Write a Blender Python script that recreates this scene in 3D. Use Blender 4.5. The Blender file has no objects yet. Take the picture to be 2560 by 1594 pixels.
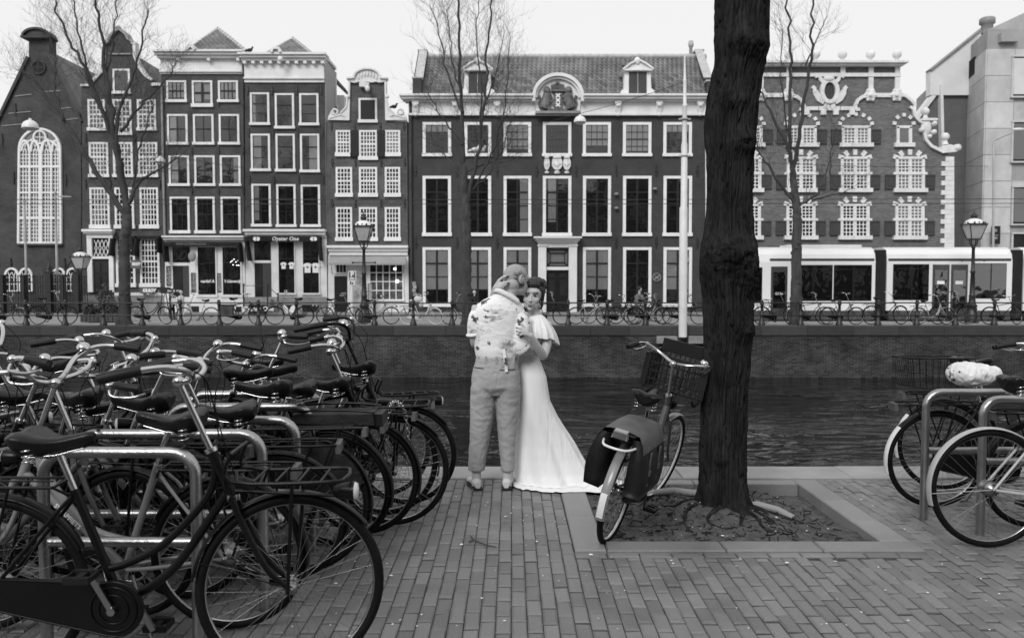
import bpy, math, random
from mathutils import Vector, Matrix, noise as mnoise
R = random.Random(11)
PI = math.pi
sc = bpy.context.scene
COL = sc.collection
# ---------------------------------------------------------------- camera, sky, sun, exposure
EYE, FOC = 1.55, 2000.0                       # eye height (m), focal length in photo pixels (2560 wide)
TILT = math.atan(90 / FOC)
cam = bpy.data.cameras.new('camera'); camo = bpy.data.objects.new('camera', cam); COL.objects.link(camo)
camo.location = (0, 0, EYE); camo.rotation_euler = (PI / 2 - TILT, 0, 0)
cam.sensor_width = 36; cam.lens = 36 * FOC / 2560; cam.clip_start = .05; cam.clip_end = 900
cam.dof.use_dof = True; cam.dof.focus_distance = 5.6; cam.dof.aperture_fstop = 3.6
sc.camera = camo
SUN_EL, SUN_AZ = math.radians(37), math.radians(203)
w = bpy.data.worlds.new('World'); sc.world = w; w.use_nodes = True
nt = w.node_tree; nt.nodes.clear()
sky = nt.nodes.new('ShaderNodeTexSky'); sky.sky_type = 'NISHITA'; sky.sun_disc = False
sky.sun_elevation = SUN_EL; sky.sun_rotation = SUN_AZ; sky.air_density = 1.0; sky.dust_density = 1.0; sky.ozone_density = 1.0
bw = nt.nodes.new('ShaderNodeRGBToBW')
cl = nt.nodes.new('ShaderNodeMix'); cl.data_type = 'FLOAT'; cl.inputs[0].default_value = .95; cl.inputs[3].default_value = 6.5     # even cloud layer over the clear sky
bg = nt.nodes.new('ShaderNodeBackground'); bg.inputs['Strength'].default_value = .10
wo = nt.nodes.new('ShaderNodeOutputWorld')
nt.links.new(sky.outputs[0], bw.inputs[0]); nt.links.new(bw.outputs[0], cl.inputs[2]); nt.links.new(cl.outputs[0], bg.inputs[0]); nt.links.new(bg.outputs[0], wo.inputs[0])
sl = bpy.data.lights.new('sun', 'SUN'); sl.energy = 1.5; sl.angle = math.radians(25); sl.color = (1, 1, 1)
so = bpy.data.objects.new('sun', sl); COL.objects.link(so)
sd = Vector((math.sin(SUN_AZ) * math.cos(SUN_EL), math.cos(SUN_AZ) * math.cos(SUN_EL), math.sin(SUN_EL)))
so.rotation_euler = sd.to_track_quat('Z', 'Y').to_euler(); so.location = (0, 0, 30)
sc.view_settings.view_transform = 'Standard'; sc.view_settings.look = 'None'
sc.view_settings.gamma = 1; sc.view_settings.use_curve_mapping = False
sc.view_settings.exposure = 0.5
sc.render.engine = 'CYCLES'
sc.cycles.max_bounces = 6; sc.cycles.transparent_max_bounces = 12
# ---------------------------------------------------------------- measured positions
def at(px, py, Y):
    "world point at distance Y seen at photo pixel (px, py)"
    x, y = (px - 1280) / FOC, (797 - py) / FOC
    ct, st = math.cos(TILT), math.sin(TILT)
    s = Y / (ct + y * st)
    return Vector((x * s, Y, EYE + s * (y * ct - st)))
def gnd(px, py):
    y = (797 - py) / FOC; ct, st = math.cos(TILT), math.sin(TILT)
    s = EYE / (st - y * ct)
    return Vector(((px - 1280) / FOC * s, s * (ct + y * st), 0))
# ---------------------------------------------------------------- objects
def tag(o, label=None, cat=None, group=None, kind=None):
    if label: o['label'] = label
    if cat: o['category'] = cat
    if group: o['group'] = group
    if kind: o['kind'] = kind
    return o
def thing(name, label, cat, loc=(0, 0, 0), rot=(0, 0, 0), group=None, scale=1):
    o = bpy.data.objects.new(name, None); COL.objects.link(o)
    o.location = loc; o.rotation_euler = rot; o.scale = (scale,) * 3; o.empty_display_size = .2
    return tag(o, label, cat, group)
def origin(o):
    while o.parent: o = o.parent
    return Vector(o.location)
def link(name, me, parent=None):
    o = bpy.data.objects.new(name, me); COL.objects.link(o)
    if parent: o.parent = parent
    return o
class MB:
    def __init__(s, world=False): s.v = []; s.f = []; s.sm = []; s.world = world; s.tone = None
    def add(s, vs, fs, smooth=False):
        n = len(s.v); s.v.extend([tuple(v) for v in vs])
        for f in fs: s.f.append(tuple(i + n for i in f)); s.sm.append(smooth)
    def box(s, x0, x1, y0, y1, z0, z1):
        s.add([(x0,y0,z0),(x1,y0,z0),(x1,y1,z0),(x0,y1,z0),(x0,y0,z1),(x1,y0,z1),(x1,y1,z1),(x0,y1,z1)],
              [(0,3,2,1),(4,5,6,7),(0,1,5,4),(1,2,6,5),(2,3,7,6),(3,0,4,7)])
    def hexa(s, b, t):
        "box from 4 bottom and 4 top corners"
        s.add(list(b) + list(t), [(0,3,2,1),(4,5,6,7),(0,1,5,4),(1,2,6,5),(2,3,7,6),(3,0,4,7)])
    def bar(s, p, q, w, h, up=(0, 0, 1)):
        p, q = Vector(p), Vector(q); d = (q - p)
        if d.length < 1e-6: return
        d.normalize(); u = Vector(up)
        if abs(d.dot(u)) > .98: u = Vector((0, 1, 0))
        a = d.cross(u).normalized() * w / 2; b = a.cross(d).normalized() * h / 2
        s.hexa([p-a-b, p+a-b, q+a-b, q-a-b], [p-a+b, p+a+b, q+a+b, q-a+b])
    def prism(s, poly, y0, y1):
        "polygon of (x, z) extruded along y"
        n = len(poly)
        vs = [(x, y0, z) for x, z in poly] + [(x, y1, z) for x, z in poly]
        s.add(vs, [tuple(range(n)), tuple(range(2*n-1, n-1, -1))] + [(i, i+n, (i+1) % n + n, (i+1) % n) for i in range(n)])
    def prismx(s, poly, x0, x1):
        "polygon of (y, z) extruded along x"
        n = len(poly)
        vs = [(x0, y, z) for y, z in poly] + [(x1, y, z) for y, z in poly]
        s.add(vs, [tuple(range(n-1, -1, -1)), tuple(range(n, 2*n))] + [(i, (i+1) % n, (i+1) % n + n, i+n) for i in range(n)])
    def tube(s, pts, r, n=8, closed=False, cap=True, flat=1.0, flatdir=None):
        "tube along points; r number or list; flat squashes along flatdir"
        pts = [Vector(p) for p in pts]; m = len(pts)
        if m < 2: return
        rs = r if isinstance(r, (list, tuple)) else [r] * m
        tan = []
        for i in range(m):
            if closed: t = pts[(i+1) % m] - pts[i-1]
            else: t = pts[min(i+1, m-1)] - pts[max(i-1, 0)]
            tan.append(t.normalized() if t.length > 1e-9 else Vector((0, 0, 1)))
        u = Vector((0, 0, 1)) if abs(tan[0].z) < .9 else Vector((1, 0, 0))
        if flatdir: u = Vector(flatdir)
        a = (u - tan[0] * u.dot(tan[0])).normalized()
        vs = []
        for i in range(m):
            a = a - tan[i] * a.dot(tan[i])
            if a.length < 1e-6: a = tan[i].orthogonal()
            a.normalize(); b = tan[i].cross(a)
            for k in range(n):
                an = 2 * PI * k / n
                vs.append(pts[i] + (a * math.cos(an) * flat + b * math.sin(an)) * rs[i])
        fs = []
        for i in range(m if closed else m - 1):
            j = (i + 1) % m
            for k in range(n):
                l = (k + 1) % n
                fs.append((i*n+k, j*n+k, j*n+l, i*n+l))
        s.add(vs, fs, True)
        if cap and not closed:
            s.add(vs[:n], [tuple(range(n))]); s.add(vs[-n:], [tuple(range(n-1, -1, -1))])
    def ring(s, c, rad, r, n=32, m=8, ax='y', squash=1.0, a0=0, a1=2*PI):
        c = Vector(c); full = abs(a1 - a0 - 2*PI) < 1e-6
        pts = []
        for i in range(n if full else n + 1):
            a = a0 + (a1 - a0) * i / n
            if ax == 'y': p = Vector((math.cos(a), 0, math.sin(a)))
            elif ax == 'z': p = Vector((math.cos(a), math.sin(a), 0))
            else: p = Vector((0, math.cos(a), math.sin(a)))
            pts.append(c + p * rad)
        s.tube(pts, r, m, closed=full, flat=squash, flatdir=None)
    def lathe(s, prof, c=(0, 0, 0), n=12, ax='z', smooth=True):
        c = Vector(c); vs = []; m = len(prof)
        for r, z in prof:
            for k in range(n):
                a = 2 * PI * k / n
                x, y = r * math.cos(a), r * math.sin(a)
                vs.append(c + (Vector((x, y, z)) if ax == 'z' else Vector((x, z, y)) if ax == 'y' else Vector((z, x, y))))
        fs = []
        for i in range(m - 1):
            for k in range(n):
                l = (k + 1) % n; q = (i*n+k, i*n+l, (i+1)*n+l, (i+1)*n+k)
                fs.append(q if ax != 'y' else q[::-1])
        s.add(vs, fs, smooth)
    def ball(s, c, r, n=10, m=7):
        if not isinstance(r, (tuple, list)): r = (r, r, r)
        c = Vector(c); vs = []
        for i in range(m + 1):
            t = PI * i / m
            for k in range(n):
                a = 2 * PI * k / n
                vs.append((c.x + r[0]*math.sin(t)*math.cos(a), c.y + r[1]*math.sin(t)*math.sin(a), c.z - r[2]*math.cos(t)))
        s.add(vs, [(i*n+k, i*n+(k+1) % n, (i+1)*n+(k+1) % n, (i+1)*n+k) for i in range(m) for k in range(n)], True)
    def disc(s, c, r, n=16, thick=.004, ax='y'):
        s.lathe([(0, -thick), (r, -thick), (r, thick), (0, thick)], c, n, ax, False)
    def mesh(s, name, off=None):
        me = bpy.data.meshes.new(name)
        vs = s.v if off is None else [(v[0]-off.x, v[1]-off.y, v[2]-off.z) for v in s.v]
        me.from_pydata(vs, [], s.f)
        me.polygons.foreach_set('use_smooth', s.sm)
        if s.tone:
            a = me.attributes.new('tone', 'FLOAT', 'FACE'); a.data.foreach_set('value', s.tone)
        me.update()
        return me
    def build(s, name, mat, parent=None, label=None, xf=None):
        if xf: s.v = [tuple(xf @ Vector(v)) for v in s.v]
        off = origin(parent) if (s.world and parent) else None
        me = s.mesh(name, off)
        if mat: me.materials.append(M[mat] if isinstance(mat, str) else mat)
        o = link(name, me, parent)
        if label: o['label'] = label
        return o
# ---------------------------------------------------------------- materials (the photograph is black and white: greys only)
M = {}
def g3(v): return (v, v, v, 1)
def newmat(name):
    m = bpy.data.materials.new(name); m.use_nodes = True; M[name] = m
    n = m.node_tree.nodes; return m, n, m.node_tree.links, n['Principled BSDF']
def pmat(name, lo, hi=None, scale=8., rough=.6, metal=0., bump=0., bscale=40., rvar=0., coat=0., stretch=None, rand=0., spec=None, detail=4):
    m, n, l, b = newmat(name)
    hi = lo if hi is None else hi
    tc = n.new('ShaderNodeTexCoord'); vec = tc.outputs['Object']
    if stretch:
        mp = n.new('ShaderNodeMapping'); mp.inputs['Scale'].default_value = stretch; l.new(vec, mp.inputs['Vector']); vec = mp.outputs[0]
    no = n.new('ShaderNodeTexNoise'); no.inputs['Scale'].default_value = scale; no.inputs['Detail'].default_value = detail; no.inputs['Roughness'].default_value = .65
    l.new(vec, no.inputs['Vector'])
    rp = n.new('ShaderNodeValToRGB'); rp.color_ramp.elements[0].color = g3(lo); rp.color_ramp.elements[1].color = g3(hi)
    rp.color_ramp.elements[0].position = .3; rp.color_ramp.elements[1].position = .7
    l.new(no.outputs['Fac'], rp.inputs[0]); col = rp.outputs[0]
    if rand:
        oi = n.new('ShaderNodeObjectInfo'); mr = n.new('ShaderNodeMapRange'); mr.inputs[3].default_value = 1 - rand; mr.inputs[4].default_value = 1 + rand
        l.new(oi.outputs['Random'], mr.inputs[0])
        mx = n.new('ShaderNodeMix'); mx.data_type = 'RGBA'; mx.blend_type = 'MULTIPLY'; mx.inputs[0].default_value = 1
        l.new(col, mx.inputs[6]); l.new(mr.outputs[0], mx.inputs[7]); col = mx.outputs[2]
    l.new(col, b.inputs['Base Color'])
    b.inputs['Roughness'].default_value = rough; b.inputs['Metallic'].default_value = metal
    if spec is None and metal < .5 and rough >= .5: spec = .28
    if spec is not None: b.inputs['Specular IOR Level'].default_value = spec
    if coat: b.inputs['Coat Weight'].default_value = coat; b.inputs['Coat Roughness'].default_value = .08
    if rvar:
        mr = n.new('ShaderNodeMapRange'); mr.inputs[3].default_value = max(.02, rough - rvar); mr.inputs[4].default_value = min(1, rough + rvar)
        l.new(no.outputs['Fac'], mr.inputs[0]); l.new(mr.outputs[0], b.inputs['Roughness'])
    if bump:
        n2 = n.new('ShaderNodeTexNoise'); n2.inputs['Scale'].default_value = bscale; n2.inputs['Detail'].default_value = 5
        l.new(vec, n2.inputs['Vector'])
        bp = n.new('ShaderNodeBump'); bp.inputs['Strength'].default_value = bump; bp.inputs['Distance'].default_value = .02
        l.new(n2.outputs['Fac'], bp.inputs['Height']); l.new(bp.outputs[0], b.inputs['Normal'])
    return m
def brickmat(name, c1, c2, mortar, bw_=.22, bh=.065, dirt=.5, rough=.8, bump=.25, msize=.012):
    "brick courses on walls: object x+y runs along the wall, z is up"
    m, n, l, b = newmat(name)
    tc = n.new('ShaderNodeTexCoord'); sx = n.new('ShaderNodeSeparateXYZ'); l.new(tc.outputs['Object'], sx.inputs[0])
    ad = n.new('ShaderNodeMath'); l.new(sx.outputs[0], ad.inputs[0]); l.new(sx.outputs[1], ad.inputs[1])
    cb = n.new('ShaderNodeCombineXYZ'); l.new(ad.outputs[0], cb.inputs[0]); l.new(sx.outputs[2], cb.inputs[1])
    br = n.new('ShaderNodeTexBrick'); br.inputs['Scale'].default_value = 1
    br.inputs['Brick Width'].default_value = bw_; br.inputs['Row Height'].default_value = bh; br.inputs['Mortar Size'].default_value = msize; br.inputs['Mortar Smooth'].default_value = .2
    br.inputs['Color1'].default_value = g3(c1); br.inputs['Color2'].default_value = g3(c2); br.inputs['Mortar'].default_value = g3(mortar)
    l.new(cb.outputs[0], br.inputs['Vector'])
    no = n.new('ShaderNodeTexNoise'); no.inputs['Scale'].default_value = .9; no.inputs['Detail'].default_value = 7; no.inputs['Roughness'].default_value = .7
    l.new(cb.outputs[0], no.inputs['Vector'])
    mr = n.new('ShaderNodeMapRange'); mr.inputs[1].default_value = .3; mr.inputs[2].default_value = .7; mr.inputs[3].default_value = 1 - dirt; mr.inputs[4].default_value = 1 + dirt
    l.new(no.outputs['Fac'], mr.inputs[0])
    mx = n.new('ShaderNodeMix'); mx.data_type = 'RGBA'; mx.blend_type = 'MULTIPLY'; mx.inputs[0].default_value = 1
    l.new(br.outputs['Color'], mx.inputs[6]); l.new(mr.outputs[0], mx.inputs[7]); l.new(mx.outputs[2], b.inputs['Base Color'])
    b.inputs['Roughness'].default_value = rough; b.inputs['Specular IOR Level'].default_value = .25
    bp = n.new('ShaderNodeBump'); bp.inputs['Strength'].default_value = bump; bp.inputs['Distance'].default_value = .01; bp.invert = True
    l.new(br.outputs['Fac'], bp.inputs['Height']); l.new(bp.outputs[0], b.inputs['Normal'])
    return m
def glassmat(name, tint=.8, refl=.10, wav=.02, scale=3.):
    "thin window glass: mostly clear, mirror at grazing angles, a little wavy"
    m = bpy.data.materials.new(name); m.use_nodes = True; M[name] = m
    n = m.node_tree.nodes; l = m.node_tree.links; n.clear()
    out = n.new('ShaderNodeOutputMaterial'); tr = n.new('ShaderNodeBsdfTransparent'); tr.inputs[0].default_value = g3(tint)
    gl = n.new('ShaderNodeBsdfGlossy'); gl.inputs['Roughness'].default_value = .03; gl.inputs['Color'].default_value = g3(.9)
    lw = n.new('ShaderNodeLayerWeight'); lw.inputs[0].default_value = .35
    mr = n.new('ShaderNodeMapRange'); mr.inputs[3].default_value = refl; mr.inputs[4].default_value = .9
    l.new(lw.outputs['Facing'], mr.inputs[0])
    tc = n.new('ShaderNodeTexCoord'); no = n.new('ShaderNodeTexNoise'); no.inputs['Scale'].default_value = scale; l.new(tc.outputs['Object'], no.inputs['Vector'])
    bp = n.new('ShaderNodeBump'); bp.inputs['Strength'].default_value = 1; bp.inputs['Distance'].default_value = wav
    l.new(no.outputs['Fac'], bp.inputs['Height']); l.new(bp.outputs[0], gl.inputs['Normal'])
    mx = n.new('ShaderNodeMixShader'); l.new(mr.outputs[0], mx.inputs[0]); l.new(tr.outputs[0], mx.inputs[1]); l.new(gl.outputs[0], mx.inputs[2]); l.new(mx.outputs[0], out.inputs[0])
    return m
def emitmat(name, s):
    m, n, l, b = newmat(name); b.inputs['Emission Color'].default_value = g3(1); b.inputs['Emission Strength'].default_value = s; b.inputs['Base Color'].default_value = g3(.8); return m
def stonemat(name, lo, hi, rough=.65, wet=0):
    "paving or coping stone with a per-piece tone attribute"
    m, n, l, b = newmat(name)
    ta = n.new('ShaderNodeAttribute'); ta.attribute_name = 'tone'
    geo = n.new('ShaderNodeNewGeometry')
    n1 = n.new('ShaderNodeTexNoise'); n1.inputs['Scale'].default_value = 3.2; n1.inputs['Detail'].default_value = 6; l.new(geo.outputs['Position'], n1.inputs['Vector'])
    n2 = n.new('ShaderNodeTexNoise'); n2.inputs['Scale'].default_value = 90; n2.inputs['Detail'].default_value = 5; n2.inputs['Roughness'].default_value = .7; l.new(geo.outputs['Position'], n2.inputs['Vector'])
    def mth(op, a, c):
        q = n.new('ShaderNodeMath'); q.operation = op
        for i, z in enumerate((a, c)):
            if isinstance(z, (int, float)): q.inputs[i].default_value = z
            else: l.new(z, q.inputs[i])
        return q.outputs[0]
    f = mth('ADD', mth('MULTIPLY', ta.outputs['Fac'], .22), mth('ADD', mth('MULTIPLY', n1.outputs['Fac'], .5), mth('MULTIPLY', n2.outputs['Fac'], .45)))
    rp = n.new('ShaderNodeValToRGB'); rp.color_ramp.elements[0].position = .35; rp.color_ramp.elements[1].position = 1.0
    rp.color_ramp.elements[0].color = g3(lo); rp.color_ramp.elements[1].color = g3(hi)
    l.new(f, rp.inputs[0]); l.new(rp.outputs[0], b.inputs['Base Color'])
    mr = n.new('ShaderNodeMapRange'); mr.inputs[1].default_value = .35; mr.inputs[2].default_value = .65; mr.inputs[3].default_value = rough - wet; mr.inputs[4].default_value = rough + .12
    l.new(n1.outputs['Fac'], mr.inputs[0]); l.new(mr.outputs[0], b.inputs['Roughness'])
    bp = n.new('ShaderNodeBump'); bp.inputs['Strength'].default_value = .35; bp.inputs['Distance'].default_value = .004
    l.new(n2.outputs['Fac'], bp.inputs['Height']); l.new(bp.outputs[0], b.inputs['Normal'])
    return m
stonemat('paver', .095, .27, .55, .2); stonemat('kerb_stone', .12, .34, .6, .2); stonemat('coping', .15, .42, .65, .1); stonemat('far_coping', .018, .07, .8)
pmat('bed', .025, .085, 14, .9, bump=.5, bscale=120)
pmat('soil', .035, .13, 14, .95, bump=1., bscale=60, detail=8)
pmat('white_paint', .68, .80, 2.5, .5)
pmat('white_trim', .60, .78, 1.5, .6, bump=.1, bscale=30)
pmat('stone_white', .58, .76, 3, .7, bump=.3, bscale=20)
pmat('dark_paint', .012, .02, 5, .35)
pmat('door_black', .008, .014, 5, .3)
pmat('shutter', .045, .06, 3, .6)
pmat('shutter_dark', .012, .018, 3, .6)
pmat('room_shade', .006, .03, .8, .9)  # dark base colour stands in for shade inside rooms and openings
pmat('blind', .52, .66, .9, .8)
pmat('curtain', .45, .62, 6, .9, stretch=(8, 1, .3))
pmat('plinth', .20, .30, 2, .8, bump=.2, bscale=20)
pmat('render_grey', .34, .44, 1.2, .8)
pmat('render_white', .62, .72, 1.2, .8)
pmat('tile', .10, .26, .9, .75, rand=.35, detail=6)
pmat('tile_ridge', .35, .5, 4, .8)
pmat('slate', .14, .24, 1.5, .7)
pmat('lead', .20, .30, 3, .5)
pmat('slab', .42, .58, .9, .75, bump=.1, bscale=30, rand=.10)
pmat('slab_dark', .26, .36, .9, .75)
pmat('relief', .05, .20, 5, .7, bump=.5, bscale=20)
pmat('iron', .010, .018, 6, .45)
pmat('pole_white', .58, .74, 1.5, .45)
pmat('pole_grey', .34, .42, 3, .5)
pmat('lamp_white', .66, .76, 3, .4)
pmat('lantern_glass', .34, .5, 2, .15, spec=.6)
pmat('wire', .03, .04, 3, .5)
pmat('board', .012, .022, 3, .6)
pmat('print_white', .8, None, 3, .6)
pmat('sign_grey', .10, .12, 3, .5)
pmat('awning', .26, .34, 1, .85)
pmat('awning_dark', .012, .02, 3, .85)
pmat('tram_white', .72, .80, .6, .22, coat=.5)
pmat('tram_dark', .045, .06, 1, .3, coat=.3)
pmat('tram_skirt', .05, .07, 1, .4)
pmat('rubber_dark', .02, .03, 3, .6)
pmat('twig', .035, .075, 2, .9)
pmat('trunk_far', .028, .085, 5, .95, bump=.8, bscale=14, stretch=(1, 1, .3))
pmat('planter', .05, .08, 6, .8)
pmat('leaf', .035, .10, 6, .7, rand=.2)
pmat('cloth_mid', .10, .14, 4, .9); pmat('cloth_dark', .018, .03, 4, .9); pmat('cloth_light', .5, .6, 4, .9)
pmat('skin_far', .34, .40, 4, .6); pmat('hair_grey', .4, .5, 9, .8); pmat('hair_dark', .02, .03, 9, .7)
pmat('goods', .04, .55, 2.6, .6, detail=8)
brickmat('brick_church', .040, .058, .075, dirt=.42)
brickmat('brick_a', .046, .066, .085, dirt=.40)
brickmat('brick_b', .050, .070, .085, dirt=.38)
brickmat('brick_c', .040, .058, .07, dirt=.40)
brickmat('brick_d', .060, .105, .11, dirt=.34)
brickmat('brick_main', .044, .054, .058, dirt=.24, bump=.12)
brickmat('brick_ren', .085, .16, .17, dirt=.20)
brickmat('brick_rear', .10, .12, .13, dirt=.15)
brickmat('brick_quay', .012, .045, .075, dirt=.75, rough=.7, bump=.6, msize=.009)
glassmat('glass', .6, .075, .004)
glassmat('glass_bright', .7, .09, .006, 2.)
glassmat('glass_tram', .5, .08, .012, 1.3)
emitmat('bulb', 2.2)
# ---------------------------------------------------------------- lettering
def text(s, size, mat, parent, loc, shear=0., name='lettering', rot=(PI/2, 0, 0), thick=.004, bold=0., align='CENTER', xs=1.):
    cu = bpy.data.curves.new('t', 'FONT'); cu.body = s; cu.size = size; cu.extrude = thick; cu.shear = shear; cu.offset = bold
    cu.align_x = align; cu.align_y = 'CENTER'; cu.resolution_u = 2
    t = bpy.data.objects.new('t', cu)
    me = bpy.data.meshes.new_from_object(t); bpy.data.objects.remove(t); bpy.data.curves.remove(cu)
    me.materials.clear(); me.materials.append(M[mat])
    o = link(name, me, parent)
    o.location = Vector(loc) - (origin(parent) if parent else Vector()); o.rotation_euler = rot; o.scale = (xs, 1, 1)
    return o
# ================================================================ ground, quays, canal
YQ = 6.67                                             # near quay edge
YF_, YH = 28.8, 40.0                                  # far quay edge, house fronts
PX0, PX1, PY0, PY1 = .36, .36 + 28 * .0725, 4.55, 6.20     # tree pit, outside of its kerb
pv = MB()
for x0, x1, y0, y1 in ((-90, 90, -60, PY0 + .02), (-90, PX0 + .02, PY0 + .02, PY1), (PX1 - .02, 90, PY0 + .02, PY1), (-90, 90, PY1, YQ - .02)):
    pv.add([(x0, y0, -.010), (x1, y0, -.010), (x1, y1, -.010), (x0, y1, -.010)], [(0, 1, 2, 3)])
pavement = tag(pv.build('pavement', 'bed'), kind='structure')
BW, BL, PX, PYB = .0680, .170, .0725, .184
def brick_geo(mb, cx, cy, w, l, dz, tilt=0, rz=0, r=R):
    hw, hl, c = w / 2, l / 2, .0062
    ca, sa = math.cos(rz), math.sin(rz)
    def P(x, y, z): return (cx + x*ca - y*sa, cy + x*sa + y*ca, z + dz + tilt * x)
    j = [c * r.uniform(.5, 1.9) for _ in range(4)]
    sg = ((-1, -1), (1, -1), (1, 1), (-1, 1))
    vs = [P(a*hw, b*hl, -.05) for a, b in sg] + [P(a*hw, b*hl, -.006) for a, b in sg] + [P(a*(hw-j[i]), b*(hl-j[i]*1.5), 0) for i, (a, b) in enumerate(sg)]
    fs = []
    for i in range(4):
        k = (i + 1) % 4
        fs += [(i, k, 4+k, 4+i), (4+i, 4+k, 8+k, 8+i)]
    mb.add(vs, fs + [(8, 9, 10, 11)])
    return 9
cand = []
ncol = 200
for i in range(-ncol // 2, ncol // 2):
    x0 = PX0 + i * PX; xc = x0 + PX / 2
    off = (PYB / 2 if i % 2 else 0) + R.uniform(-.022, .022)
    for j in range(0, 37):
        y0 = .2 + j * PYB + off - PYB; y1 = y0 + PYB - .015
        if PX0 - .01 < xc < PX1 + .01:
            segs = [(y0, min(y1, PY0 - .085)), (max(y0, PY1 + .004), y1)]
        else: segs = [(y0, y1)]
        for a, b in segs:
            b = min(b, 6.262)
            if b - a > .03: cand.append((xc, (a + b) / 2, BW + R.uniform(-.002, .002), b - a))
for k in range(11):                                   # course of long bricks laid against the pit kerb
    cand.append((None, k, 0, 0))
vis = [c for c in cand if c[0] is not None and c[1] - c[3]/2 > 3.40 and -.62 < c[0] < c[1] * .64 and c[3] > .15]
vis.sort(key=lambda c: c[1]); single = set(id(c) for c in vis[:300])
pool = []
for k in range(14):
    b = MB(); nf = brick_geo(b, 0, 0, BW, BL, 0); b.tone = [R.random()] * nf
    me = b.mesh('brick'); me.materials.append(M['paver']); pool.append(me)
rest = MB(); rest.tone = []
for c in cand:
    if c[0] is None:
        xx = PX0 + (c[1] + .5) * (PX1 - PX0) / 11
        n = brick_geo(rest, xx, PY0 - .040, (PX1 - PX0) / 11 - .008, .068, R.uniform(-.003, .002)); rest.tone += [R.random()] * n; continue
    sag = .006 * mnoise.noise(Vector((c[0] * 1.1, c[1] * 1.1, 0)))
    if c[0] > PX1 and c[1] > 4.4: sag += .010 * mnoise.noise(Vector((c[0] * 2.1, c[1] * 2, 5)))
    if id(c) in single:
        o = link('brick', R.choice(pool), pavement)
        o.location = (c[0], c[1], sag + R.gauss(0, .0016)); o.rotation_euler = (R.gauss(0, .008), R.gauss(0, .014), R.gauss(0, .008)); o.scale = (1, c[3] / BL, 1)
    else:
        n = brick_geo(rest, c[0], c[1], c[2], c[3], sag + R.gauss(0, .0016), R.gauss(0, .02), R.gauss(0, .008)); rest.tone += [R.random()] * n
tag(rest.build('paving_bricks', 'paver', pavement), kind='stuff')
def slab(mb, x0, x1, y0, y1, z0, z1, c=.008, skew=0):
    vs = [(x0, y0, z0), (x1, y0, z0), (x1, y1, z0), (x0, y1, z0), (x0, y0, z1-c), (x1, y0, z1-c), (x1, y1, z1-c), (x0, y1, z1-c),
          (x0+c, y0+c, z1), (x1-c, y0+c, z1), (x1-c, y1-c, z1), (x0+c, y1-c, z1)]
    fs = []
    for i in range(4):
        k = (i + 1) % 4; fs += [(i, k, 4+k, 4+i), (4+i, 4+k, 8+k, 8+i)]
    mb.add(vs, fs + [(8, 9, 10, 11), (3, 2, 1, 0)]); return 10
def stone(name, mat, parent, *a, **k):
    b = MB(); n = slab(b, *a, **k); b.tone = [R.random()] * n
    return b.build(name, mat, parent)
KW = .185
for y0, y1 in ((PY0 + .0, 5.235), (5.243, PY1)): stone('kerb_stone', 'kerb_stone', pavement, PX0 + .004, PX0 + KW, y0, y1, -.14, .010 + R.uniform(0, .006))
for x0, x1 in ((PX0 + KW + .005, 1.235), (1.242, 1.795), (1.802, PX1 - .004)): stone('kerb_stone', 'kerb_stone', pavement, x0, x1, PY0, PY0 + .165, -.14, .010 + R.uniform(0, .005))
for y0, y1 in ((PY0 + .171, 5.12), (5.127, 5.62), (5.627, PY1)): stone('kerb_stone', 'kerb_stone', pavement, PX1 - .19, PX1 - .012, y0, y1, -.14, .012 + R.uniform(0, .005))
for x0, x1 in ((PX0 + KW + .005, 1.4), (1.407, PX1 - .196)): stone('kerb_stone', 'kerb_stone', pavement, x0, x1, PY1 - .12, PY1, -.14, .012)
# soil of the tree pit
TX, TY = 1.425, 5.46
s = MB(); nx, ny = 150, 130; sx0, sx1, sy0, sy1 = PX0 + KW - .03, PX1 - .16, PY0 + .13, PY1 - .09
for j in range(ny + 1):
    for i in range(nx + 1):
        x = sx0 + (sx1 - sx0) * i / nx; y = sy0 + (sy1 - sy0) * j / ny
        d = math.hypot(x - TX, y - TY)
        z = -.010 - .06 * max(0, min(1, (x - 1.5) / .5)) * max(.25, min(1, (y - 4.7) / .6)) + .055 * math.exp(-(d / .32) ** 2)
        z += .022 * mnoise.fractal(Vector((x*5, y*5, 0)), 1, 2, 5) + .008 * mnoise.noise(Vector((x*40, y*40, 1)))
        s.v.append((x, y, z))
for j in range(ny):
    for i in range(nx):
        a = j * (nx + 1) + i; s.f.append((a, a+1, a+nx+2, a+nx+1)); s.sm.append(True)
tag(s.build('soil', 'soil'), kind='structure')
# near quay wall and coping
q = MB(); q.box(-90, 90, YQ - .42, YQ - .03, -3.2, -.12)
nearwall = tag(q.build('quay_wall', 'brick_quay'), kind='structure')
x = -11.3
while x < 11.5:
    L = R.uniform(1.05, 1.5); stone('coping_stone', 'coping', nearwall, x, x + L - .007, 6.268, YQ + R.uniform(-.008, .008), -.20, .014 + R.uniform(-.004, .004)); x += L
stone('coping_stone', 'coping', nearwall, -90, -11.31, 6.268, YQ, -.2, .012); stone('coping_stone', 'coping', nearwall, x, 90, 6.268, YQ, -.2, .012)
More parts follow.
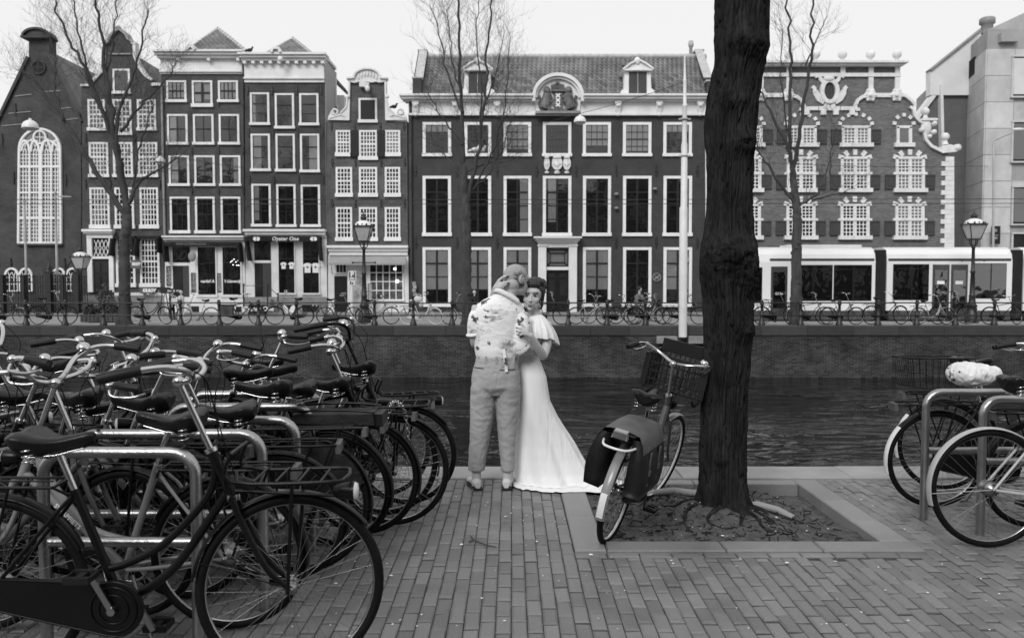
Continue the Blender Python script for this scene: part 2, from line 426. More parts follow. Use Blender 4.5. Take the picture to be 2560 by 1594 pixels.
# water
m, n, l, b = newmat('water')
b.inputs['Base Color'].default_value = g3(.006); b.inputs['Roughness'].default_value = .035; b.inputs['IOR'].default_value = 1.33
tc = n.new('ShaderNodeTexCoord'); bp0 = None
pn_ = n.new('ShaderNodeTexNoise'); pn_.inputs['Scale'].default_value = .16; pn_.inputs['Detail'].default_value = 3; l.new(tc.outputs['Object'], pn_.inputs['Vector'])
pm_ = n.new('ShaderNodeMapRange'); pm_.inputs[1].default_value = .42; pm_.inputs[2].default_value = .60; pm_.inputs[3].default_value = .12; pm_.inputs[4].default_value = 1; l.new(pn_.outputs['Fac'], pm_.inputs[0]); patch = pm_.outputs[0]
def wave(sc_, dist, strx, det=3, prev=None):
    mp = n.new('ShaderNodeMapping'); mp.inputs['Scale'].default_value = strx; l.new(tc.outputs['Object'], mp.inputs['Vector'])
    no = n.new('ShaderNodeTexNoise'); no.inputs['Scale'].default_value = sc_; no.inputs['Detail'].default_value = det; no.inputs['Distortion'].default_value = .6; l.new(mp.outputs[0], no.inputs['Vector'])
    bp = n.new('ShaderNodeBump'); bp.inputs['Strength'].default_value = 1; bp.inputs['Distance'].default_value = dist
    if patch:
        ml = n.new('ShaderNodeMath'); ml.operation = 'MULTIPLY'; l.new(no.outputs['Fac'], ml.inputs[0]); l.new(patch, ml.inputs[1]); l.new(ml.outputs[0], bp.inputs['Height'])
    else: l.new(no.outputs['Fac'], bp.inputs['Height'])
    if prev: l.new(prev.outputs[0], bp.inputs['Normal'])
    return bp
w1 = wave(1.7, .34, (.42, 1, 1), 2); w2 = wave(7.0, .014, (.5, 1, 1), 3, w1); l.new(w2.outputs[0], b.inputs['Normal'])
wt = MB(); wt.add([(-90, YQ - .05, -1.87), (90, YQ - .05, -1.87), (90, YF_ + .1, -1.87), (-90, YF_ + .1, -1.87)], [(0, 1, 2, 3)])
tag(wt.build('canal_water', 'water'), kind='structure')
# far quay wall, street, pavement
q = MB(); q.box(-90, 90, YF_ + .05, YF_ + .5, -3.2, -.33); q.box(-90, 90, YF_ - .02, YF_ + .06, -3.2, -1.80)
farwall = tag(q.build('quay_wall', 'brick_quay'), kind='structure')
x = -27.0
while x < 27:
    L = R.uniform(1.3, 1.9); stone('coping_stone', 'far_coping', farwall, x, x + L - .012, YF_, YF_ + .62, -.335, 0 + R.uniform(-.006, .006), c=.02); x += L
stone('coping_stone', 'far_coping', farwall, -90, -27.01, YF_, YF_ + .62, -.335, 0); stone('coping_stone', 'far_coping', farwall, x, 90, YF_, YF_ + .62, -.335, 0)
for px0, px1 in ((1642, 1693), (1721, 1772)):         # stone blocks beside the tram pole
    a, c = at(px0, 840, YF_ - .1), at(px1, 840, YF_ - .1)
    stone('stone_block', 'coping', farwall, a.x, c.x, YF_ - .16, YF_ + .06, -.62, -.36, c=.02)
brickmat('street_brick', .16, .24, .10, .2, .1, dirt=.3)
pmat('asphalt', .22, .30, 1.2, .8, bump=.2, bscale=60)
st = MB(); st.box(-90, 90, YF_ + .62, 30.9, -.4, .004); tag(st.build('quayside', 'asphalt'), kind='structure')
st = MB(); st.box(-90, 90, 30.9, 38.2, -.4, -.03); road = tag(st.build('road', 'asphalt'), kind='structure')
st = MB()
for y in (33.6, 35.05): st.box(-90, 90, y - .035, y + .035, -.031, -.024)
st.build('tram_rail', 'lead', road)
st = MB(); st.box(-90, 90, 38.2, 60, -.4, .10); tag(st.build('pavement', 'plinth'), kind='structure')
st = MB(); st.add([(-600, 60, -.1), (600, 60, -.1), (600, 700, -.1), (-600, 700, -.1)], [(0, 1, 2, 3)]); tag(st.build('ground', 'asphalt'), kind='structure')

# brick houses added unseen behind the camera for dark reflections in chrome and windows
nb_ = 0
for k, (x0, x1, hh) in enumerate(((-48, -36, 12.5), (-36, -27, 11), (-27, -17, 13), (-17, -9, 11.5), (-9, 1, 12.5), (1, 11, 11), (11, 20, 13), (20, 31, 12), (31, 44, 11.5))):
    b = MB(); b.box(x0 + .01, x1 - .01, -28, -17, 0, hh); b.prismx([(-28, hh), (-17, hh), (-22.5, hh + 3)], x0 + .01, x1 - .01); o = tag(b.build('added_bank_house', ('brick_b', 'brick_c', 'brick_d')[k % 3]), kind='structure')
    b = MB(); g = MB(); nw = 3 if x1 - x0 < 10 else 4
    for i in range(nw):
        for j in range(3):
            cx, cz = x0 + (x1-x0)*(i+.5)/nw, 2.2 + j*(hh-1.5)/3; b.box(cx-.75, cx+.75, -17.01, -16.95, cz-1.1, cz+1.1); g.box(cx-.6, cx+.6, -16.95, -16.93, cz-.95, cz+.95)
    b.build('window_frames', 'white_paint', o); g.build('window_panes', 'lead', o)
# ================================================================ houses across the canal (pixel measurements turned into metres on the front plane)
K = YH / FOC                                          # metres per photo pixel on the house fronts
def P2(px, py, Y=YH): v = at(px, py, Y); return (v.x, v.z)
def poly(pts, Y=YH): return [P2(x, y, Y) for x, y in pts]
def house(name, label, cat, px, Y=YH): return thing(name, label, cat, (at(px, 784, Y).x, Y, .1))
def rect(h, name, x0, y0, x1, y1, mat, proud=.05, back=0., Y=YH, label=None):
    a, c = P2(x0, (y0+y1)/2, Y), P2(x1, (y0+y1)/2, Y); b = MB(True)
    b.box(a[0], c[0], Y - proud, Y + .02 + back, P2(x0, y1, Y)[1], P2(x0, y0, Y)[1])
    return b.build(name, mat, h, label)
def shape(h, name, pts, mat, proud=.05, back=.0, Y=YH, label=None):
    b = MB(True); b.prism(poly(pts, Y), Y - proud, Y + .02 + back); return b.build(name, mat, h, label)
_anch = {}
def anchor(h, x, y, hh=26, Y=YH):
    if hh not in _anch:
        b = MB(); b.box(-.03, .03, -.05, 0, -hh*K/2, hh*K/2); b.box(-.055, .055, -.06, 0, -.05, .05)
        _anch[hh] = b.mesh('wall_anchor'); _anch[hh].materials.append(M['iron'])
    o = link('wall_anchor', _anch[hh], h); p = at(x, y, Y); o.location = Vector((p.x, Y - .003, p.z)) - origin(h)
def win(h, x0, y0, x1, y1, cols=2, rows=2, fr=5.5, bw=1.6, barmat='white_paint', frmat='white_paint', each=True, sill=8, split=None,
        glass='glass', curtain=None, Y=YH, inset=0, silly=0, sillw=2, barmid=None, top=True):
    k = Y / FOC; ym = (y0+y1)/2
    xa, xb = P2(x0, ym, Y)[0], P2(x1, ym, Y)[0]; za, zb = P2(x0, y1, Y)[1], P2(x0, y0, Y)[1]
    f = fr * k; s = sill * k; b = MB(True)
    b.box(xa, xa+f, Y-.065, Y+.01, za, zb); b.box(xb-f, xb, Y-.065, Y+.01, za, zb); b.box(xa+f, xb-f, Y-.062, Y+.01, zb-f*.9, zb)
    w = b.build('window', frmat, h)
    b = MB(True); b.box(xa - sillw*k, xb + sillw*k, Y-.12, Y-.002, za - .01, za + s); b.build('sill', frmat, w)
    xa += f; xb -= f; za += s; zb -= f*.9
    b = MB(True); b.box(xa, xb, Y-.006, Y+.008, za, zb); b.build('interior_shade', 'room_shade', w)  # dark sheet on the wall face, coloured as the shaded room behind
    xs = [xa + (xb-xa)*i/cols for i in range(cols+1)]; zs = [zb + (za-zb)*i/rows for i in range(rows+1)]
    br = MB(True); hb = bw*k/2
    for x in xs[1:-1]: br.box(x-hb*(barmid or 1), x+hb*(barmid or 1), Y-.055, Y-.022, za, zb)
    for i, z in enumerate(zs[1:-1], 1):
        t = hb * (2.1 if split == i else 1); br.box(xa, xb, Y-.0525 if split != i else Y-.06, Y-.024, z-t, z+t)
    for x in (xa, xb): br.box(x-.012, x+.012, Y-.057, Y-.02, za, zb)
    for z in (za, zb): br.box(xa, xb, Y-.0555, Y-.02, z-.012, z+.012)
    br.build('glazing_bars', barmat, w)
    pn = MB(True)
    for i in range(cols):
        for j in range(rows):
            if each: pn = MB(True)
            d = [R.uniform(-.004, .004) for _ in range(4)]
            pn.add([(xs[i], Y-.036+d[0], zs[j+1]), (xs[i+1], Y-.036+d[1], zs[j+1]), (xs[i+1], Y-.036+d[2], zs[j]), (xs[i], Y-.036+d[0]+d[2]-d[1], zs[j])], [(0, 1, 2, 3)])
            if each: pn.build('pane', glass, w)
    if not each: pn.build('panes', glass, w)
    if curtain:
        for c in curtain:                             # (kind, left, right, top, bottom) as fractions
            kd, l_, r_, t_, b_ = c; b = MB(True); W = xb-xa; Hh = zb-za
            X0, X1, Z1, Z0 = xa+W*l_, xa+W*r_, zb-Hh*t_, zb-Hh*b_
            if kd == 'blind': b.box(X0, X1, Y-.016, Y-.012, Z0, Z1)
            else:
                nn = 14; vs = []
                for i in range(nn+1):
                    x = X0+(X1-X0)*i/nn; y = Y-.018+.006*math.sin(i*2.2)
                    vs += [(x, y, Z0), (x + R.uniform(-.01, .01), y, Z1)]
                b.add(vs, [(2*i, 2*i+2, 2*i+3, 2*i+1) for i in range(nn)], True)
            b.build('curtain' if kd != 'blind' else 'blind', 'curtain' if kd != 'blind' else 'blind', w)
    return w
def arch_pts(x0, x1, ytop, yspring, n=16, ybot=None):
    cx, rx, ry = (x0+x1)/2, (x1-x0)/2, yspring-ytop
    pts = [(cx - rx*math.cos(PI*i/n), yspring - ry*math.sin(PI*i/n)) for i in range(n+1)]
    return ([(x0, ybot)] if ybot else []) + pts + ([(x1, ybot)] if ybot else [])
def line(mb, pts, wpx, Y, y0, y1, closed=False):
    "flat band of width wpx (pixels) along pixel points, from depth y0 to y1"
    P = [Vector((*P2(x, y, Y), 0)) for x, y in pts]; hw = wpx * Y / FOC / 2; n = len(P); L = []; Rr = []
    for i in range(n):
        a = P[i-1] if (i or closed) else P[i]; c = P[(i+1) % n] if (i < n-1 or closed) else P[i]
        t = (c-a).normalized(); nn = Vector((-t.y, t.x, 0)); L.append(P[i]+nn*hw); Rr.append(P[i]-nn*hw)
    for i in range(n if closed else n-1):
        j = (i+1) % n
        mb.hexa([(L[i].x, y0, L[i].y), (Rr[i].x, y0, Rr[i].y), (Rr[j].x, y0, Rr[j].y), (L[j].x, y0, L[j].y)],
                [(L[i].x, y1, L[i].y), (Rr[i].x, y1, Rr[i].y), (Rr[j].x, y1, Rr[j].y), (L[j].x, y1, L[j].y)])
def tile_mesh(w, l):
    b = MB(); n = 4; vs = []
    for j in range(2):
        for i in range(n+1):
            t = i/n; z = .045*math.sin(t*2*PI*.8 + .3) + (.055 if j == 0 else 0)
            vs.append(((t-.5)*w*1.06, (j-.5)*l*1.12, z))
    vs += [((i/n-.5)*w*1.06, -.5*l*1.12, -.02) for i in range(n+1)]
    b.add(vs, [(i, i+1, n+2+i, n+1+i) for i in range(n)] + [(2*n+2+i, 2*n+3+i, i+1, i) for i in range(n)], True)
    return b
def tiles(h, A, B, C, D, nu, nv, nsingle, inside=None):
    "pan tiles over the roof face A B (eaves) D C (ridge): corners as world points"
    A, B, C, D = map(Vector, (A, B, C, D)); u = (B-A).normalized(); up = ((C+D)/2 - (A+B)/2).normalized(); nrm = u.cross(up).normalized(); up = nrm.cross(u)
    w = (B-A).length/nu; l = (C-A).length/nv; me = None; rot = Matrix((u, up, nrm)).transposed(); cells = []
    for j in range(nv):
        for i in range(nu):
            s_, t_ = (i+.5)/nu, (j+.5)/nv
            p = (A*(1-s_)+B*s_)*(1-t_) + (C*(1-s_)+D*s_)*t_
            if inside is None or inside(s_, t_): cells.append((p, (D-C).length/max(.01, (B-A).length)*t_ + 1-t_))
    tm = tile_mesh(w, l); me = tm.mesh('roof_tile'); me.materials.append(M['tile']); rs = MB(True)
    for q, (p, sc_) in enumerate(cells):
        mx = Matrix.Translation(p + nrm*.02) @ rot.to_4x4() @ Matrix.Rotation(R.gauss(0, .02), 4, 'X') @ Matrix.Diagonal((sc_ if C != D else 1, 1, 1, 1))
        if q < nsingle:
            o = link('roof_tile', me, h); o.matrix_local = Matrix.Translation(-origin(h)) @ mx
        else: rs.add([mx @ Vector(v) for v in tm.v], tm.f, True)
    if rs.v: tag(rs.build('roof_tiles', 'tile', h), kind='stuff')
# ---- church at the far left
c = house('church', 'brick church with tall arched white window and narrow capped gable, leftmost building', 'church', 98)
shape(c, 'wall', [(-120, 800), (-120, 545), (72, 143), (72, 98), (123, 98), (123, 136), (205, 305), (205, 800)], 'brick_church', 0, .6)
b = MB(True); cp = arch_pts(68, 127, 78, 97, 14)
b.prism(poly(cp), YH-.22, YH+.5); b.box(P2(62, 95)[0], P2(131, 95)[0], YH-.3, YH+.5, P2(98, 99)[1], P2(98, 94)[1]); b.build('gable_cap', 'brick_c', c)
b = MB(True); line(b, [(60, 97)] + arch_pts(64, 130, 75, 95, 14) + [(133, 97)], 5, YH, YH-.32, YH+.4); b.build('cornice', 'iron', c)
b = MB(True); A, Bp = at(124, 128, YH+.5), at(206, 312, YH+.5)
b.add([A, Bp, (Bp.x, YH+22, Bp.z), (A.x, YH+22, A.z), (A.x-6.0, YH+.5, A.z-13), (A.x-6, YH+22, A.z-13)], [(0, 1, 2, 3), (0, 3, 5, 4)]); b.build('roof', 'slate', c)
b = MB(True); line(b, [(72, 143), (-120, 545)], 7, YH, YH-.12, YH+.5); line(b, [(123, 136), (205, 305)], 6, YH, YH-.1, YH+.5); b.build('gable_edge', 'iron', c)
b = MB(True); b.lathe([(0, -.02), (.27, -.02), (.27, .02), (0, .02)], at(97, 169, YH-.03), 20, 'y', False); ro = b.build('round_window', 'room_shade', c)
b = MB(True); b.ring(at(97, 169, YH-.05), .31, .05, 24, 6); line(b, [(97, 155), (97, 183)], 2, YH, YH-.07, YH-.04); line(b, [(83, 169), (111, 169)], 2, YH, YH-.068, YH-.042); b.build('frame', 'iron', ro)
for (a0, b0, a1, b1) in ((38, 241, 80, 236), (22, 284, 78, 279), (5, 315, 70, 309), (112, 230, 152, 227), (150, 272, 182, 269), (155, 301, 200, 296)):
    b = MB(True); line(b, [(a0, b0), (a1, b1)], 2.2, YH, YH-.03, YH+.01); b.build('stone_band', 'plinth', c)
for x, y in ((6, 350), (35, 445), (165, 450), (39, 275), (28, 660), (163, 660)): anchor(c, x, y, 30)
wx0, wx1, wt, wsp, wb = 49, 155, 321, 374, 609
iw = shape(c, 'arched_window', arch_pts(wx0, wx1, wt, wsp, 20, wb), 'room_shade', .012)
b = MB(True)
line(b, [(wx0, wb)] + arch_pts(wx0+2, wx1-2, wt+2, wsp, 20) + [(wx1, wb)], 5, YH, YH-.14, YH-.01)
for x, wd in ((77, 4.5), (104, 9), (131, 4.5)): line(b, [(x, wb), (x, 376)], wd, YH, YH-.13, YH-.015)
for y, wd in ((417, 6), (482, 4), (545, 6), (607, 6)): line(b, [(wx0, y), (wx1, y)], wd, YH, YH-.12, YH-.016)
for x0, x1 in ((52, 77), (79, 101), (107, 130), (132, 153)):
    line(b, arch_pts(x0+1, x1-1, 352, 380, 10), 5, YH, YH-.128, YH-.014)
    for t in (.33, .67): line(b, [(x0+(x1-x0)*t, 382), (x0+(x1-x0)*(1-t), 358)], 1.8, YH, YH-.09, YH-.02)
cc = [(102+15*math.cos(PI*i/12), 344+16*math.sin(PI*i/12)) for i in range(24)]
line(b, cc, 4, YH, YH-.127, YH-.013, True); line(b, [(102, 329), (102, 360)], 1.8, YH, YH-.1, YH-.018); line(b, [(87, 344), (117, 344)], 1.8, YH, YH-.098, YH-.0185)
line(b, [(60, 366), (88, 345)], 3, YH, YH-.11, YH-.017); line(b, [(144, 366), (116, 345)], 3, YH, YH-.11, YH-.017); line(b, arch_pts(58, 100, 352, 378, 10), 3, YH, YH-.126, YH-.0145); line(b, arch_pts(104, 148, 352, 378, 10), 3, YH, YH-.1255, YH-.0142)
b.build('tracery', 'white_paint', iw)
b = MB(True)
for x0, x1 in ((52, 75), (79.5, 99.5), (108.5, 129), (133.5, 153)):
    for t in (1, 2): line(b, [(x0+(x1-x0)*t/3, 604), (x0+(x1-x0)*t/3, 374)], 1.9, YH, YH-.075, YH-.022)
    for g0, g1, nr in ((378, 415, 4), (420, 480, 6), (484, 543, 6), (548, 604, 6)):
        for i in range(1, nr): line(b, [(x0, g0+(g1-g0)*i/nr), (x1, g0+(g1-g0)*i/nr)], 1.9, YH, YH-.073, YH-.0225)
b.build('glazing_bars', 'white_paint', iw)
b = MB(True); b.prism(poly(arch_pts(wx0+2, wx1-2, wt+3, wsp, 20, wb-2)), YH-.03, YH-.027); b.build('panes', 'glass_bright', iw)
rect(c, 'sill', 46, 609, 158, 614, 'brick_c', .14)
for x0, x1 in ((14, 48), (50, 82), (133, 165), (167, 200)):
    aw = shape(c, 'basement_window', arch_pts(x0, x1, 670, 690, 12, 728), 'room_shade', .012)
    b = MB(True); line(b, [(x0, 728)] + arch_pts(x0+1, x1-1, 671, 690, 12) + [(x1, 728)], 5, YH, YH-.1, YH-.01)
    xm = (x0+x1)/2
    for t in (-5.5, 5.5): line(b, [(xm+t, 728), (xm+t, 690), (xm+t*1.9, 677)], 1.6, YH, YH-.07, YH-.02); line(b, [(xm+t, 690), (xm, 680)], 1.4, YH, YH-.065, YH-.021)
    for y in (693, 710): line(b, [(x0, y), (x1, y)], 1.6, YH, YH-.068, YH-.0205)
    line(b, [(x0, 727), (x1, 727)], 3, YH, YH-.09, YH-.012); b.build('frame', 'white_paint', aw)
# ---- gabled house with scrolled shoulders
h = house('gabled_house', 'brick house with curved neck gable and small white panes behind the large bare tree', 'house', 303)
shape(h, 'wall', [(203, 800), (203, 215), (232, 205), (252, 186), (262, 160), (264, 116), (268, 110), (274, 95), (285, 82), (291, 68), (303, 72), (312, 82), (322, 94), (334, 108), (336, 140), (348, 170), (366, 192), (390, 204), (403, 214), (403, 800)], 'brick_a', 0, .5)
b = MB(True)
for pts in ([(337, 112), (338, 140), (349, 168), (366, 191), (382, 200)], [(262, 118), (262, 150), (254, 180), (232, 204)]): line(b, pts, 7, YH, YH-.10, YH+.3)
line(b, [(380, 212), (403, 212)], 7, YH, YH-.11, YH+.3); line(b, [(203, 214), (235, 214)], 5, YH, YH-.11, YH+.3)
line(b, [(330, 108), (341, 110)], 6, YH, YH-.13, YH+.3); b.build('gable_trim', 'stone_white', h)
b = MB(True); line(b, [(260, 112), (272, 106), (276, 94), (290, 78), (300, 74), (316, 86), (322, 98), (336, 108)], 6, YH, YH-.15, YH+.4); b.ball(at(295, 71, YH), (.16, .2, .12)); line(b, [(272, 136), (328, 136)], 3, YH, YH-.08, YH); b.build('gable_crest', 'slab_dark', h)
b = MB(True); A = at(338, 138, YH+.6); E = at(402, 172, YH+.6)
b.add([(A.x, YH+.5, A.z), (A.x+2.0, YH+.5, A.z-3.0), (A.x+2.0, YH+14, A.z-3.0), (A.x, YH+14, A.z), (A.x-4, YH+.5, A.z-4.5), (A.x-4, YH+14, A.z-4.5)], [(0, 1, 2, 3), (0, 3, 5, 4)]); b.build('roof', 'slate', h)
win(h, 283, 173, 326, 235, 1, 1, 5, 2, 'shutter_dark', 'white_trim', False, 6)
for x0, x1, yb in ((221, 264, 327), (283, 330, 338), (344, 391, 327)): win(h, x0, 249, x1, yb, 4, 6, 4.5, 2.1, 'white_trim', 'white_trim', False, 7, 3, 'glass_bright')
for x0, x1 in ((224, 272), (284, 333), (346, 395)): win(h, x0, 356, x1, 443, 5, 7, 4.5, 2.1, 'white_trim', 'white_trim', False, 7, 3, 'glass_bright')
for x0, x1 in ((226, 275), (288, 336), (351, 397)): win(h, x0, 469, x1, 571, 5, 7, 4.5, 2.1, 'white_trim', 'white_trim', False, 9, 3, 'glass_bright')
for x0, x1 in ((291, 339), (351, 400)):
    win(h, x0, 594, x1, 717, 5, 8, 5, 2.1, 'white_paint', 'white_paint', False, 9, 4)
    b = MB(True); line(b, [(x0-3, 594), (x1+3, 594)], 7, YH, YH-.25, YH+.01); line(b, [(x0-1, 597), (x0-6, 640)], 5, YH, YH-.5, YH-.02); line(b, [(x1+1, 597), (x1+4, 632)], 5, YH, YH-.5, YH-.02); b.build('awning_case', 'awning_dark', h)
b = MB(True); line(b, [(214, 577), (289, 577)], 6, YH, YH-.4, YH+.01); line(b, [(216, 582), (287, 582)], 5, YH, YH-.3, YH+.01); line(b, [(220, 590), (285, 590)], 10, YH, YH-.16, YH+.01)
line(b, [(226, 594), (229, 730)], 12, YH, YH-.14, YH+.01); line(b, [(280, 594), (282, 730)], 11, YH, YH-.14, YH+.01); b.build('door_surround', 'white_paint', h)
w_ = rect(h, 'fanlight', 234, 598, 275, 641, 'room_shade', .012)
b = MB(True)
for t in range(4): line(b, [(236+t*10, 640), (244+t*10, 620), (236+t*10, 599)], 1.6, YH, YH-.04, YH-.02); line(b, [(246+t*9.5, 640), (238+t*9.5, 620), (246+t*9.5, 599)], 1.6, YH, YH-.038, YH-.021)
b.build('glazing_bars', 'white_paint', w_); rect(w_, 'transom', 234, 641, 276, 647, 'white_paint', .13)
d_ = rect(h, 'door', 235, 648, 275, 736, 'door_black', .03)
for y0, y1 in ((655, 680), (688, 728)):
    for x0, x1 in ((239, 252), (258, 271)): rect(d_, 'door_panel', x0, y0, x1, y1, 'dark_paint', .05)
rect(h, 'plinth', 288, 731, 412, 739, 'render_white', .09); rect(h, 'basement', 214, 739, 412, 784, 'plinth', .05)
for k, (x0, x1, y0) in enumerate(((222, 286, 738), (226, 282, 750), (230, 280, 762))): b = MB(True); a_, e_ = P2(x0, y0), P2(x1, y0); b.box(a_[0]-.1*k, e_[0]+.1*k, YH-.5-.35*k, YH-.06, .1, a_[1]); b.build('doorstep', 'plinth', h)
for x, y in ((215, 460), (276, 460), (342, 460), (215, 345), (338, 345), (400, 462)): anchor(h, x, y, 22)
b = MB(True); b.tube([at(404, 215, YH-.08), at(408, 430, YH-.08), at(412, 590, YH-.08)], .06, 6); b.build('drainpipe', 'plinth', h)
sg = thing('shop_sign', 'small grey shop sign reading KILROY hung out beside the bare tree', 'sign', at(340, 660, YH-.4)); b = MB(True); a_, e_ = P2(329, 660, YH-.4), P2(351, 660, YH-.4)
b.box(a_[0], e_[0], YH-.46, YH-.36, P2(329, 671, YH-.4)[1], P2(329, 650, YH-.4)[1]); b.build('panel', 'sign_grey', sg); text('KILROY', .19, 'print_white', sg, at(340, 660, YH-.48), .15, bold=.012, xs=.62)
b = MB(True); b.bar(at(350, 652, YH-.4), at(350, 652, YH), .03, .03); b.build('bracket', 'iron', sg)
sg = thing('shop_sign', 'low grey sign reading KILROY under the window by the menu boards', 'sign', at(373, 726, YH-.2)); b = MB(True); a_, e_ = P2(358, 726), P2(390, 726)
b.box(a_[0], e_[0], YH-.35, YH-.1, P2(358, 733)[1], P2(358, 719)[1]); b.build('panel', 'sign_grey', sg); text('KILROY', .22, 'print_white', sg, at(373, 726, YH-.37), .15, bold=.014, xs=.85)
# ---- cornice house above the cafe
def cornice(h, x0, x1, ytop, yfr, ybot, over=10, blocks=(), bmat='white_trim', bw_=7, Y=YH):
    b = MB(True)
    for i, (dy0, dy1, ov, pr) in enumerate(((0, 5, over, .60), (5, 11, over*.72, .48), (11, 17, over*.4, .34))):
        a_, e_ = P2(x0-ov, ytop+dy0), P2(x1+ov, ytop+dy0); b.box(a_[0], e_[0], Y-pr, Y+.3, P2(x0, ytop+dy1)[1]+.002*i, P2(x0, ytop+dy0)[1])
    b.box(P2(x0, ytop+20)[0], P2(x1, ytop+20)[0], Y-.10, Y+.02, P2(x0, yfr)[1], P2(x0, ytop+17)[1])
    b.box(P2(x0-1, yfr)[0], P2(x1+1, yfr)[0], Y-.17, Y+.02, P2(x0, yfr+4)[1], P2(x0, yfr)[1])
    b.box(P2(x0, ybot)[0], P2(x1, ybot)[0], Y-.08, Y+.02, P2(x0, ybot)[1], P2(x0, yfr+4)[1]); o = b.build('cornice', bmat, h)
    for x in blocks: rect(h, 'bracket', x-bw_/2, ytop+16, x+bw_/2, ytop+24, bmat, .34)
    return o
def hip(h, L, Rr, apex, depth_a, yb=YH+.4):
    "hipped tiled roof: front triangle and right side"
    A, B = at(*L, yb), at(*Rr, yb); C = at(*apex, yb+depth_a)
    D = Vector((B.x, yb+depth_a*2.4, B.z)); E = Vector((C.x, yb+depth_a*2.4, C.z)); G = Vector((A.x, yb+depth_a*2.4, A.z))
    b = MB(True); dn = Vector((0, 0, -.06)); b.add([A+dn, B+dn, C+dn, D+dn, E+dn, G+dn], [(0, 1, 2), (1, 3, 4, 2), (0, 2, 4, 5)]); b.build('roof', 'slate', h)
    tiles(h, A, B, C, C, 30, 13, 40, None) if False else None
    u = (B-A); nrow = 12; tl = MB(True); tm = tile_mesh(.24, (C-(A+B)/2).length/nrow)
    fr = u.normalized(); 
    for (p0, p1, q0, q1) in ((A, B, C, C), (B, D, C, E)):
        uu = (p1-p0).normalized(); upv = ((q0+q1)/2-(p0+p1)/2).normalized(); nn = uu.cross(upv).normalized(); upv = nn.cross(uu); rot = Matrix((uu, upv, nn)).transposed().to_4x4()
        for j in range(nrow):
            t = (j+.5)/nrow; a_ = p0*(1-t)+q0*t; e_ = p1*(1-t)+q1*t; k = int((e_-a_).length/.24)
            for i in range(k):
                p = a_+(e_-a_)*((i+.5)/k); mx = Matrix.Translation(p+nn*.01) @ rot @ Matrix.Rotation(R.gauss(0, .03), 4, 'X'); tl.add([mx @ Vector(v) for v in tm.v], tm.f, True)
    tag(tl.build('roof_tiles', 'tile', h), kind='stuff')
    b = MB(True)
    for p, q in ((A, C), (B, C), (C, E)): b.tube([p, q], .10, 6)
    b.build('ridge_tiles', 'tile_ridge', h)
h = house('cafe_house', 'brick cornice house with a pointed tiled roof above the cafe with slim menu boards', 'house', 508)
shape(h, 'wall', [(403, 800), (403, 185), (608, 185), (612, 800)], 'brick_b', 0, .5)
cornice(h, 403, 606, 132, 178, 186, 10, (452, 527, 600))
b = MB(True); line(b, [(478, 133), (486, 124), (492, 124), (500, 133)], 8, YH, YH-.68, YH-.2); b.build('cornice_finial', 'white_trim', h)
hip(h, (458, 134), (622, 134), (545, 72), 3.6)
for x in (405, 476, 543, 604):
    for y in (258, 378, 478): anchor(h, x+4, y, 18)
cu1 = [('c', .02, .45, 0, .95), ('c', .6, .98, 0, .9)]
win(h, 417, 202, 467, 256, 4, 2, 5, 1.6, 'shutter_dark', 'white_trim', True, 6, 1, 'glass', [('c', 0, 1, .0, .85)])
win(h, 481, 202, 532, 268, 2, 2, 5, 5, 'shutter_dark', 'white_trim', True, 8, None, 'glass', [('c', 0, .5, .0, .9), ('c', .62, 1, .1, .8)])
win(h, 546, 202, 596, 256, 4, 2, 5, 1.6, 'shutter_dark', 'white_trim', True, 6, 1, 'glass', [('c', 0, 1, 0, .92)])
for r_, (y0, y1) in enumerate(((286, 362), (389, 465))):
    for i, x0 in enumerate((419 + 4*r_, 484 + 3*r_, 548 + 3*r_)):
        win(h, x0, y0, x0+51, y1, 2, 2, 5, 1.4, 'shutter_dark', 'white_trim', True, 6, 1, 'glass', [('c', .03, .42, 0, 1)] if (r_, i) in ((1, 0), (0, 0)) else [('c', .7, .98, 0, 1)] if (r_, i) == (1, 2) else None)
for x0 in (426, 489, 553): win(h, x0, 492, x0+49, 583, 3, 2, 5, 1.4, 'shutter_dark', 'white_trim', True, 7, 1)
b = MB(True); line(b, [(411, 592), (614, 592)], 4, YH, YH-.35, YH+.01); line(b, [(413, 597), (613, 597)], 6, YH, YH-.24, YH+.01); b.build('shop_cornice', 'white_trim', h)
shape(h, 'shop_front', [(414, 784), (414, 600), (613, 600), (614, 784)], 'white_trim', .06)
b = MB(True); line(b, [(418, 611), (606, 611)], 10, YH, YH-.42, YH-.065); line(b, [(420, 615), (424, 655)], 4, YH, YH-.6, YH-.07); line(b, [(604, 612), (608, 655)], 6, YH, YH-.6, YH-.07); b.build('awning_case', 'awning_dark', h)
text("PROEF EN DRINKLOKAAL", .13, 'plinth', h, at(478, 610, YH-.425), 0)
o = rect(h, 'door_opening', 434, 664, 474, 760, 'room_shade', .075); rect(o, 'door', 460, 665, 474, 758, 'shutter', .095)
w_ = rect(h, 'fanlight', 433, 617, 476, 656, 'room_shade', .07); b = MB(True); b.ring(at(455, 636, YH-.1), .24, .03, 20, 5); line(b, [(435, 655), (474, 619)], 1.5, YH, YH-.11, YH-.075); b.build('glazing_bars', 'iron', w_); rect(w_, 'pane', 433, 617, 476, 656, 'glass', .08)
win(h, 493, 615, 543, 742, 3, 3, 3, 1.2, 'shutter_dark', 'white_trim', True, 6, 1, Y=YH-.06)
win(h, 555, 615, 605, 742, 2, 3, 3, 1.2, 'shutter_dark', 'white_trim', True, 6, 1, Y=YH-.06)
text("verlof A", .21, 'print_white', h, at(518, 703, YH-.115), .3, bold=.006); text("'t Lieverdje", .20, 'print_white', h, at(582, 703, YH-.115), .3, bold=.006)
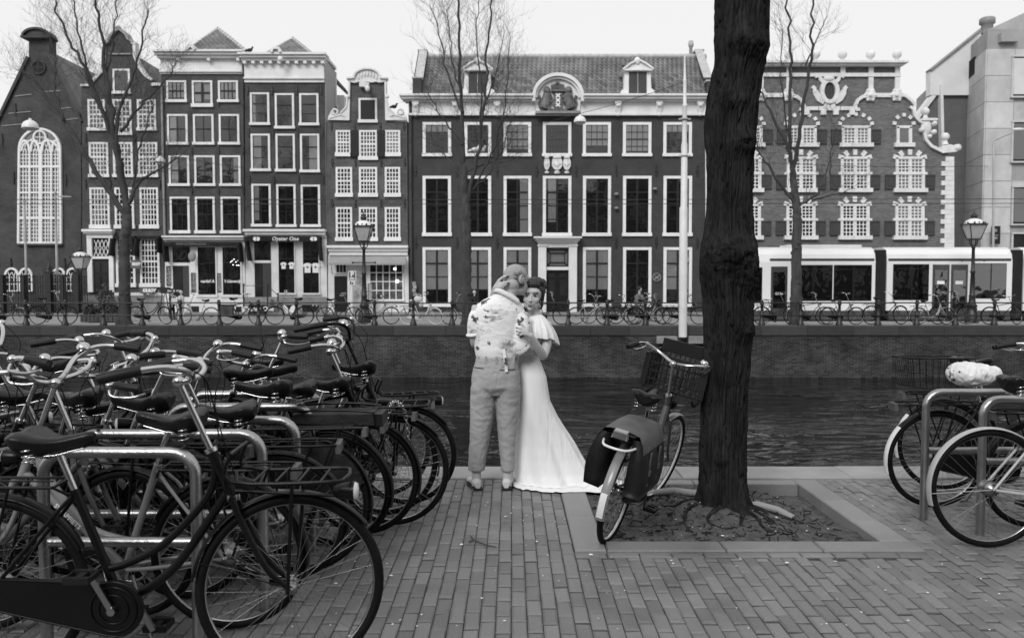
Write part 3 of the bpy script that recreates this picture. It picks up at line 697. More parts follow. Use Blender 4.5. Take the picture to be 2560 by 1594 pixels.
for x0, x1, y0, y1 in ((418, 429, 665, 714), (480, 491, 682, 730), (544, 554, 683, 730)):
    o = thing('menu_board', {418: 'slim black menu board left of the open cafe door', 480: 'slim black menu board between cafe door and window', 544: 'slim black menu board between the two cafe windows'}[x0], 'menu board', at((x0+x1)/2, y1, YH-.09), group='menu boards on the cafe front')
    rect(o, 'panel', x0, y0, x1, y1, 'board', .1, -.1)
    for k in range(9): text(R.choice(['bier', 'wijn', 'koffie', 'thee', 'soep', 'tosti', 'kaas']), .10, 'print_white', o, at((x0+x1)/2, y0+4+k*(y1-y0-6)/8.5, YH-.105), thick=.002)
b = MB(True)
for x, y in ((580, 652), (585, 648), (590, 655), (595, 651), (583, 662), (592, 663), (597, 663), (577, 655)): b.ball(at(x, y, YH-.085), .028, 6, 4)
b.build('shop_lights', 'bulb', h)
rect(h, 'basement', 414, 742, 613, 784, 'render_white', .12); rect(h, 'cellar_hatch', 592, 766, 606, 783, 'shutter_dark', .14); rect(h, 'cellar_hatch', 478, 765, 500, 783, 'shutter_dark', .14)
b = MB(True); p = at(480, 641, YH-.5); b.ball(p, (.20, .10, .26), 9, 6); b.tube([at(476, 626, YH-.5), at(476, 640, YH-.02)], .02, 5); b.build('hanging_emblem', 'plinth', h)
# ---- cornice house with the shirt shop
h = house('shop_house', 'tall brick cornice house with white toothed cornice above the clothes shop', 'house', 715)
shape(h, 'wall', [(613, 800), (612, 206), (812, 206), (819, 800)], 'brick_c', 0, .5)
cornice(h, 612, 811, 139, 195, 207, 9, [616+21.5*i for i in range(10)], 'white_trim', 8)
b = MB(True); line(b, [(688, 140), (692, 130), (706, 130), (710, 140)], 6, YH, YH-.7, YH-.3); b.ball(at(701, 148, YH-.62), .14, 8, 6); b.build('cornice_finial', 'white_trim', h)
hip(h, (658, 139), (785, 139), (733, 97), 3.6)
b = MB(True); A = at(812, 141, YH); g = at(818, 784, YH)
z1 = A.z; b.prismx([(YH+.02, .1), (YH+.02, z1-.1), (YH+2.2, z1-.1), (YH+2.2, z1-1.9), (YH+5.4, z1-4.2), (YH+10, z1-4.6), (YH+10, .1)], A.x-1.2, A.x+.012); b.build('side_wall', 'render_grey', h)
b = MB(True); b.bar((A.x+.05, YH+2.2, z1-1.9), (A.x+.05, YH+5.4, z1-4.2), .12, .2); b.box(A.x-.05, A.x+.08, YH+2.15, YH+2.3, z1-1.9, z1-.2); b.bar((A.x+.03, YH, z1-.02), (A.x+.03, YH+2.2, z1-.02), .12, .14); b.build('verge_board', 'render_white', h)
b = MB(True); b.box(A.x-1.0, A.x+.2, YH+3.6, YH+5, z1-4, z1-1.5); b.box(A.x-.6, A.x+.3, YH+3.0, YH+3.6, z1-3.6, z1-1.2); b.build('rear_dormer', 'render_white', h)
for x in (619, 680, 742, 803):
    for y in (226, 332, 450): anchor(h, x + (3 if y > 300 else 0) + (2 if y > 400 else 0), y, 22)
sp = {(0, 0): [('c', .0, .22, 0, 1)], (1, 0): [('c', .05, .55, 0, 1)], (1, 2): [('c', .45, .98, 0, 1)], (2, 0): [('c', .0, .35, 0, .9)]}
for r_, ys in enumerate((((232, 313), (234, 322), (234, 314)), ((335, 428), (335, 429), (335, 431)), ((460, 566), (461, 567), (462, 567)))):
    for i, x0 in enumerate((626, 688, 749)):
        win(h, x0+2*r_, ys[i][0], x0+48+2*r_, ys[i][1], 2 if r_ == 2 else 1, 3, 5, 1.3, 'shutter_dark', 'white_trim', True, 6, 1, 'glass', sp.get((r_, i)))
b = MB(True); line(b, [(615, 577), (817, 577)], 6, YH, YH-.5, YH+.01); line(b, [(618, 584), (815, 584)], 7, YH, YH-.38, YH+.01); line(b, [(618, 590), (815, 590)], 5, YH, YH-.22, YH+.01); b.build('shop_cornice', 'white_trim', h)
shape(h, 'shop_front', [(615, 784), (615, 590), (817, 590), (819, 784)], 'white_trim', .06)
rect(h, 'awning_case', 620, 592, 806, 604, 'awning_dark', .5)
text('Oyster One', .27, 'print_white', h, at(713, 597, YH-.51), .2, bold=.004)
for x in (641, 784):
    b = MB(True)
    for s_ in (-1, 1): b.lathe([(0, -.004), (.10, -.004), (.10, .004), (0, .004)], at(x+s_*3.6, 597, YH-.515), 10, 'y', False)
    b.v = [(v[0], v[1], v[2]) for v in b.v]; b.build('butterfly_emblem', 'print_white', h)
b = MB(True); line(b, [(622, 604), (630, 652)], 5, YH, YH-.55, YH-.08); line(b, [(803, 604), (807, 652)], 5, YH, YH-.55, YH-.08); b.build('awning_arm', 'awning_dark', h)
w_ = rect(h, 'fanlight', 637, 604, 678, 651, 'room_shade', .07); b = MB(True)
line(b, [(638, 650), (658, 605), (677, 650)], 1.4, YH, YH-.1, YH-.075); line(b, [(638, 606), (658, 650), (677, 606)], 1.4, YH, YH-.098, YH-.076); line(b, [(638, 628), (658, 605)], 1.2, YH, YH-.097, YH-.077); b.build('glazing_bars', 'iron', w_); rect(w_, 'pane', 637, 604, 678, 651, 'glass', .08); rect(w_, 'transom', 636, 651, 679, 657, 'white_trim', .1)
o = rect(h, 'door_opening', 638, 658, 679, 748, 'room_shade', .075); rect(o, 'door', 659, 659, 679, 747, 'shutter', .095)
for x0 in (695, 756): win(h, x0, 602, x0+44, 736, 2, 3, 2.5, 1.3, 'shutter_dark', 'white_trim', True, 4, 1, Y=YH-.06)
shirt = [(-.16, .2), (-.07, .24), (.07, .24), (.16, .2), (.24, .1), (.17, .05), (.14, .1), (.14, -.22), (-.14, -.22), (-.14, .1), (-.17, .05), (-.24, .1)]
for k, (x, y, s_) in enumerate(((709, 664, .72), (729, 664, .72), (769, 670, 1.05), (789, 670, 1.05))):
    p = at(x, y, YH-.13); o = thing('tshirt', ('first white T-shirt from the left hung', 'second white T-shirt from the left hung', 'left of the two larger white T-shirts hung', 'rightmost white T-shirt hung')[k] + ' in the clothes shop window', 'T-shirt', p, group='T-shirts in the shop window', scale=s_)
    b = MB(); b.prism(shirt, -.02, .02); b.build('cloth', 'print_white', o); b = MB(); b.disc((0, -.024, .04), .05, 8, .002); b.build('print', 'cloth_dark', o)
rect(h, 'basement', 615, 742, 818, 784, 'plinth', .14); rect(h, 'cellar_window', 758, 762, 800, 782, 'shutter_dark', .16)
for k, y in enumerate((748, 757, 766)): b = MB(True); a_, e_ = P2(632, y), P2(684, y); b.box(a_[0], e_[0], YH-.5-.3*k, YH-.15, .1, a_[1]); b.build('doorstep', 'plinth', h)
b = MB(True)
for x, yy in ((609, 712), (669, 712), (695, 735)): b.tube([at(x, 775, YH-1.4), at(x, yy, YH-1.4)], .035, 6); b.ball(at(x, yy-1, YH-1.4), .05, 6, 5)
b.tube([at(609, 714, YH-1.4), at(669, 714, YH-1.4)], .015, 5); b.tube([at(669, 714, YH-1.4), at(695, 738, YH-1.4)], .015, 5); b.build('step_railing', 'iron', h)
o = thing('letter_board', 'black notice board reading Oyster One beside the clothes shop steps', 'sign', at(648, 780, YH-2.2))
b = MB(True); a_, e_ = P2(622, 770, YH-2.2), P2(667, 770, YH-2.2); b.box(a_[0], e_[0], YH-2.24, YH-2.2, P2(622, 786, YH-2.2)[1], P2(622, 761, YH-2.2)[1]); b.build('panel', 'board', o); text('Oyster One', .3, 'print_white', o, at(645, 772, YH-2.25), .2, bold=.008)
o = thing('butterfly_sign', 'pair of white rounded wing shapes on a dark board below the clothes shop', 'sign', at(722, 786, YH-2.0)); b = MB(True); a_, e_ = P2(706, 786, YH-2), P2(738, 762, YH-2); b.box(a_[0], e_[0], YH-2.0, YH-1.96, a_[1], e_[1]); b.build('panel', 'board', o)
for s_ in (-1, 1):
    b = MB(True); p = at(722+s_*8, 774, YH-2.02); b.v = [(p.x+math.cos(t*PI/8)*.12+s_*.07*math.sin(t*PI/8), y, p.z+math.sin(t*PI/8)*.22) for y in (YH-2.015, YH-2.0) for t in range(16)]; b.f = [tuple(range(16)), tuple(range(31, 15, -1))]+[(i, i+16, (i+1) % 16+16, (i+1) % 16) for i in range(16)]; b.sm = [False]*18; b.build('wing_shape', 'print_white', o)
# ---- small house with the white neck gable
h = house('neck_gable_house', 'narrow brick house with white scrolled neck gable and small paned windows', 'house', 918)
shape(h, 'wall', [(818, 800), (817, 303), (873, 303), (876, 206), (962, 206), (965, 303), (1018, 303), (1021, 800)], 'brick_d', 0, .5)
pd = arch_pts(888, 950, 175, 198, 16)
shape(h, 'pediment', [(873, 206), (870, 198), (884, 197)] + pd + [(954, 197), (968, 198), (965, 206), (948, 208), (940, 206), (930, 208), (920, 206), (908, 208), (898, 206), (888, 209)], 'stone_white', .14, .2)
b = MB(True); line(b, [(868, 198), (884, 197)] + arch_pts(886, 952, 174, 197, 16) + [(954, 197), (970, 198)], 4, YH, YH-.26, YH+.2)
for t in range(-3, 4): p = at(919+t*7.5, 196-11*math.cos(t*.42), YH-.15); b.ball((p.x, p.y, p.z), (.055, .05, .16), 6, 5)
b.build('pediment_moulding', 'stone_white', h)
for s_ in (-1, 1):
    f = lambda x, y: (919 + s_*(x-919) + (0 if s_ > 0 else .5), y)
    pts = [f(*q) for q in ((962, 206), (967, 206), (967, 244), (969, 262), (975, 275), (988, 286), (1000, 287), (1004, 278), (999, 274), (1004, 272), (1010, 280), (1016, 292), (1018, 301), (964, 302))]
    shape(h, 'gable_scroll', pts[::s_], 'stone_white', .13, .1)
    b = MB(True); b.ring(at(*f(1001, 280), YH-.14), .13, .05, 14, 6); line(b, [f(975, 292), f(985, 288), f(998, 292), f(1014, 296)], 3, YH, YH-.17, YH-.12); line(b, [f(968, 244), f(972, 270), f(986, 284)], 3.5, YH, YH-.18, YH-.12); b.ball(at(*f(968, 242), YH-.14), .1, 7, 5); b.build('scroll_carving', 'stone_white', h)
b = MB(True); p = at(912, 215, YH); b.box(p.x-.22, p.x+.25, YH-.3, YH+.01, p.z-.1, p.z+.1); b.bar((p.x+.15, YH-.05, p.z-.1), (p.x+.25, YH-1.0, p.z-.22), .16, .18); b.ball((p.x+.3, YH-.95, p.z-.36), (.12, .12, .15)); b.build('hoist_beam', 'stone_white', h)
w_ = win(h, 897, 246, 943, 307, 1, 1, 5, 1, 'white_trim', 'white_trim', True, 7); rect(w_, 'hatch', 902, 251, 938, 299, 'shutter_dark', .07)
b = MB(True)
for x0, x1 in ((877, 897), (943.5, 963.5)):
    sh = rect(h, 'shutter', x0, 327, x1, 393, 'shutter_dark', .12)
    for y in (332, 384): rect(sh, 'hinge', x0-1, y, x1-2, y+1.6, 'iron', .135)
dk = dict(cols=4, rows=6, fr=4.6, bw=2.2, barmat='white_paint', frmat='white_paint', each=False, sill=9, split=3)
for (y0, y1, yc) in ((326, 391, 400), (418, 492, 492), (518, 602, 602)):
    win(h, 840, y0, 881 - (3 if yc == 400 else 0), y1, **dk); win(h, 898, y0, 943.5, yc, **{**dk, 'cols': 5, 'rows': 6}); win(h, 962.5, y0, 1001, y1, **dk, curtain=[('c', 0, 1, 0, 1)] if yc == 400 else None)
for x in (829, 887, 951, 1010):
    for y in (316, 406, 508): anchor(h, x + (2 if y > 400 else 0), y, 20)
b = MB(True); line(b, [(821, 617), (1022, 617)], 6, YH, YH-.4, YH+.01); line(b, [(823, 624), (1021, 624)], 8, YH, YH-.26, YH+.01); line(b, [(824, 633), (1020, 633)], 10, YH, YH-.16, YH+.01); b.build('shop_cornice', 'white_paint', h)
shape(h, 'shop_front', [(821, 784), (821, 637), (1021, 637), (1023, 784)], 'white_trim', .07)
b = MB(True); p0, p1 = P2(826, 639), P2(1013, 639); q0 = P2(822, 658, YH-.9); q1 = P2(1015, 658, YH-.9)
b.hexa([(q0[0], YH-.9, q0[1]), (q1[0], YH-.9, q1[1]), (p1[0], YH-.075, p1[1]-.02), (p0[0], YH-.075, p0[1]-.02)], [(q0[0], YH-.9, q0[1]+.02), (q1[0], YH-.9, q1[1]+.02), (p1[0], YH-.075, p1[1]), (p0[0], YH-.075, p0[1])])
b.box(q0[0], q1[0], YH-.92, YH-.895, q0[1]-.08, q0[1]+.02); b.build('awning', 'awning', h)
b = MB(True); b.bar((p0[0]+.1, YH-.08, p0[1]-.9), (q0[0]+.1, YH-.88, q0[1]), .03, .03); b.bar((p1[0]-.1, YH-.08, p1[1]-.9), (q1[0]-.1, YH-.88, q1[1]), .03, .03); b.build('awning_arm', 'iron', h)
win(h, 839, 659, 868, 683, 3, 1, 2, 1.3, 'white_paint', 'white_paint', True, 2, Y=YH-.07)
d_ = rect(h, 'door', 837, 690, 869, 780, 'door_black', .09); rect(d_, 'letterbox', 850, 737, 859, 740, 'lead', .1)
o = rect(h, 'door_opening', 880, 690, 908, 780, 'goods', .085)
win(h, 922, 656, 1010, 752, 5, 4, 3.5, 2.4, 'white_paint', 'white_paint', True, 4, Y=YH-.07)
b = MB(True); b.box(P2(926, 730)[0], P2(1006, 730)[0], YH-.083, YH-.0815, P2(926, 746)[1], P2(926, 690)[1]); b.build('shop_display', 'goods', h)
b = MB(True); b.ball(at(987, 672, YH-.13), .07, 8, 6); b.ball(at(993, 703, YH-.13), .085, 8, 6); b.build('shop_lights', 'bulb', h)
rect(h, 'basement', 910, 756, 1022, 784, 'render_white', .12)
o = thing('postcard_rack', 'postcard stand of pale cards beside the paned shop window', 'display rack', at(922, 784, YH-.8)); b = MB(True)
for k in range(8):
    for j in range(2): p = at(917+j*9, 712+k*8, YH-.8); b.box(p.x-.07, p.x+.08, YH-.83-.02*(k % 2), YH-.8, p.z-.06, p.z+.06)
b.build('cards', 'goods', o); b = MB(True); b.tube([at(922, 784, YH-.75), at(922, 708, YH-.75)], .03, 6); b.build('post', 'iron', o)
o = thing('postcard_rack', 'tall narrow card rack leaning on wall at left edge of the wide house', 'display rack', at(1037, 760, YH-.2)); b = MB(True)
for k in range(4): p = at(1035+2*(k % 2), 708+k*9, YH-.2); b.box(p.x-.09, p.x+.09, YH-.24, YH-.2, p.z-.08, p.z+.08)
b.build('cards', 'goods', o)
# ---- the wide official house with the tiled roof
h = house('city_house', 'wide dark brick house with tiled roof, carved arch and white pillared door', 'house', 1394)
shape(h, 'wall', [(1022, 800), (1021, 289), (1772, 289), (1774, 800)], 'brick_main', 0, .5)
b = MB(True)
for dy0, dy1, ov, pr in ((241, 246, 19, .62), (246, 252, 14, .5), (252, 256, 8, .3)):
    a_, e_ = P2(1021-ov, dy0), P2(1772+ov*.4, dy0)
    for c0, c1 in ((a_[0], P2(1331, dy0)[0]), (P2(1457, dy0)[0], e_[0])): b.box(c0, c1, YH-pr, YH+.3, P2(1021, dy1)[1], P2(1021, dy0)[1])
a_, e_ = P2(1022, 270), P2(1772, 270); b.box(a_[0], e_[0], YH-.10, YH+.02, P2(1022, 285)[1], P2(1022, 256)[1]); b.box(a_[0]-.03, e_[0], YH-.2, YH+.02, P2(1022, 290)[1], P2(1022, 285)[1])
b.build('cornice', 'white_trim', h)
for x in (1040, 1138, 1243, 1544, 1646, 1748):
    b = MB(True); p = at(x, 253, YH); q_ = at(x, 293, YH)
    b.box(p.x-.16, p.x+.16, YH-.34, YH-.1, p.z-.2, p.z); b.hexa([(p.x-.12, YH-.16, q_.z+.08), (p.x+.12, YH-.16, q_.z+.08), (p.x+.12, YH-.1, q_.z+.08), (p.x-.12, YH-.1, q_.z+.08)], [(p.x-.13, YH-.32, p.z-.2), (p.x+.13, YH-.32, p.z-.2), (p.x+.13, YH-.1, p.z-.2), (p.x-.13, YH-.1, p.z-.2)])
    b.ball((p.x, YH-.2, q_.z+.08), (.11, .09, .08), 8, 5); b.ball((p.x, YH-.3, p.z-.25), (.12, .08, .1), 8, 5); b.build('bracket', 'white_trim', h)
YR = YH + 2.7
A, B_ = at(1053, 242, YH+.1), at(1768, 242, YH+.1); C = at(1067, 143, YR); D = at(1764, 143, YR)
b = MB(True); dn = Vector((0, .05, -.06)); b.add([A+dn, B_+dn, D+dn, C+dn, (D.x, YR+2.7, A.z), (C.x, YR+2.7, A.z)], [(0, 1, 2, 3), (3, 2, 4, 5)]); b.build('roof', 'slate', h)
def inroof(s_, t_):
    x = A.x + (B_.x-A.x)*s_; z = A.z + (D.z-A.z)*t_
    for px0, px1, py in ((1162, 1232, 182), (1555, 1632, 160)):
        if at(px0, 200, YH).x < x < at(px1, 200, YH).x and z < at(1200, py, YH+1.5).z: return False
    cx = at(1394, 245, YH).x; return not (math.hypot(x-cx, (z-A.z)*1.0) < 1.25)
tiles(h, A, B_, C, D, 60, 13, 300, inroof)
b = MB(True); n_ = 34
for i in range(n_): b.tube([C+(D-C)*(i/n_)+Vector((0, 0, .03)), C+(D-C)*((i+1.06)/n_)+Vector((0, 0, .045))], [.12, .135], 7)
b.build('ridge_tiles', 'tile_ridge', h)
for (x0, x1, sx) in ((A.x-.42, A.x+.02, -1), (B_.x-.02, B_.x+.36, 1)):
    b = MB(True); e = .0 if sx < 0 else .15
    b.prismx([(YH+.06, A.z-.1), (YH+.06, A.z+.9-e), (YH+.5, A.z+.9-e), (YH+.5, A.z+1.0), (YR-.1, D.z+.30), (YR+.6, D.z+.30), (YR+2.6, A.z+.3), (YR+2.6, A.z-.2)], x0, x1); pw = b.build('parapet', 'brick_main', h)
    b = MB(True); b.bar((((x0+x1)/2), YR-.15, D.z+.33), ((x0+x1)/2, YR+.65, D.z+.33), .5, .08); b.bar(((x0+x1)/2, YH+.04, A.z+.93-e), ((x0+x1)/2, YH+.5, A.z+.93-e), .5, .07); b.bar(((x0+x1)/2-sx*.05, YH+.5, A.z+1.02), ((x0+x1)/2-sx*.05, YR-.12, D.z+.32), .42, .06); b.build('coping', 'tile_ridge', pw)
b = MB(True); p = at(1727, 140, YR+1); b.lathe([(.09, -1), (.09, .45), (.12, .47), (.16, .62), (.13, .66), (.13, .78), (.05, .82), (0, .82)], p, 10); b.build('chimney_pipe', 'pole_grey', h)
for x0, x1, full in ((1165, 1230, 0), (1571, 1616, 1)):
    cx = (1194 if not full else 1593.5); Yd = YH + .05
    b = MB(True); b.prism(poly([(cx-43, 241), (cx-41, 228), (cx-34, 222), (cx-32, 180), (cx+32, 180), (cx+34, 222), (cx+42, 228), (cx+43, 241)], Yd), Yd-.1, Yd+.35); b.box(P2(cx-30, 200, Yd)[0], P2(cx+30, 200, Yd)[0], Yd+.3, Yd+2.4, P2(cx, 240, Yd)[1], P2(cx, 172, Yd)[1]); dm = b.build('dormer', 'white_trim', h)
    b = MB(True); b.prism(poly([(cx-35, 180), (cx-36, 175), (cx-20, 164), (cx-8, 158), (cx, 154), (cx+8, 158), (cx+20, 164), (cx+36, 175), (cx+35, 180)], Yd), Yd-.22, Yd+2.0)
    line(b, [(cx-38, 177), (cx-20, 163), (cx, 153), (cx+20, 163), (cx+38, 177)], 4, Yd, Yd-.34, Yd+2); line(b, [(cx-36, 178), (cx+36, 178)], 4, Yd, Yd-.3, Yd); b.ball(at(cx, 153, Yd-.2), (.16, .14, .2)); b.build('pediment', 'white_trim', dm)
    rect(dm, 'hatch', cx-22, 182, cx+22, 236, 'shutter', .13, -.1, Yd); b = MB(True); line(b, [(cx-24, 238), (cx+24, 238)], 3.5, Yd, Yd-.2, Yd); line(b, [(cx, 183), (cx, 236)], .8, Yd, Yd-.14, Yd-.1); b.build('sill', 'white_trim', dm)
# carved arch
ap = arch_pts(1338, 1450, 197, 247, 22)
b = MB(True); b.prism(poly([(1340, 288)] + [(1338, 262)] + ap + [(1450, 262), (1448, 288)]), YH-.22, YH+.8); pa = b.build('arched_pediment', 'white_trim', h)
b = MB(True); line(b, [(1334, 258)] + arch_pts(1334, 1454, 192, 246, 22) + [(1454, 258)], 8, YH, YH-.50, YH+.8); line(b, arch_pts(1340, 1448, 199, 248, 22), 5, YH, YH-.38, YH-.2); b.build('arch_moulding', 'white_trim', pa)
rect(pa, 'ledge', 1338, 283, 1449, 289, 'lead', .55)
b = MB(True); b.prism(poly([(1383, 236), (1405, 236), (1405, 270), (1400, 276), (1394, 279), (1388, 276), (1383, 270)]), YH-.34, YH-.2); shd = b.build('carved_shield', 'relief', pa)
b = MB(True)
for y in (243.5, 255, 266.5):
    line(b, [(1389, y-4.5), (1399, y+4.5)], 3.2, YH, YH-.39, YH-.33); line(b, [(1399, y-4.5), (1389, y+4.5)], 3.2, YH, YH-.392, YH-.332)
b.build('saltires', 'print_white', shd)
b = MB(True)
for t in range(-3, 4): p = at(1394+t*4.6, 218+abs(t)*.9, YH-.3); b.ball(p, (.06, .08, .22), 7, 6); b.ball(at(1394+t*4.7, 211+abs(t)*1.6, YH-.32), .07, 7, 5)
line(b, [(1378, 231), (1410, 231)], 5, YH, YH-.42, YH-.2); b.ball(at(1394, 209, YH-.3), .11, 8, 6); b.build('carved_crown', 'relief', pa)
for s_ in (-1, 1):
    f = lambda x, y, d=.3: at(1394 + s_*(x), y, YH-d)
    b = MB(True)
    b.tube([f(34, 272), f(30, 258), f(26, 242), f(27, 230)], [.26, .27, .25, .16], 9); b.ball(f(27, 226, .36), (.19, .17, .20), 9, 7); b.ball(f(23, 228, .42), (.09, .09, .09), 7, 5)
    b.tube([f(27, 242), f(18, 240, .36), f(14, 246, .38)], [.12, .09, .07], 7); b.tube([f(28, 252), f(19, 256, .38), f(14, 252, .38)], [.12, .09, .07], 7)
    b.tube([f(33, 268), f(22, 270, .38), f(19, 280, .38)], [.17, .12, .08], 7); b.tube([f(34, 270), f(38, 278), f(34, 281, .36)], [.16, .11, .08], 7)
    b.tube([f(36, 272), f(45, 268), f(48, 256), f(43, 248), f(47, 240)], [.07, .05, .05, .05, .09], 6); b.build('carved_lion', 'relief', pa)
b = MB(True); line(b, [(1372, 279), (1416, 279)], 6, YH, YH-.36, YH-.2); b.ball(at(1394, 277, YH-.36), (.3, .1, .12), 9, 6); b.build('carved_base', 'relief', pa)
for x, wd, sc_ in ((1367, 14, 1), (1392.5, 26, 1.35), (1417, 19, 1.1)):
    b = MB(True); hw = wd/2; b.prism(poly([(x-hw, 405), (x-hw+2, 398), (x+hw-2, 398), (x+hw, 405), (x+hw, 415), (x+hw*.6, 423), (x, 427), (x-hw*.6, 423), (x-hw, 415)]), YH-.13, YH)
    b.prism(poly([(x-hw*.75, 396), (x-hw*.8, 386), (x, 392), (x+hw*.8, 386), (x+hw*.75, 396)]), YH-.16, YH); b.ball(at(x, 431, YH-.05), (.12*sc_, .08, .07*sc_), 7, 5); b.ball(at(x, 411, YH-.13), (wd*K*.28, .05, .14), 8, 5)
    line(b, [(x-hw+2, 411), (x+hw-2, 411)], 1.4, YH, YH-.165, YH-.12); line(b, [(x, 400), (x, 424)], 1.4, YH, YH-.163, YH-.12); b.build('stone_shield', 'stone_white', h)
cols_ = ((1057, 1128), (1161, 1228), (1259, 1328), (1357, 1428), (1457, 1527), (1557, 1628), (1658, 1729))
for i, (x0, x1) in enumerate(cols_):
    win(h, x0, 306, x1, 391, 4, 4, 7.5, 1.3, 'shutter', 'white_paint', True, 7, 2, 'glass', [('blind', 0, 1, 0, .45 + .5*R.random())] if i in (2, 4, 5) else [('blind', 0, 1, 0, .25)] if i in (0, 6) else None)
    win(h, x0, 440, x1, 590, 2, 4, 7.5, 1.6, 'shutter_dark', 'white_paint', True, 8, 1, 'glass', [('c', .62, .98, 0, 1)] if i in (2, 6) else [('c', .1, .45, 0, .8)] if i == 3 else None, barmid=3)
    if i != 3: win(h, x0, 618, x1, 766, 2, 4, 7.5, 1.6, 'shutter_dark', 'white_paint', True, 8, 1, 'glass', None if i == 5 else [('blind', 0, 1, .0, .735)], barmid=3)
for y, xs in ((427, (1039, 1143, 1243, 1342, 1441, 1541, 1641, 1744)), (607, (1040, 1143, 1243, 1541, 1641, 1744))):
    for x in xs: anchor(h, x, y, 27)
b = MB(True); a_, e_ = P2(1334, 597), P2(1452, 597)
for y0, y1, ov, pr in ((593, 597, 0, .75), (597, 602, -4, .6), (602, 607, -8, .45)): p0, p1 = P2(1334-ov, y0), P2(1452+ov, y0); b.box(p0[0], p1[0], YH-pr, YH+.01, P2(0, y1)[1], P2(0, y0)[1])
line(b, [(1345, 613), (1441, 613)], 12, YH, YH-.3, YH+.01)
for x0, x1 in ((1345, 1365), (1421, 1441)):
    p0, p1 = P2(x0, 700), P2(x1, 700); b.box(p0[0], p1[0], YH-.33, YH+.01, .1, P2(0, 607)[1]); b.box(p0[0]-.04, p1[0]+.04, YH-.38, YH+.01, P2(0, 616)[1], P2(0, 612)[1])
b.build('door_surround', 'white_paint', h)
rect(h, 'transom', 1365, 667, 1421, 675, 'white_paint', .2)
w_ = rect(h, 'fanlight', 1365, 622, 1421, 667, 'blind', .02); b = MB(True)
for q_ in ([(1367, 624), (1419, 624), (1419, 665), (1367, 665)], [(1375, 633), (1411, 633), (1411, 656), (1375, 656)]): line(b, q_, 2.6, YH, YH-.09, YH-.03, True)
for p, q_ in (((1367, 624), (1375, 633)), ((1419, 624), (1411, 633)), ((1419, 665), (1411, 656)), ((1367, 665), (1375, 656))): line(b, [p, q_], 2.6, YH, YH-.088, YH-.031)
b.build('glazing_bars', 'shutter_dark', w_); rect(w_, 'pane', 1366, 623, 1420, 666, 'glass', .028)
d_ = rect(h, 'door', 1365, 675, 1421, 784, 'door_black', .03); rect(d_, 'door_leaf', 1366, 676, 1392.5, 784, 'door_black', .06); rect(d_, 'door_leaf', 1393.5, 676, 1420, 784, 'door_black', .06)
for x0, x1 in ((1370, 1387), (1399, 1416)):
    for y0, y1 in ((684, 694), (700, 740)):
        pn = rect(d_, 'door_panel', x0, y0, x1, y1, 'dark_paint', .09)
o = rect(h, 'plaque', 1641, 692, 1643, 694, 'lead', .05); b = MB(True); b.lathe([(0, -.06), (.19, -.06), (.23, -.02), (.23, 0), (0, 0)], at(1642, 693, YH), 18, 'y', False); b.build('disc', 'shutter', o); b = MB(True); b.ring(at(1642, 693, YH-.06), .2, .02, 20, 5); line(b, [(1635, 698), (1649, 688)], 3, YH, YH-.075, YH-.055); line(b, [(1636, 688), (1648, 699)], 1.5, YH, YH-.073, YH-.055); b.build('relief_mark', 'lead', o)
b = MB(True); b.tube([at(1026, 256, YH-.12), at(1027, 500, YH-.12), at(1029, 780, YH-.12)], .07, 7); b.build('drainpipe', 'brick_c', h)
b = MB(True); b.tube([at(1765, 365, YH-.15), at(1767, 780, YH-.15)], .05, 7); b.build('drainpipe', 'pole_white', h)
for x, y in ((1541, 486), (1541, 521), (1637, 473)): b = MB(True); b.box(*(lambda p: (p.x-.07, p.x+.07, YH-.16, YH+.01, p.z-.06, p.z+.06))(at(x, y, YH))); b.ball(at(x, y-1, YH-.2), (.11, .1, .07), 7, 5); b.build('wall_lamp', 'lead', h)
# ---- renaissance house on the right, white stone on brick
h = house('stepped_gable_house', 'brick house with white stone balls and scrolls on its gable behind the tram', 'house', 2072)
half = [(2242, 160), (2244, 236), (2256, 237), (2274, 245), (2287, 262), (2283, 276), (2284, 288), (2294, 303), (2308, 310), (2306, 332), (2312, 350), (2325, 366), (2345, 378), (2372, 383), (2380, 800)]
mir = [(4144 - x, y) for x, y in half][::-1]
mir[0] = (1774, 800); mir[1] = (1776, 383)
shape(h, 'wall', mir + half, 'brick_ren', 0, .5)
b = MB(True)
for y0, y1, ov, pr in ((158, 163, 16, .5), (163, 168, 8, .35)): p0, p1 = P2(1888-ov, y0), P2(2244+ov, y0); b.box(p0[0], p1[0], YH-pr, YH+.5, P2(0, y1)[1], P2(0, y0)[1])
p0, p1 = P2(1888, 188), P2(2250, 188); b.box(p0[0], p1[0], YH-.12, YH+.01, P2(0, 193)[1], P2(0, 184)[1]); b.build('cornice', 'stone_white', h)
for x in (1902, 1971, 2039, 2106, 2176, 2242):
    if x not in (2039,): line_ = rect(h, 'pilaster', x-6, 168, x+6, 238 if x not in (2106,) else 184, 'stone_white', .09)
    b = MB(True); b.lathe([(0, .62), (.10, .61), (.19, .54), (.22, .42), (.19, .30), (.11, .23), (.07, .18), (.06, .10), (.14, .04), (.16, 0)], at(x, 158, YH-.05), 14); b.build('ball_finial', 'stone_white', h)
for x in (1902, 1971, 2176, 2242):
    b = MB(True); b.ball(at(x, 238, YH-.06), (.30, .12, .30), 10, 7); b.ball(at(x, 238, YH-.17), .1, 8, 6)
    for q_ in range(6): p = at(x, 238, YH-.08); b.ball((p.x+.26*math.cos(q_*PI/3), p.y, p.z+.26*math.sin(q_*PI/3)), .09, 6, 5)
    b.build('rosette', 'stone_white', h)
b = MB(True); line(b, [(2184, 239), (2234, 239)], 10, YH, YH-.10, YH+.01); line(b, [(1910, 239), (1963, 239)], 10, YH, YH-.10, YH+.01)
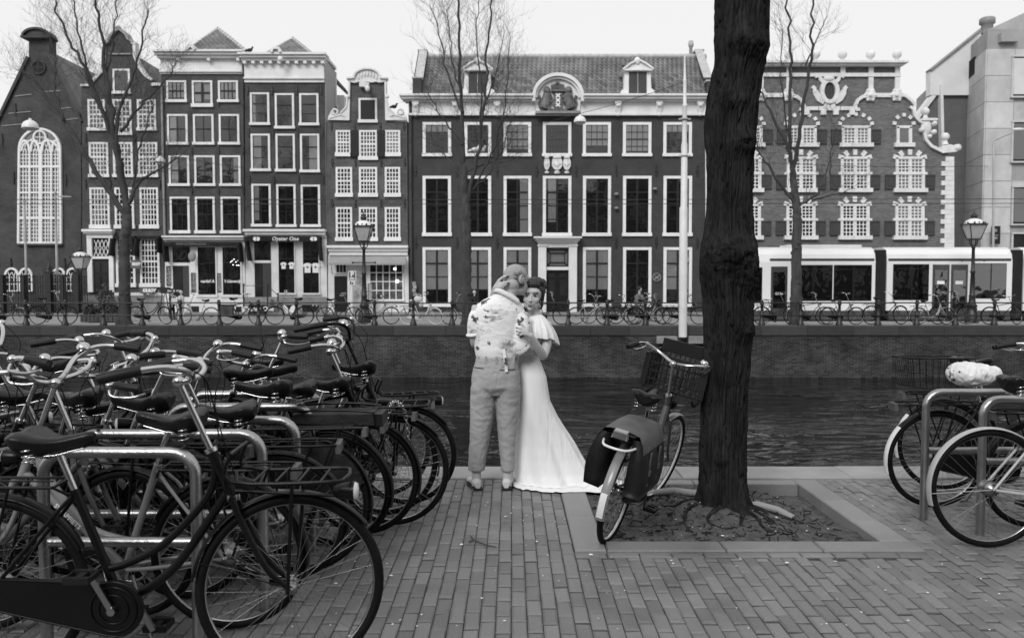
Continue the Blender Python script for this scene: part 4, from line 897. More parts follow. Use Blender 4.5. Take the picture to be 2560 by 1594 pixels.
for s_ in (-1, 1):
    f = lambda x, y: (2072+s_*(x-2072), y)
    line(b, [f(2170, 240), f(2154, 243), f(2142, 252), f(2136, 266), f(2140, 276), f(2147, 274)], 8, YH, YH-.14, YH+.01)
    line(b, [f(2136, 272), f(2100, 272)], 9, YH, YH-.11, YH+.01); b.box(*(lambda p, q_: (min(p.x, q_.x), max(p.x, q_.x), YH-.12, YH, q_.z, p.z))(at(*f(2122, 272), YH), at(*f(2135, 288), YH)))
line(b, [(2046, 272), (2098, 272)], 10, YH, YH-.105, YH+.01); line(b, [(2057, 276), (2057, 288)], 13, YH, YH-.12, YH+.01); line(b, [(2088, 276), (2088, 288)], 13, YH, YH-.12, YH+.01); b.build('scroll_band', 'stone_white', h)
ow = MB(True); p = at(2072, 229, YH); ow.lathe([(0, -.01), (.37, -.01), (.37, .01), (0, .01)], (0, 0, 0), 22, 'y', False); ow.v = [(v[0]*.85+p.x, v[1]+YH-.02, v[2]*1.28+p.z) for v in ow.v]; o = ow.build('oval_window', 'shutter', h)
b = MB(True); pts = [(2072+19*math.cos(a*PI/14), 229+27*math.sin(a*PI/14)) for a in range(28)]; line(b, pts, 10, YH, YH-.16, YH+.01, True)
for s_ in (-1, 1):
    f = lambda x, y: (2072+s_*x, y)
    line(b, [f(14, 258), f(28, 250), f(36, 236), f(38, 222), f(43, 218)], 9, YH, YH-.13, YH+.01); line(b, [f(20, 250), f(33, 228)], 7, YH, YH-.12, YH+.01); line(b, [f(14, 208), f(22, 200), f(26, 190), f(36, 193)], 9, YH, YH-.13, YH+.01); line(b, [f(6, 262), f(10, 272)], 13, YH, YH-.125, YH+.01)
b.ball(at(2072, 197, YH-.1), (.3, .14, .16), 9, 6); b.build('frame', 'stone_white', o)
b = MB(True); line(b, [(2248, 238), (2262, 241), (2276, 252), (2285, 264), (2279, 274), (2273, 268)], 7, YH, YH-.15, YH+.3); line(b, [(2281, 276), (2284, 290), (2296, 303), (2310, 311)], 6.5, YH, YH-.15, YH+.3); line(b, [(2308, 330), (2312, 350), (2326, 366), (2350, 378), (2380, 378)], 7, YH, YH-.15, YH+.3); b.build('gable_scroll', 'stone_white', h)
b = MB(True); b.ball(at(2315, 318, YH-.04), (.27, .14, .42), 12, 9); b.box(*(lambda p, q_: (p.x, q_.x, YH-.2, YH+.15, q_.z, p.z))(at(2300, 297, YH), at(2334, 303, YH)))
for x, y, r_ in ((2333, 310, .13), (2332, 331, .12), (2321, 342, .1), (2302, 326, .12), (2337, 301, .08)): b.lathe([(0, -.2), (r_, -.17), (r_*1.05, .1), (0, .14)], at(x, y, YH), 12, 'y')
b.build('gable_ornament', 'stone_white', h)
b = MB(True); b.prism(poly([(2352, 366), (2372, 362), (2384, 366), (2390, 370), (2390, 380), (2352, 384)]), YH-.16, YH+.2); b.lathe([(0, -.2), (.17, -.17), (.18, .12), (0, .15)], at(2391, 370, YH), 14, 'y'); b.build('gable_ornament', 'stone_white', h)
for x, y, r_ in ((2313, 279, .2), (2363, 342, .2)): b = MB(True); b.ball(at(x, y, YH), r_, 12, 9); b.tube([at(x, y+8, YH), at(x, y+20, YH)], [.08, .16], 8); b.build('ball_finial', 'stone_white', h)
def vous(cx, y, rx, ry, n, wd, hh, a0=20):
    for i in range(n):
        a = math.radians(a0 + (180-2*a0)*i/(n-1)); b = MB(True); c_, s_ = math.cos(a), math.sin(a)
        x0, y0 = cx-c_*rx, y-s_*ry; t = Vector((-c_*rx, -s_*ry)); 
        d = Vector((x0-cx, (y0-y)*rx/ry)).normalized(); e = Vector((-d.y, d.x))
        q_ = [(x0+e.x*wd*k+d.x*hh*m, y0+e.y*wd*k+d.y*hh*m) for k, m in ((-.42, -.5), (.42, -.5), (.5, .5), (-.5, .5))]
        if d.y > 0: pass
        b.prism(poly(q_), YH-.07, YH+.01); b.build('voussoir', 'stone_white', h)
def renwin(cx, y0, y1, ybar, hw=33, shut=True):
    b = MB(True); Y = YH
    for pts, wd in (([(cx-hw, y0), (cx-hw, y1)], 6), ([(cx+hw, y0), (cx+hw, y1)], 6), ([(cx-hw-3, y0), (cx+hw+3, y0)], 6)): line(b, pts, wd, Y, Y-.10, Y+.01)
    if hw > 25: line(b, [(cx, y0), (cx, y1)], 6, Y, Y-.095, Y+.01)
    w_ = b.build('window', 'stone_white', h)
    b = MB(True); line(b, [(cx-hw-9, y1), (cx+hw+9, y1)], 10, Y, Y-.18, Y+.005); b.build('sill', 'stone_white', w_)
    rect(w_, 'interior_shade', cx-hw, y0, cx+hw, y1, 'room_shade', .012)  # flat dark sheet in place of the room's shaded depth
    if ybar: b = MB(True); line(b, [(cx-hw-9, ybar), (cx+hw+9, ybar)], 6, Y, Y-.12, Y); b.build('crossbar', 'stone_white', w_)
    b = MB(True); pn = MB(True)
    lights = [(cx-hw+3, cx-3), (cx+3, cx+hw-3)] if hw > 25 else [(cx-hw+3, cx+hw-3)]
    rows = [(y0+3, ybar-3, 4), (ybar+3, y1-4, 4)] if ybar else [(y0+3, y1-4, 5)]
    if hw <= 25: rows = [(y0+3, y1-4, 1)]
    for l0, l1 in lights:
        for g0, g1, nr in rows:
            line(b, [(l0, g0), (l1, g0), (l1, g1), (l0, g1)], 3.5, Y, Y-.07, Y-.02, True)
            if nr > 1:
                for t in (1, 2): line(b, [(l0+(l1-l0)*t/3, g0), (l0+(l1-l0)*t/3, g1)], 1.9, Y, Y-.06, Y-.025)
                for t in range(1, nr): line(b, [(l0, g0+(g1-g0)*t/nr), (l1, g0+(g1-g0)*t/nr)], 1.9, Y, Y-.058, Y-.0255)
            pn.prism(poly([(l0, g0), (l1, g0), (l1, g1), (l0, g1)]), Y-.035, Y-.032)
    b.build('glazing_bars', 'white_paint', w_); pn.build('panes', 'glass_bright', w_)
    if shut:
        for x0, x1 in ((cx-hw-29, cx-hw-4), (cx+hw+4, cx+hw+29)):
            s0 = (ybar+3) if ybar else y0+6; b = MB(True); sh = rect(h, 'shutter', x0, s0, x1, s0+36, 'shutter', .09); rect(sh, 'shutter_panel', x0+6, s0+9, x1-6, s0+28, 'shutter', .11); rect(sh, 'hinge', x0+1, s0+3, x1-1, s0+4.5, 'iron', .105)
for cx in (1868, 2003, 2138):
    renwin(cx+1, 318, 363, None); vous(cx+1, 312, 40, 26, 7, 9, 9, 6)
renwin(2259, 318, 363, None, 16, False); vous(2259, 312, 24, 24, 5, 9, 9, 8)
for i, cx in enumerate((1866, 2002, 2137, 2274)):
    renwin(cx, 395, 476, 434); vous(cx, 398, 36, 17, 5, 11, 14, 16)
    renwin(cx-1, 512, 594, 549); vous(cx-1, 515, 36, 17, 5, 11, 14, 16)
y = 392
k = 0
while y < 780:
    rect(h, 'quoin_stone', 2372 - (13 if k % 2 else 3) - (y-392)*.014 - 6, y, 2384, y+11.6, 'stone_white', .06); y += 12; k += 1
# ---- buildings right of it
h = house('rear_house', 'pale gabled building rising between the scrolled gable and the stone corner building', 'house', 2330, 44)
Yr = 44.0
shape(h, 'wall', [(2270, 784), (2270, 330), (2300, 282), (2355, 204), (2460, 90), (2560, 90), (2560, 784)], 'brick_rear', 0, .25, Yr)
b = MB(True); line(b, [(2284, 305), (2302, 279), (2324, 250), (2356, 206)], 10, Yr, Yr-.18, Yr+.27); line(b, [(2347, 214), (2351, 390)], 7, Yr, Yr-.3, Yr+.1); b.build('verge', 'render_white', h)
shape(h, 'parapet', [(2321, 240), (2321, 180), (2455, 72), (2470, 72), (2470, 240)], 'render_white', .2, .25, Yr)
b = MB(True); line(b, [(2319, 179), (2455, 70)], 3, Yr, Yr-.35, Yr+.2); b.build('parapet_edge', 'lead', h)
h = thing('stone_building', 'modern pale stone corner building at the right edge of the photo', 'building', (at(2458, 707, 41).x, 41, .1))
p = at(2458, 73, 41); xb = at(2458, 500, 41).x; top = p.z; dirn = Vector((.272, 1, 0)).normalized(); L = 16.0
b = MB(True); e = Vector((xb, 41, 0)) + dirn*L
b.add([(xb, 41, .1), (xb+14, 41, .1), (e.x+14, e.y, .1), (e.x, e.y, .1), (xb, 41, top), (xb+14, 41, top), (e.x+14, e.y, top), (e.x, e.y, top)], [(0, 1, 5, 4), (3, 0, 4, 7), (4, 5, 6, 7), (1, 2, 6, 5), (2, 3, 7, 6)]); b.build('wall', 'slab_dark', h)
nrm = Vector((-dirn.y, dirn.x, 0))
zr = [.1 + (top-1.0-.1)*i/10 for i in range(11)]
for i in range(10):                                   # facing slabs, a gap between each
    off = 0
    for k in range(5):
        s0, s1 = (k*3.2, k*3.2+3.19) ; c_ = [Vector((xb, 41, 0))+dirn*s0, Vector((xb, 41, 0))+dirn*min(s1, L)]
        b = MB(True); z0, z1 = zr[i]+.012, zr[i+1]-.012; o_ = nrm*.05
        b.hexa([c_[0]+Vector((0, 0, z0)), c_[1]+Vector((0, 0, z0)), c_[1]+o_+Vector((0, 0, z0)), c_[0]+o_+Vector((0, 0, z0))], [c_[0]+Vector((0, 0, z1)), c_[1]+Vector((0, 0, z1)), c_[1]+o_+Vector((0, 0, z1)), c_[0]+o_+Vector((0, 0, z1))]); b.build('stone_slab', 'slab', h)
    fz0, fz1 = zr[i]+.012, zr[i+1]-.012
    for x0, x1 in ((0, 1.38), (1.39, 2.6)):
        if x0 > 1 and i in (8, 6, 5, 2, 3, 0): continue
        b = MB(True); b.box(xb+x0+.006, xb+x1-.006, 40.95, 41, fz0, fz1); b.build('stone_slab', 'slab', h)
    b = MB(True); b.box(xb+2.61, xb+8, 40.95, 41, fz0, fz1)
    if i in (1, 4, 7, 9): b.build('stone_slab', 'slab', h)
for s0, s1 in ((1.9, 4.6), (6.3, 8.6)):
    c0, c1 = Vector((xb, 41, top-1.75))+dirn*s0+nrm*.03, Vector((xb, 41, top-1.75))+dirn*s1+nrm*.03; b = MB(True); u_ = Vector((0, 0, .9)); o_ = nrm*.05
    b.hexa([c0, c1, c1+o_, c0+o_], [c0+u_, c1+u_, c1+u_+o_, c0+u_+o_]); b.build('attic_opening', 'room_shade', h)
for (y0, y1, mt) in ((144, 242, 'blind'), (307, 404, 'glass'), (469, 560, 'glass'), (585, 640, 'room_shade')):
    a_, e_ = P2(2527, y1, 41), P2(2640, y0, 41); b = MB(True); b.box(a_[0], e_[0], 40.93, 40.99, a_[1], e_[1]); w_ = b.build('window', 'room_shade', h)
    if mt != 'room_shade': b = MB(True); b.box(a_[0]+.06, e_[0], 40.90, 40.925, a_[1]+.1, e_[1]-.06); b.build('pane' if mt == 'glass' else 'blind', mt, w_)
    b = MB(True); b.box(a_[0]-.06, e_[0], 40.85, 40.95, e_[1], e_[1]+.08); b.box(a_[0]-.1, e_[0], 40.82, 40.95, a_[1]-.08, a_[1]); b.box(a_[0]-.05, a_[0]+.04, 40.88, 40.99, a_[1], e_[1]); b.build('frame', 'slab', w_)
b = MB(True); q0, q1 = P2(2462, 72, 41), P2(2600, -20, 41)
b.add([(xb, 41, top), (xb+14, 41, top), (xb+14, 41, top+6.5), (xb+.2, 41, top+.05), (xb+.2+3, 50, top+.05), (xb+14, 50, top+6.5)], [(0, 1, 2, 3), (3, 2, 5, 4)]); b.build('roof', 'render_grey', h)
b = MB(True); p = at(2468, 60, 42.5); b.lathe([(.28, -.5), (.28, -.05), (.38, 0), (.38, .25), (.33, .3), (0, .34)], p, 14); b.build('roof_vent', 'lead', h)
b = MB(True); a_ = at(2495, 87, 41); b.box(a_.x, a_.x+.85, 40.7, 40.99, a_.z-.42, a_.z); b.build('cornice_block', 'slab_dark', h)
o = thing('hanging_sign', 'black hanging sign with a pale emblem on the stone corner building', 'sign', at(2489, 590, 40.6)); b = MB(True); a_, e_ = P2(2478, 610, 40.6), P2(2500, 565, 40.6); b.box(a_[0], e_[0], 40.55, 40.65, a_[1], e_[1]); b.build('panel', 'board', o)
b = MB(True); p = at(2489, 576, 40.54); b.lathe([(0, -.004), (.09, -.004), (.09, .004), (0, .004)], p, 6, 'y', False); p = at(2489, 595, 40.54); b.box(p.x-.09, p.x+.09, 40.535, 40.545, p.z-.05, p.z+.05); b.build('emblem', 'lead', o); b = MB(True); p = at(2489, 588, 40.54); b.box(p.x-.14, p.x+.14, 40.536, 40.544, p.z-.02, p.z+.02); b.build('print_line', 'lead', o)
# ================================================================ tram
YT = 33.0
t = thing('tram', 'long white tram with dark windows and doors passing behind the railing', 'tram', (at(2100, 806, YT).x, YT, 0))
def trect(par, name, x0, y0, x1, y1, mat, pr=.02, th=.03): a_, e_ = P2(x0, y1, YT), P2(x1, y0, YT); b = MB(True); b.box(a_[0], e_[0], YT-pr, YT-pr+th, a_[1], e_[1]); return b.build(name, mat, par)
zt = at(2100, 617, YT).z; zs = at(2100, 776, YT).z; zb = at(2100, 806, YT).z + .05; W = 2.35
def carbody(name, pxa, pxb, nose=0):
    xa, xb_ = at(pxa, 700, YT).x, at(pxb, 700, YT).x; b = MB(True)
    prof = [(YT, zs), (YT, zt-.62), (YT+.06, zt-.30), (YT+.2, zt-.1), (YT+.45, zt), (YT+W-.45, zt), (YT+W-.2, zt-.1), (YT+W, zt-.62), (YT+W, zs)]
    n_ = len(prof); st_ = [(xa+nose, 0), (xb_, 0)] if not nose else [(xa, 1.0), (xa+nose*.5, .4), (xa+nose, 0), (xb_, 0)]
    vs = []
    for x, dz in st_: vs += [(x, y + (.2*dz if y < YT+1 else -.2*dz), z - dz*.75*(max(0, z-zs)/(zt-zs))**2) for y, z in prof]
    fs = [tuple(range(n_-1, -1, -1)), tuple(range(len(vs)-n_, len(vs)))]
    for k in range(len(st_)-1): fs += [(k*n_+i, k*n_+i+1, (k+1)*n_+i+1, (k+1)*n_+i) for i in range(n_-1)]
    fs += [(k*n_, (k+1)*n_, (k+1)*n_+n_-1, k*n_+n_-1) for k in range(len(st_)-1)]
    b.add(vs, fs); o = b.build(name, 'tram_white', t)
    b = MB(True); b.box(xa+.1, xb_-.02, YT+.015, YT+W-.015, zb+.06, zs-.001); b.build('skirt', 'tram_skirt', o)
    return o
b1 = carbody('car_body', 1838, 2188, .9); b2 = carbody('car_body', 2217, 2530); b3 = carbody('car_body', 2559, 3000)
for x0, x1 in ((2188, 2217), (2530, 2559)):
    xa, xb_ = at(x0, 700, YT).x, at(x1, 700, YT).x; b = MB(True); n_ = 9
    for k in range(n_):
        c0 = xa + (xb_-xa)*k/n_; c1 = c0 + (xb_-xa)/n_*.62; b.box(c0, c1, YT+.05, YT+W-.05, zb+.12, zt-.12)
    b.box(xa, xb_, YT+.10, YT+W-.1, zb+.15, zt-.15); b.build('bellows', 'rubber_dark', t)
for par, x0, x1 in ((b1, 1925, 2186), (b2, 2221, 2528), (b3, 2562, 2990)): trect(par, 'stripe', x0, 646, x1, 652, 'shutter', .012)
def twin(par, x0, y0, x1, y1):
    w_ = trect(par, 'window', x0, y0, x1, y1, 'rubber_dark', .008, .012); trect(w_, 'pane', x0+1.5, y0+1.5, x1-1.5, y1-1.5, 'glass_tram', .02, .004)
    if x1-x0 > 60:
        trect(w_, 'light_strip', x0+14, y0+9, x1-12, y0+13, 'lead', .0135, .003); trect(w_, 'mullion', x0+(x1-x0)*.49, y0, x0+(x1-x0)*.55, y1, 'door_black', .024, .004)
    return w_
twin(b1, 1845, 668, 1906, 755); twin(b1, 1979, 662, 2082, 752); twin(b1, 2083, 662, 2180, 752); twin(b2, 2231, 660, 2323, 750); twin(b2, 2433, 658, 2517, 746); twin(b3, 2572, 658, 2700, 746)
def tdoor(par, x0, y0, x1, y1):
    d_ = trect(par, 'door', x0, y0, x1, y1, 'tram_dark', .014); trect(d_, 'pane', x0+6, y0+14, x1-6, y1-14, 'rubber_dark', .018, .006); trect(d_, 'glass', x0+6, y0+14, x1-6, y1-14, 'glass_tram', .026, .003); return d_
d_ = tdoor(b1, 1926, 666, 1969, 784); text('2136', .16, 'print_white', d_, at(1948, 734, YT-.035))
for x0, x1 in ((2329, 2374), (2375, 2420)):
    d_ = tdoor(b2, x0, 661, x1, 784); trect(d_, 'sticker', (x0+x1)/2-10, 702, (x0+x1)/2+9, 710, 'print_white', .031, .004)
o = trect(b2, 'handle', 2378, 732, 2382, 746, 'lead', .04, .03)
b = MB(True); b.box(*(lambda p, q_: (p.x, q_.x, YT+.6, YT+1.5, p.z, p.z+.1))(at(1980, 616, YT), at(2170, 616, YT))); b.build('roof_gear', 'render_white', t)
b = MB(True)
for px in (1905, 2000, 2150, 2250, 2500): p = at(px, 800, YT); b.lathe([(.05, -.06), (.30, -.06), (.30, .06), (.05, .06)], (p.x, YT+.55, .29), 14, 'y', False)
b.build('wheels', 'rubber_dark', t)
# ================================================================ quayside railing
YFN = 29.05
f = thing('railing', 'long black iron railing with squat posts along the far quay', 'railing', (0, YFN, 0))
b = MB(); b.lathe([(.125, 0), (.12, .10), (.08, .17), (.062, .30), (.055, .34), (.072, .36), (.072, .40), (.052, .43), (.048, .74), (.07, .77), (.072, .80), (.055, .83), (.065, .87), (.055, .91), (.03, .94), (0, .95)], (0, 0, 0), 10)
pm = b.mesh('post'); pm.materials.append(M['iron'])
px_ = [64 + 96.9*i for i in range(-6, 33)]
for i, q_ in enumerate(px_):
    o = link('post', pm, f); o.location = ((q_-1280)/FOC*YFN, 0, 0); o.rotation_euler = (R.gauss(0, .01), R.gauss(0, .012), R.random()*3)
X0, X1 = (px_[0]-1280)/FOC*YFN, (px_[-1]-1280)/FOC*YFN
for z in (.83, .37):
    b = MB(); n_ = 39; b.tube([(X0+(X1-X0)*i/(n_-1), 0, z + R.gauss(0, .006)) for i in range(n_)], .024, 6); b.build('rail', 'iron', f)
# ================================================================ bare trees across the canal
def tree_far(name, label, trunk, tr, limbs, Y, seed, dens=1.0):
    r = random.Random(seed); root = thing(name, label, 'tree', (at(*trunk[0], Y).x, Y, 0), group='bare trees along the far quay')
    b = MB(True); P = []
    for i, (x, y) in enumerate(trunk): P.append(at(x, y, Y))
    P[0].z = -.02; Q = []; rr = []
    for i in range(len(P)-1):
        for k in range(10):
            t = k/10; Q.append(P[i]*(1-t)+P[i+1]*t + Vector((r.gauss(0, .012), r.gauss(0, .012), 0))); rr.append((tr[i]*(1-t)+tr[i+1]*t)*(1+.12*mnoise.noise(Vector((i*3+t*4, seed, 0)))))
    Q.append(P[-1]); rr.append(tr[-1]); rr[0] *= 1.35; rr[1] *= 1.12; b.tube(Q, rr, 12)
    for _ in range(14):
        i = r.randrange(3, max(4, len(Q)*2//3)); a = r.random()*6.28; b.ball(Q[i]+Vector((math.cos(a), math.sin(a), 0))*rr[i]*.75, (rr[i]*.45, rr[i]*.45, rr[i]*.5), 7, 5)
    b.build('trunk', 'trunk_far', root)
    cr = MB(True); tw = MB(True)
    def twig(p, d, L, rad, lev):
        n_ = 4; pts = [p]; q = p.copy(); dd = d.copy()
        for i in range(n_):
            dd = (dd + Vector((r.gauss(0, .13), r.gauss(0, .13), r.gauss(.07, .09)))).normalized(); q = q + dd*L/n_; pts.append(q.copy())
        tw.tube(pts, [rad*(1-.7*i/n_) for i in range(n_+1)], 3 if rad < .012 else 4, cap=False)
        if lev > 0:
            for _ in range(r.randint(3, 5) if lev > 1 else r.randint(2, 4)):
                i = r.randint(1, n_); ax = dd.orthogonal(); ax.rotate(Matrix.Rotation(r.random()*6.28, 3, dd))
                nd = (dd*.85 + ax*r.uniform(.4, .9) + Vector((0, 0, .22))).normalized(); twig(pts[i], nd, L*r.uniform(.4, .7), max(.0026, rad*.6), lev-1)
    for lb in limbs:
        r0, r1 = lb[0]; pts = lb[1]; dy = r.uniform(-1, 1); W = [at(x, y, Y) for x, y in pts]; n_ = len(W)
        for i in range(n_): W[i].y += dy*(i/n_)*1.6
        S = []
        for i in range(n_-1):
            for k in range(5): t = k/5; S.append(W[i]*(1-t)+W[i+1]*t + (Vector((r.gauss(0, .03), r.gauss(0, .03), r.gauss(0, .02))) if i+k else Vector()))
        S.append(W[-1]); m_ = len(S); cr.tube(S, [.84*(r0+(r1-r0)*(i/(m_-1))**.8) for i in range(m_)], 7)
        for i in range(2, m_):
            t = i/(m_-1); d = (S[i]-S[i-1]).normalized()
            for _ in range(int(r.random() + dens*(1.0+2.4*t))):
                ax = d.orthogonal(); ax.rotate(Matrix.Rotation(r.random()*6.28, 3, d)); nd = (d + ax*r.uniform(.35, .9)+Vector((0, 0, .15))).normalized()
                twig(S[i], nd, r.uniform(.6, 1.7)*(1.15-.4*t), r.uniform(.0045, .0095)*(1.1-.3*t), 2)
    cr.build('branches', 'twig', root); tag(tw.build('twigs', 'twig', root), kind='stuff')
    return root
tree_far('bare_tree', 'spreading bare tree before the church and gabled house, leftmost of the far trees', [(310, 813), (313, 700), (312, 610), (317, 560), (316, 520)], [.24, .19, .20, .18, .165],
  [((.13, .03), [(313, 535), (239, 431), (156, 301), (119, 250), (68, 194), (40, 167)]), ((.14, .03), [(316, 520), (299, 407), (271, 324), (220, 231), (193, 162), (151, 93), (109, 9), (95, -40)]),
   ((.15, .03), [(317, 520), (292, 380), (281, 278), (267, 185), (257, 93), (239, 0), (230, -60)]), ((.09, .025), [(290, 375), (299, 278), (336, 185), (359, 93), (373, 28)]), ((.10, .025), [(320, 510), (345, 449), (383, 426), (438, 389)]),
   ((.07, .02), [(300, 330), (325, 285), (355, 240), (400, 185), (415, 140)]), ((.08, .02), [(276, 335), (252, 240), (234, 176), (220, 70), (213, -40)]), ((.05, .02), [(156, 301), (130, 215), (125, 140), (95, 70)]), ((.05, .02), [(267, 185), (282, 110), (290, 40), (300, -40)]), ((.05, .02), [(330, 490), (350, 380), (372, 330), (395, 270)])], 29.6, 3, .95)
tree_far('bare_tree', 'upright bare tree in front of the wide house, behind the couple', [(1167, 813), (1167, 700), (1165, 579), (1163, 509), (1160, 440)], [.20, .18, .19, .17, .13],
  [((.13, .03), [(1161, 460), (1157, 394), (1153, 278), (1150, 139), (1144, 0), (1140, -60)]), ((.10, .025), [(1168, 510), (1193, 394), (1209, 278), (1218, 162), (1228, 46), (1235, -40)]), ((.05, .015), [(1154, 280), (1119, 185), (1096, 70), (1077, 23)]),
   ((.05, .015), [(1156, 361), (1100, 287), (1068, 222)]), ((.05, .015), [(1190, 463), (1239, 370), (1262, 278), (1276, 116)]), ((.04, .015), [(1160, 432), (1234, 398), (1281, 384)]), ((.04, .015), [(1158, 445), (1109, 384), (1068, 324)]),
   ((.05, .015), [(1175, 480), (1225, 430), (1262, 370), (1275, 300)]), ((.05, .015), [(1200, 350), (1204, 220), (1190, 80), (1195, -20)]), ((.04, .015), [(1152, 240), (1128, 130), (1118, 30)]), ((.04, .015), [(1209, 278), (1240, 180), (1260, 70)])], 29.6, 8, .90)
tree_far('bare_tree', 'bare tree between the tram and the scrolled gable house, right of the large trunk', [(1990, 813), (1990, 680), (1993, 560), (1990, 500), (1982, 430)], [.22, .19, .17, .14, .12],
  [((.12, .03), [(1984, 450), (1975, 400), (1968, 360), (1970, 202), (1968, 135), (1959, 45), (1955, -30)]), ((.08, .02), [(1970, 368), (1930, 270), (1910, 215), (1902, 150)]), ((.10, .02), [(1982, 420), (2000, 300), (2011, 180), (2013, 90), (2006, 0), (2004, -40)]), ((.04, .015), [(2012, 171), (2049, 90), (2085, 27)]),
   ((.08, .02), [(1990, 520), (1923, 423), (1892, 378), (1875, 330)]), ((.07, .02), [(1993, 518), (2053, 481), (2080, 432), (2107, 373)]), ((.05, .015), [(2030, 500), (2112, 481), (2166, 463)]), ((.04, .015), [(1968, 330), (1940, 200), (1935, 90)]), ((.04, .015), [(2076, 440), (2078, 380), (2092, 320)])], 29.6, 21, .5)
# ================================================================ lamps and poles
def lantern(root, c, s=1.0):
    "four sided street lantern, c = bottom centre"
    c = Vector(c); b = MB(True)
    lo, hi, hh = .19*s, .36*s, .62*s
    cs = [(-1, -1), (1, -1), (1, 1), (-1, 1)]
    for sx, sy in cs: b.tube([c+Vector((sx*lo, sy*lo, 0)), c+Vector((sx*hi, sy*hi, hh))], .02*s, 5)
    for i in range(4):
        a_, e_ = cs[i], cs[(i+1) % 4]
        for rr, z in ((lo, 0), (hi, hh)): b.bar(c+Vector((a_[0]*rr, a_[1]*rr, z)), c+Vector((e_[0]*rr, e_[1]*rr, z)), .05*s, .05*s)
        for k in range(1, 4):
            p = c+Vector((a_[0]*hi, a_[1]*hi, hh))*(1-k/4)+Vector((e_[0]*hi, e_[1]*hi, hh))*(k/4) if False else c+Vector(((a_[0]*(1-k/4)+e_[0]*k/4)*hi, (a_[1]*(1-k/4)+e_[1]*k/4)*hi, hh+.05*s)); b.ball(p, (.04*s, .04*s, .06*s), 6, 4)
    b.lathe([(.10*s, hh+.22*s), (.12*s, hh+.3*s), (.15*s, hh+.36*s), (.09*s, hh+.42*s), (.03*s, hh+.5*s), (0, hh+.62*s)], c, 8); b.build('lantern_frame', 'iron', root)
    b = MB(True); e = .02*s; b.hexa([c+Vector((sx*(lo-e), sy*(lo-e), .02)) for sx, sy in cs], [c+Vector((sx*(hi-e), sy*(hi-e), hh-.01)) for sx, sy in cs]); b.build('lantern_glass', 'lantern_glass', root)
    b = MB(True); b.lathe([(.40*s, hh+.02*s), (.33*s, hh+.14*s), (.2*s, hh+.22*s), (.09*s, hh+.25*s)], c, 12); b.build('lantern_roof', 'lamp_white', root)
for px, Y, zb_, lb in ((910, 31.0, None, 'black lantern post standing in front of the small neck gable house'), (2432, 31.0, None, 'black lantern post in front of the tram at right')):
    p = at(px, 800, Y); x = at(px, 680, Y).x; t_ = thing('street_lamp', lb, 'street lamp', (x, Y, 0), group='lantern posts on the far quay'); zl = at(px, 603 if px < 1000 else 598, Y).z; b = MB(True)
    b.lathe([(.25, 0), (.25, .35), (.20, .45), (.17, .62), (.20, .66), (.14, .75), (.11, 1.0), (.13, 1.05), (.10, 1.1), (.075, zl-1.3), (.11, zl-1.26), (.07, zl-1.2), (.055, zl-.35), (.09, zl-.3), (.05, zl-.25), (.04, zl-.2)], (x, Y, 0), 10)
    b.tube([(x-.42, Y, zl-.82), (x+.42, Y, zl-.82)], .022, 5); b.ball((x-.43, Y, zl-.82), .045, 6, 5); b.ball((x+.43, Y, zl-.82), .045, 6, 5)
    for sx, sy in ((-1, 0), (1, 0), (0, -1), (0, 1)): b.tube([(x, Y, zl-.3), (x+.13*sx, Y+.13*sy, zl-.2), (x+.17*sx, Y+.17*sy, zl)], .022, 5)
    b.build('post', 'iron', t_); lantern(t_, (x, Y, zl), .92)
t_ = thing('wall_lantern', 'lantern on a curved arm beside the church gate', 'lantern', (at(163, 770, 37).x, 37, .1)); x0 = at(163, 730, 37); b = MB(True)
b.tube([(x0.x, 37, .1), (x0.x, 37, at(163, 690, 37).z), at(166, 672, 37), at(174, 656, 37), at(186, 649, 37), at(200, 648, 37)], .035, 6); b.build('arm', 'iron', t_); lantern(t_, at(202, 672, 37) , .9)
# tram pole at the quay edge
Yp = 28.55
t_ = thing('tram_pole', 'tall pale tram wire pole standing at the canal edge left of the big trunk', 'pole', (at(1707, 842, Yp).x, Yp, at(1707, 842, Yp).z)); b = MB(True)
xs = [(1707, 842, .150), (1708, 700, .150), (1709, 520, .145), (1710, 515, .118), (1711, 362, .112), (1711, 355, .085), (1712, 268, .08), (1712, 266, .092), (1712, 262, .092), (1712, 260, .062), (1712, 205, .058), (1712, 200, .07), (1712, 196, .045), (1712, 134, .02)]
V = [at(x, y, Yp) for x, y, _ in xs]; b.tube(V, [r_ for *_, r_ in xs], 14); b.build('shaft', 'pole_white', t_)
for y in (390, 298):
    b = MB(True); p = at(1711, y, Yp); b.lathe([(.11, -.03), (.14, -.03), (.14, .03), (.11, .03)], p, 12); b.bar(p+Vector((-.2, 0, 0)), p+Vector((.22, 0, 0)), .06, .05); b.build('clamp', 'pole_grey', t_)
for px, yt, nm in ((62, 503, 'grey flagpole at left before the arched church window'), (139, 483, 'grey flagpole at right before the arched church window')):
    t_ = thing('flagpole', nm, 'flagpole', (at(px, 700, 38.6).x, 38.6, .1), group='flagpoles before the church'); b = MB(True); a_, e_ = at(px, 784, 38.6), at(px-1, yt, 38.6); b.tube([(e_.x, 38.6, .1), (e_.x, 38.6, e_.z)], [.075, .045], 8); b.ball((e_.x, 38.6, e_.z), .08, 8, 6); b.build('shaft', 'pole_grey', t_)
    if px > 100: b = MB(True); b.tube([at(140, 491, 38.6), at(178, 492, 38.6)], .03, 6); b.build('crossarm', 'pole_grey', t_)
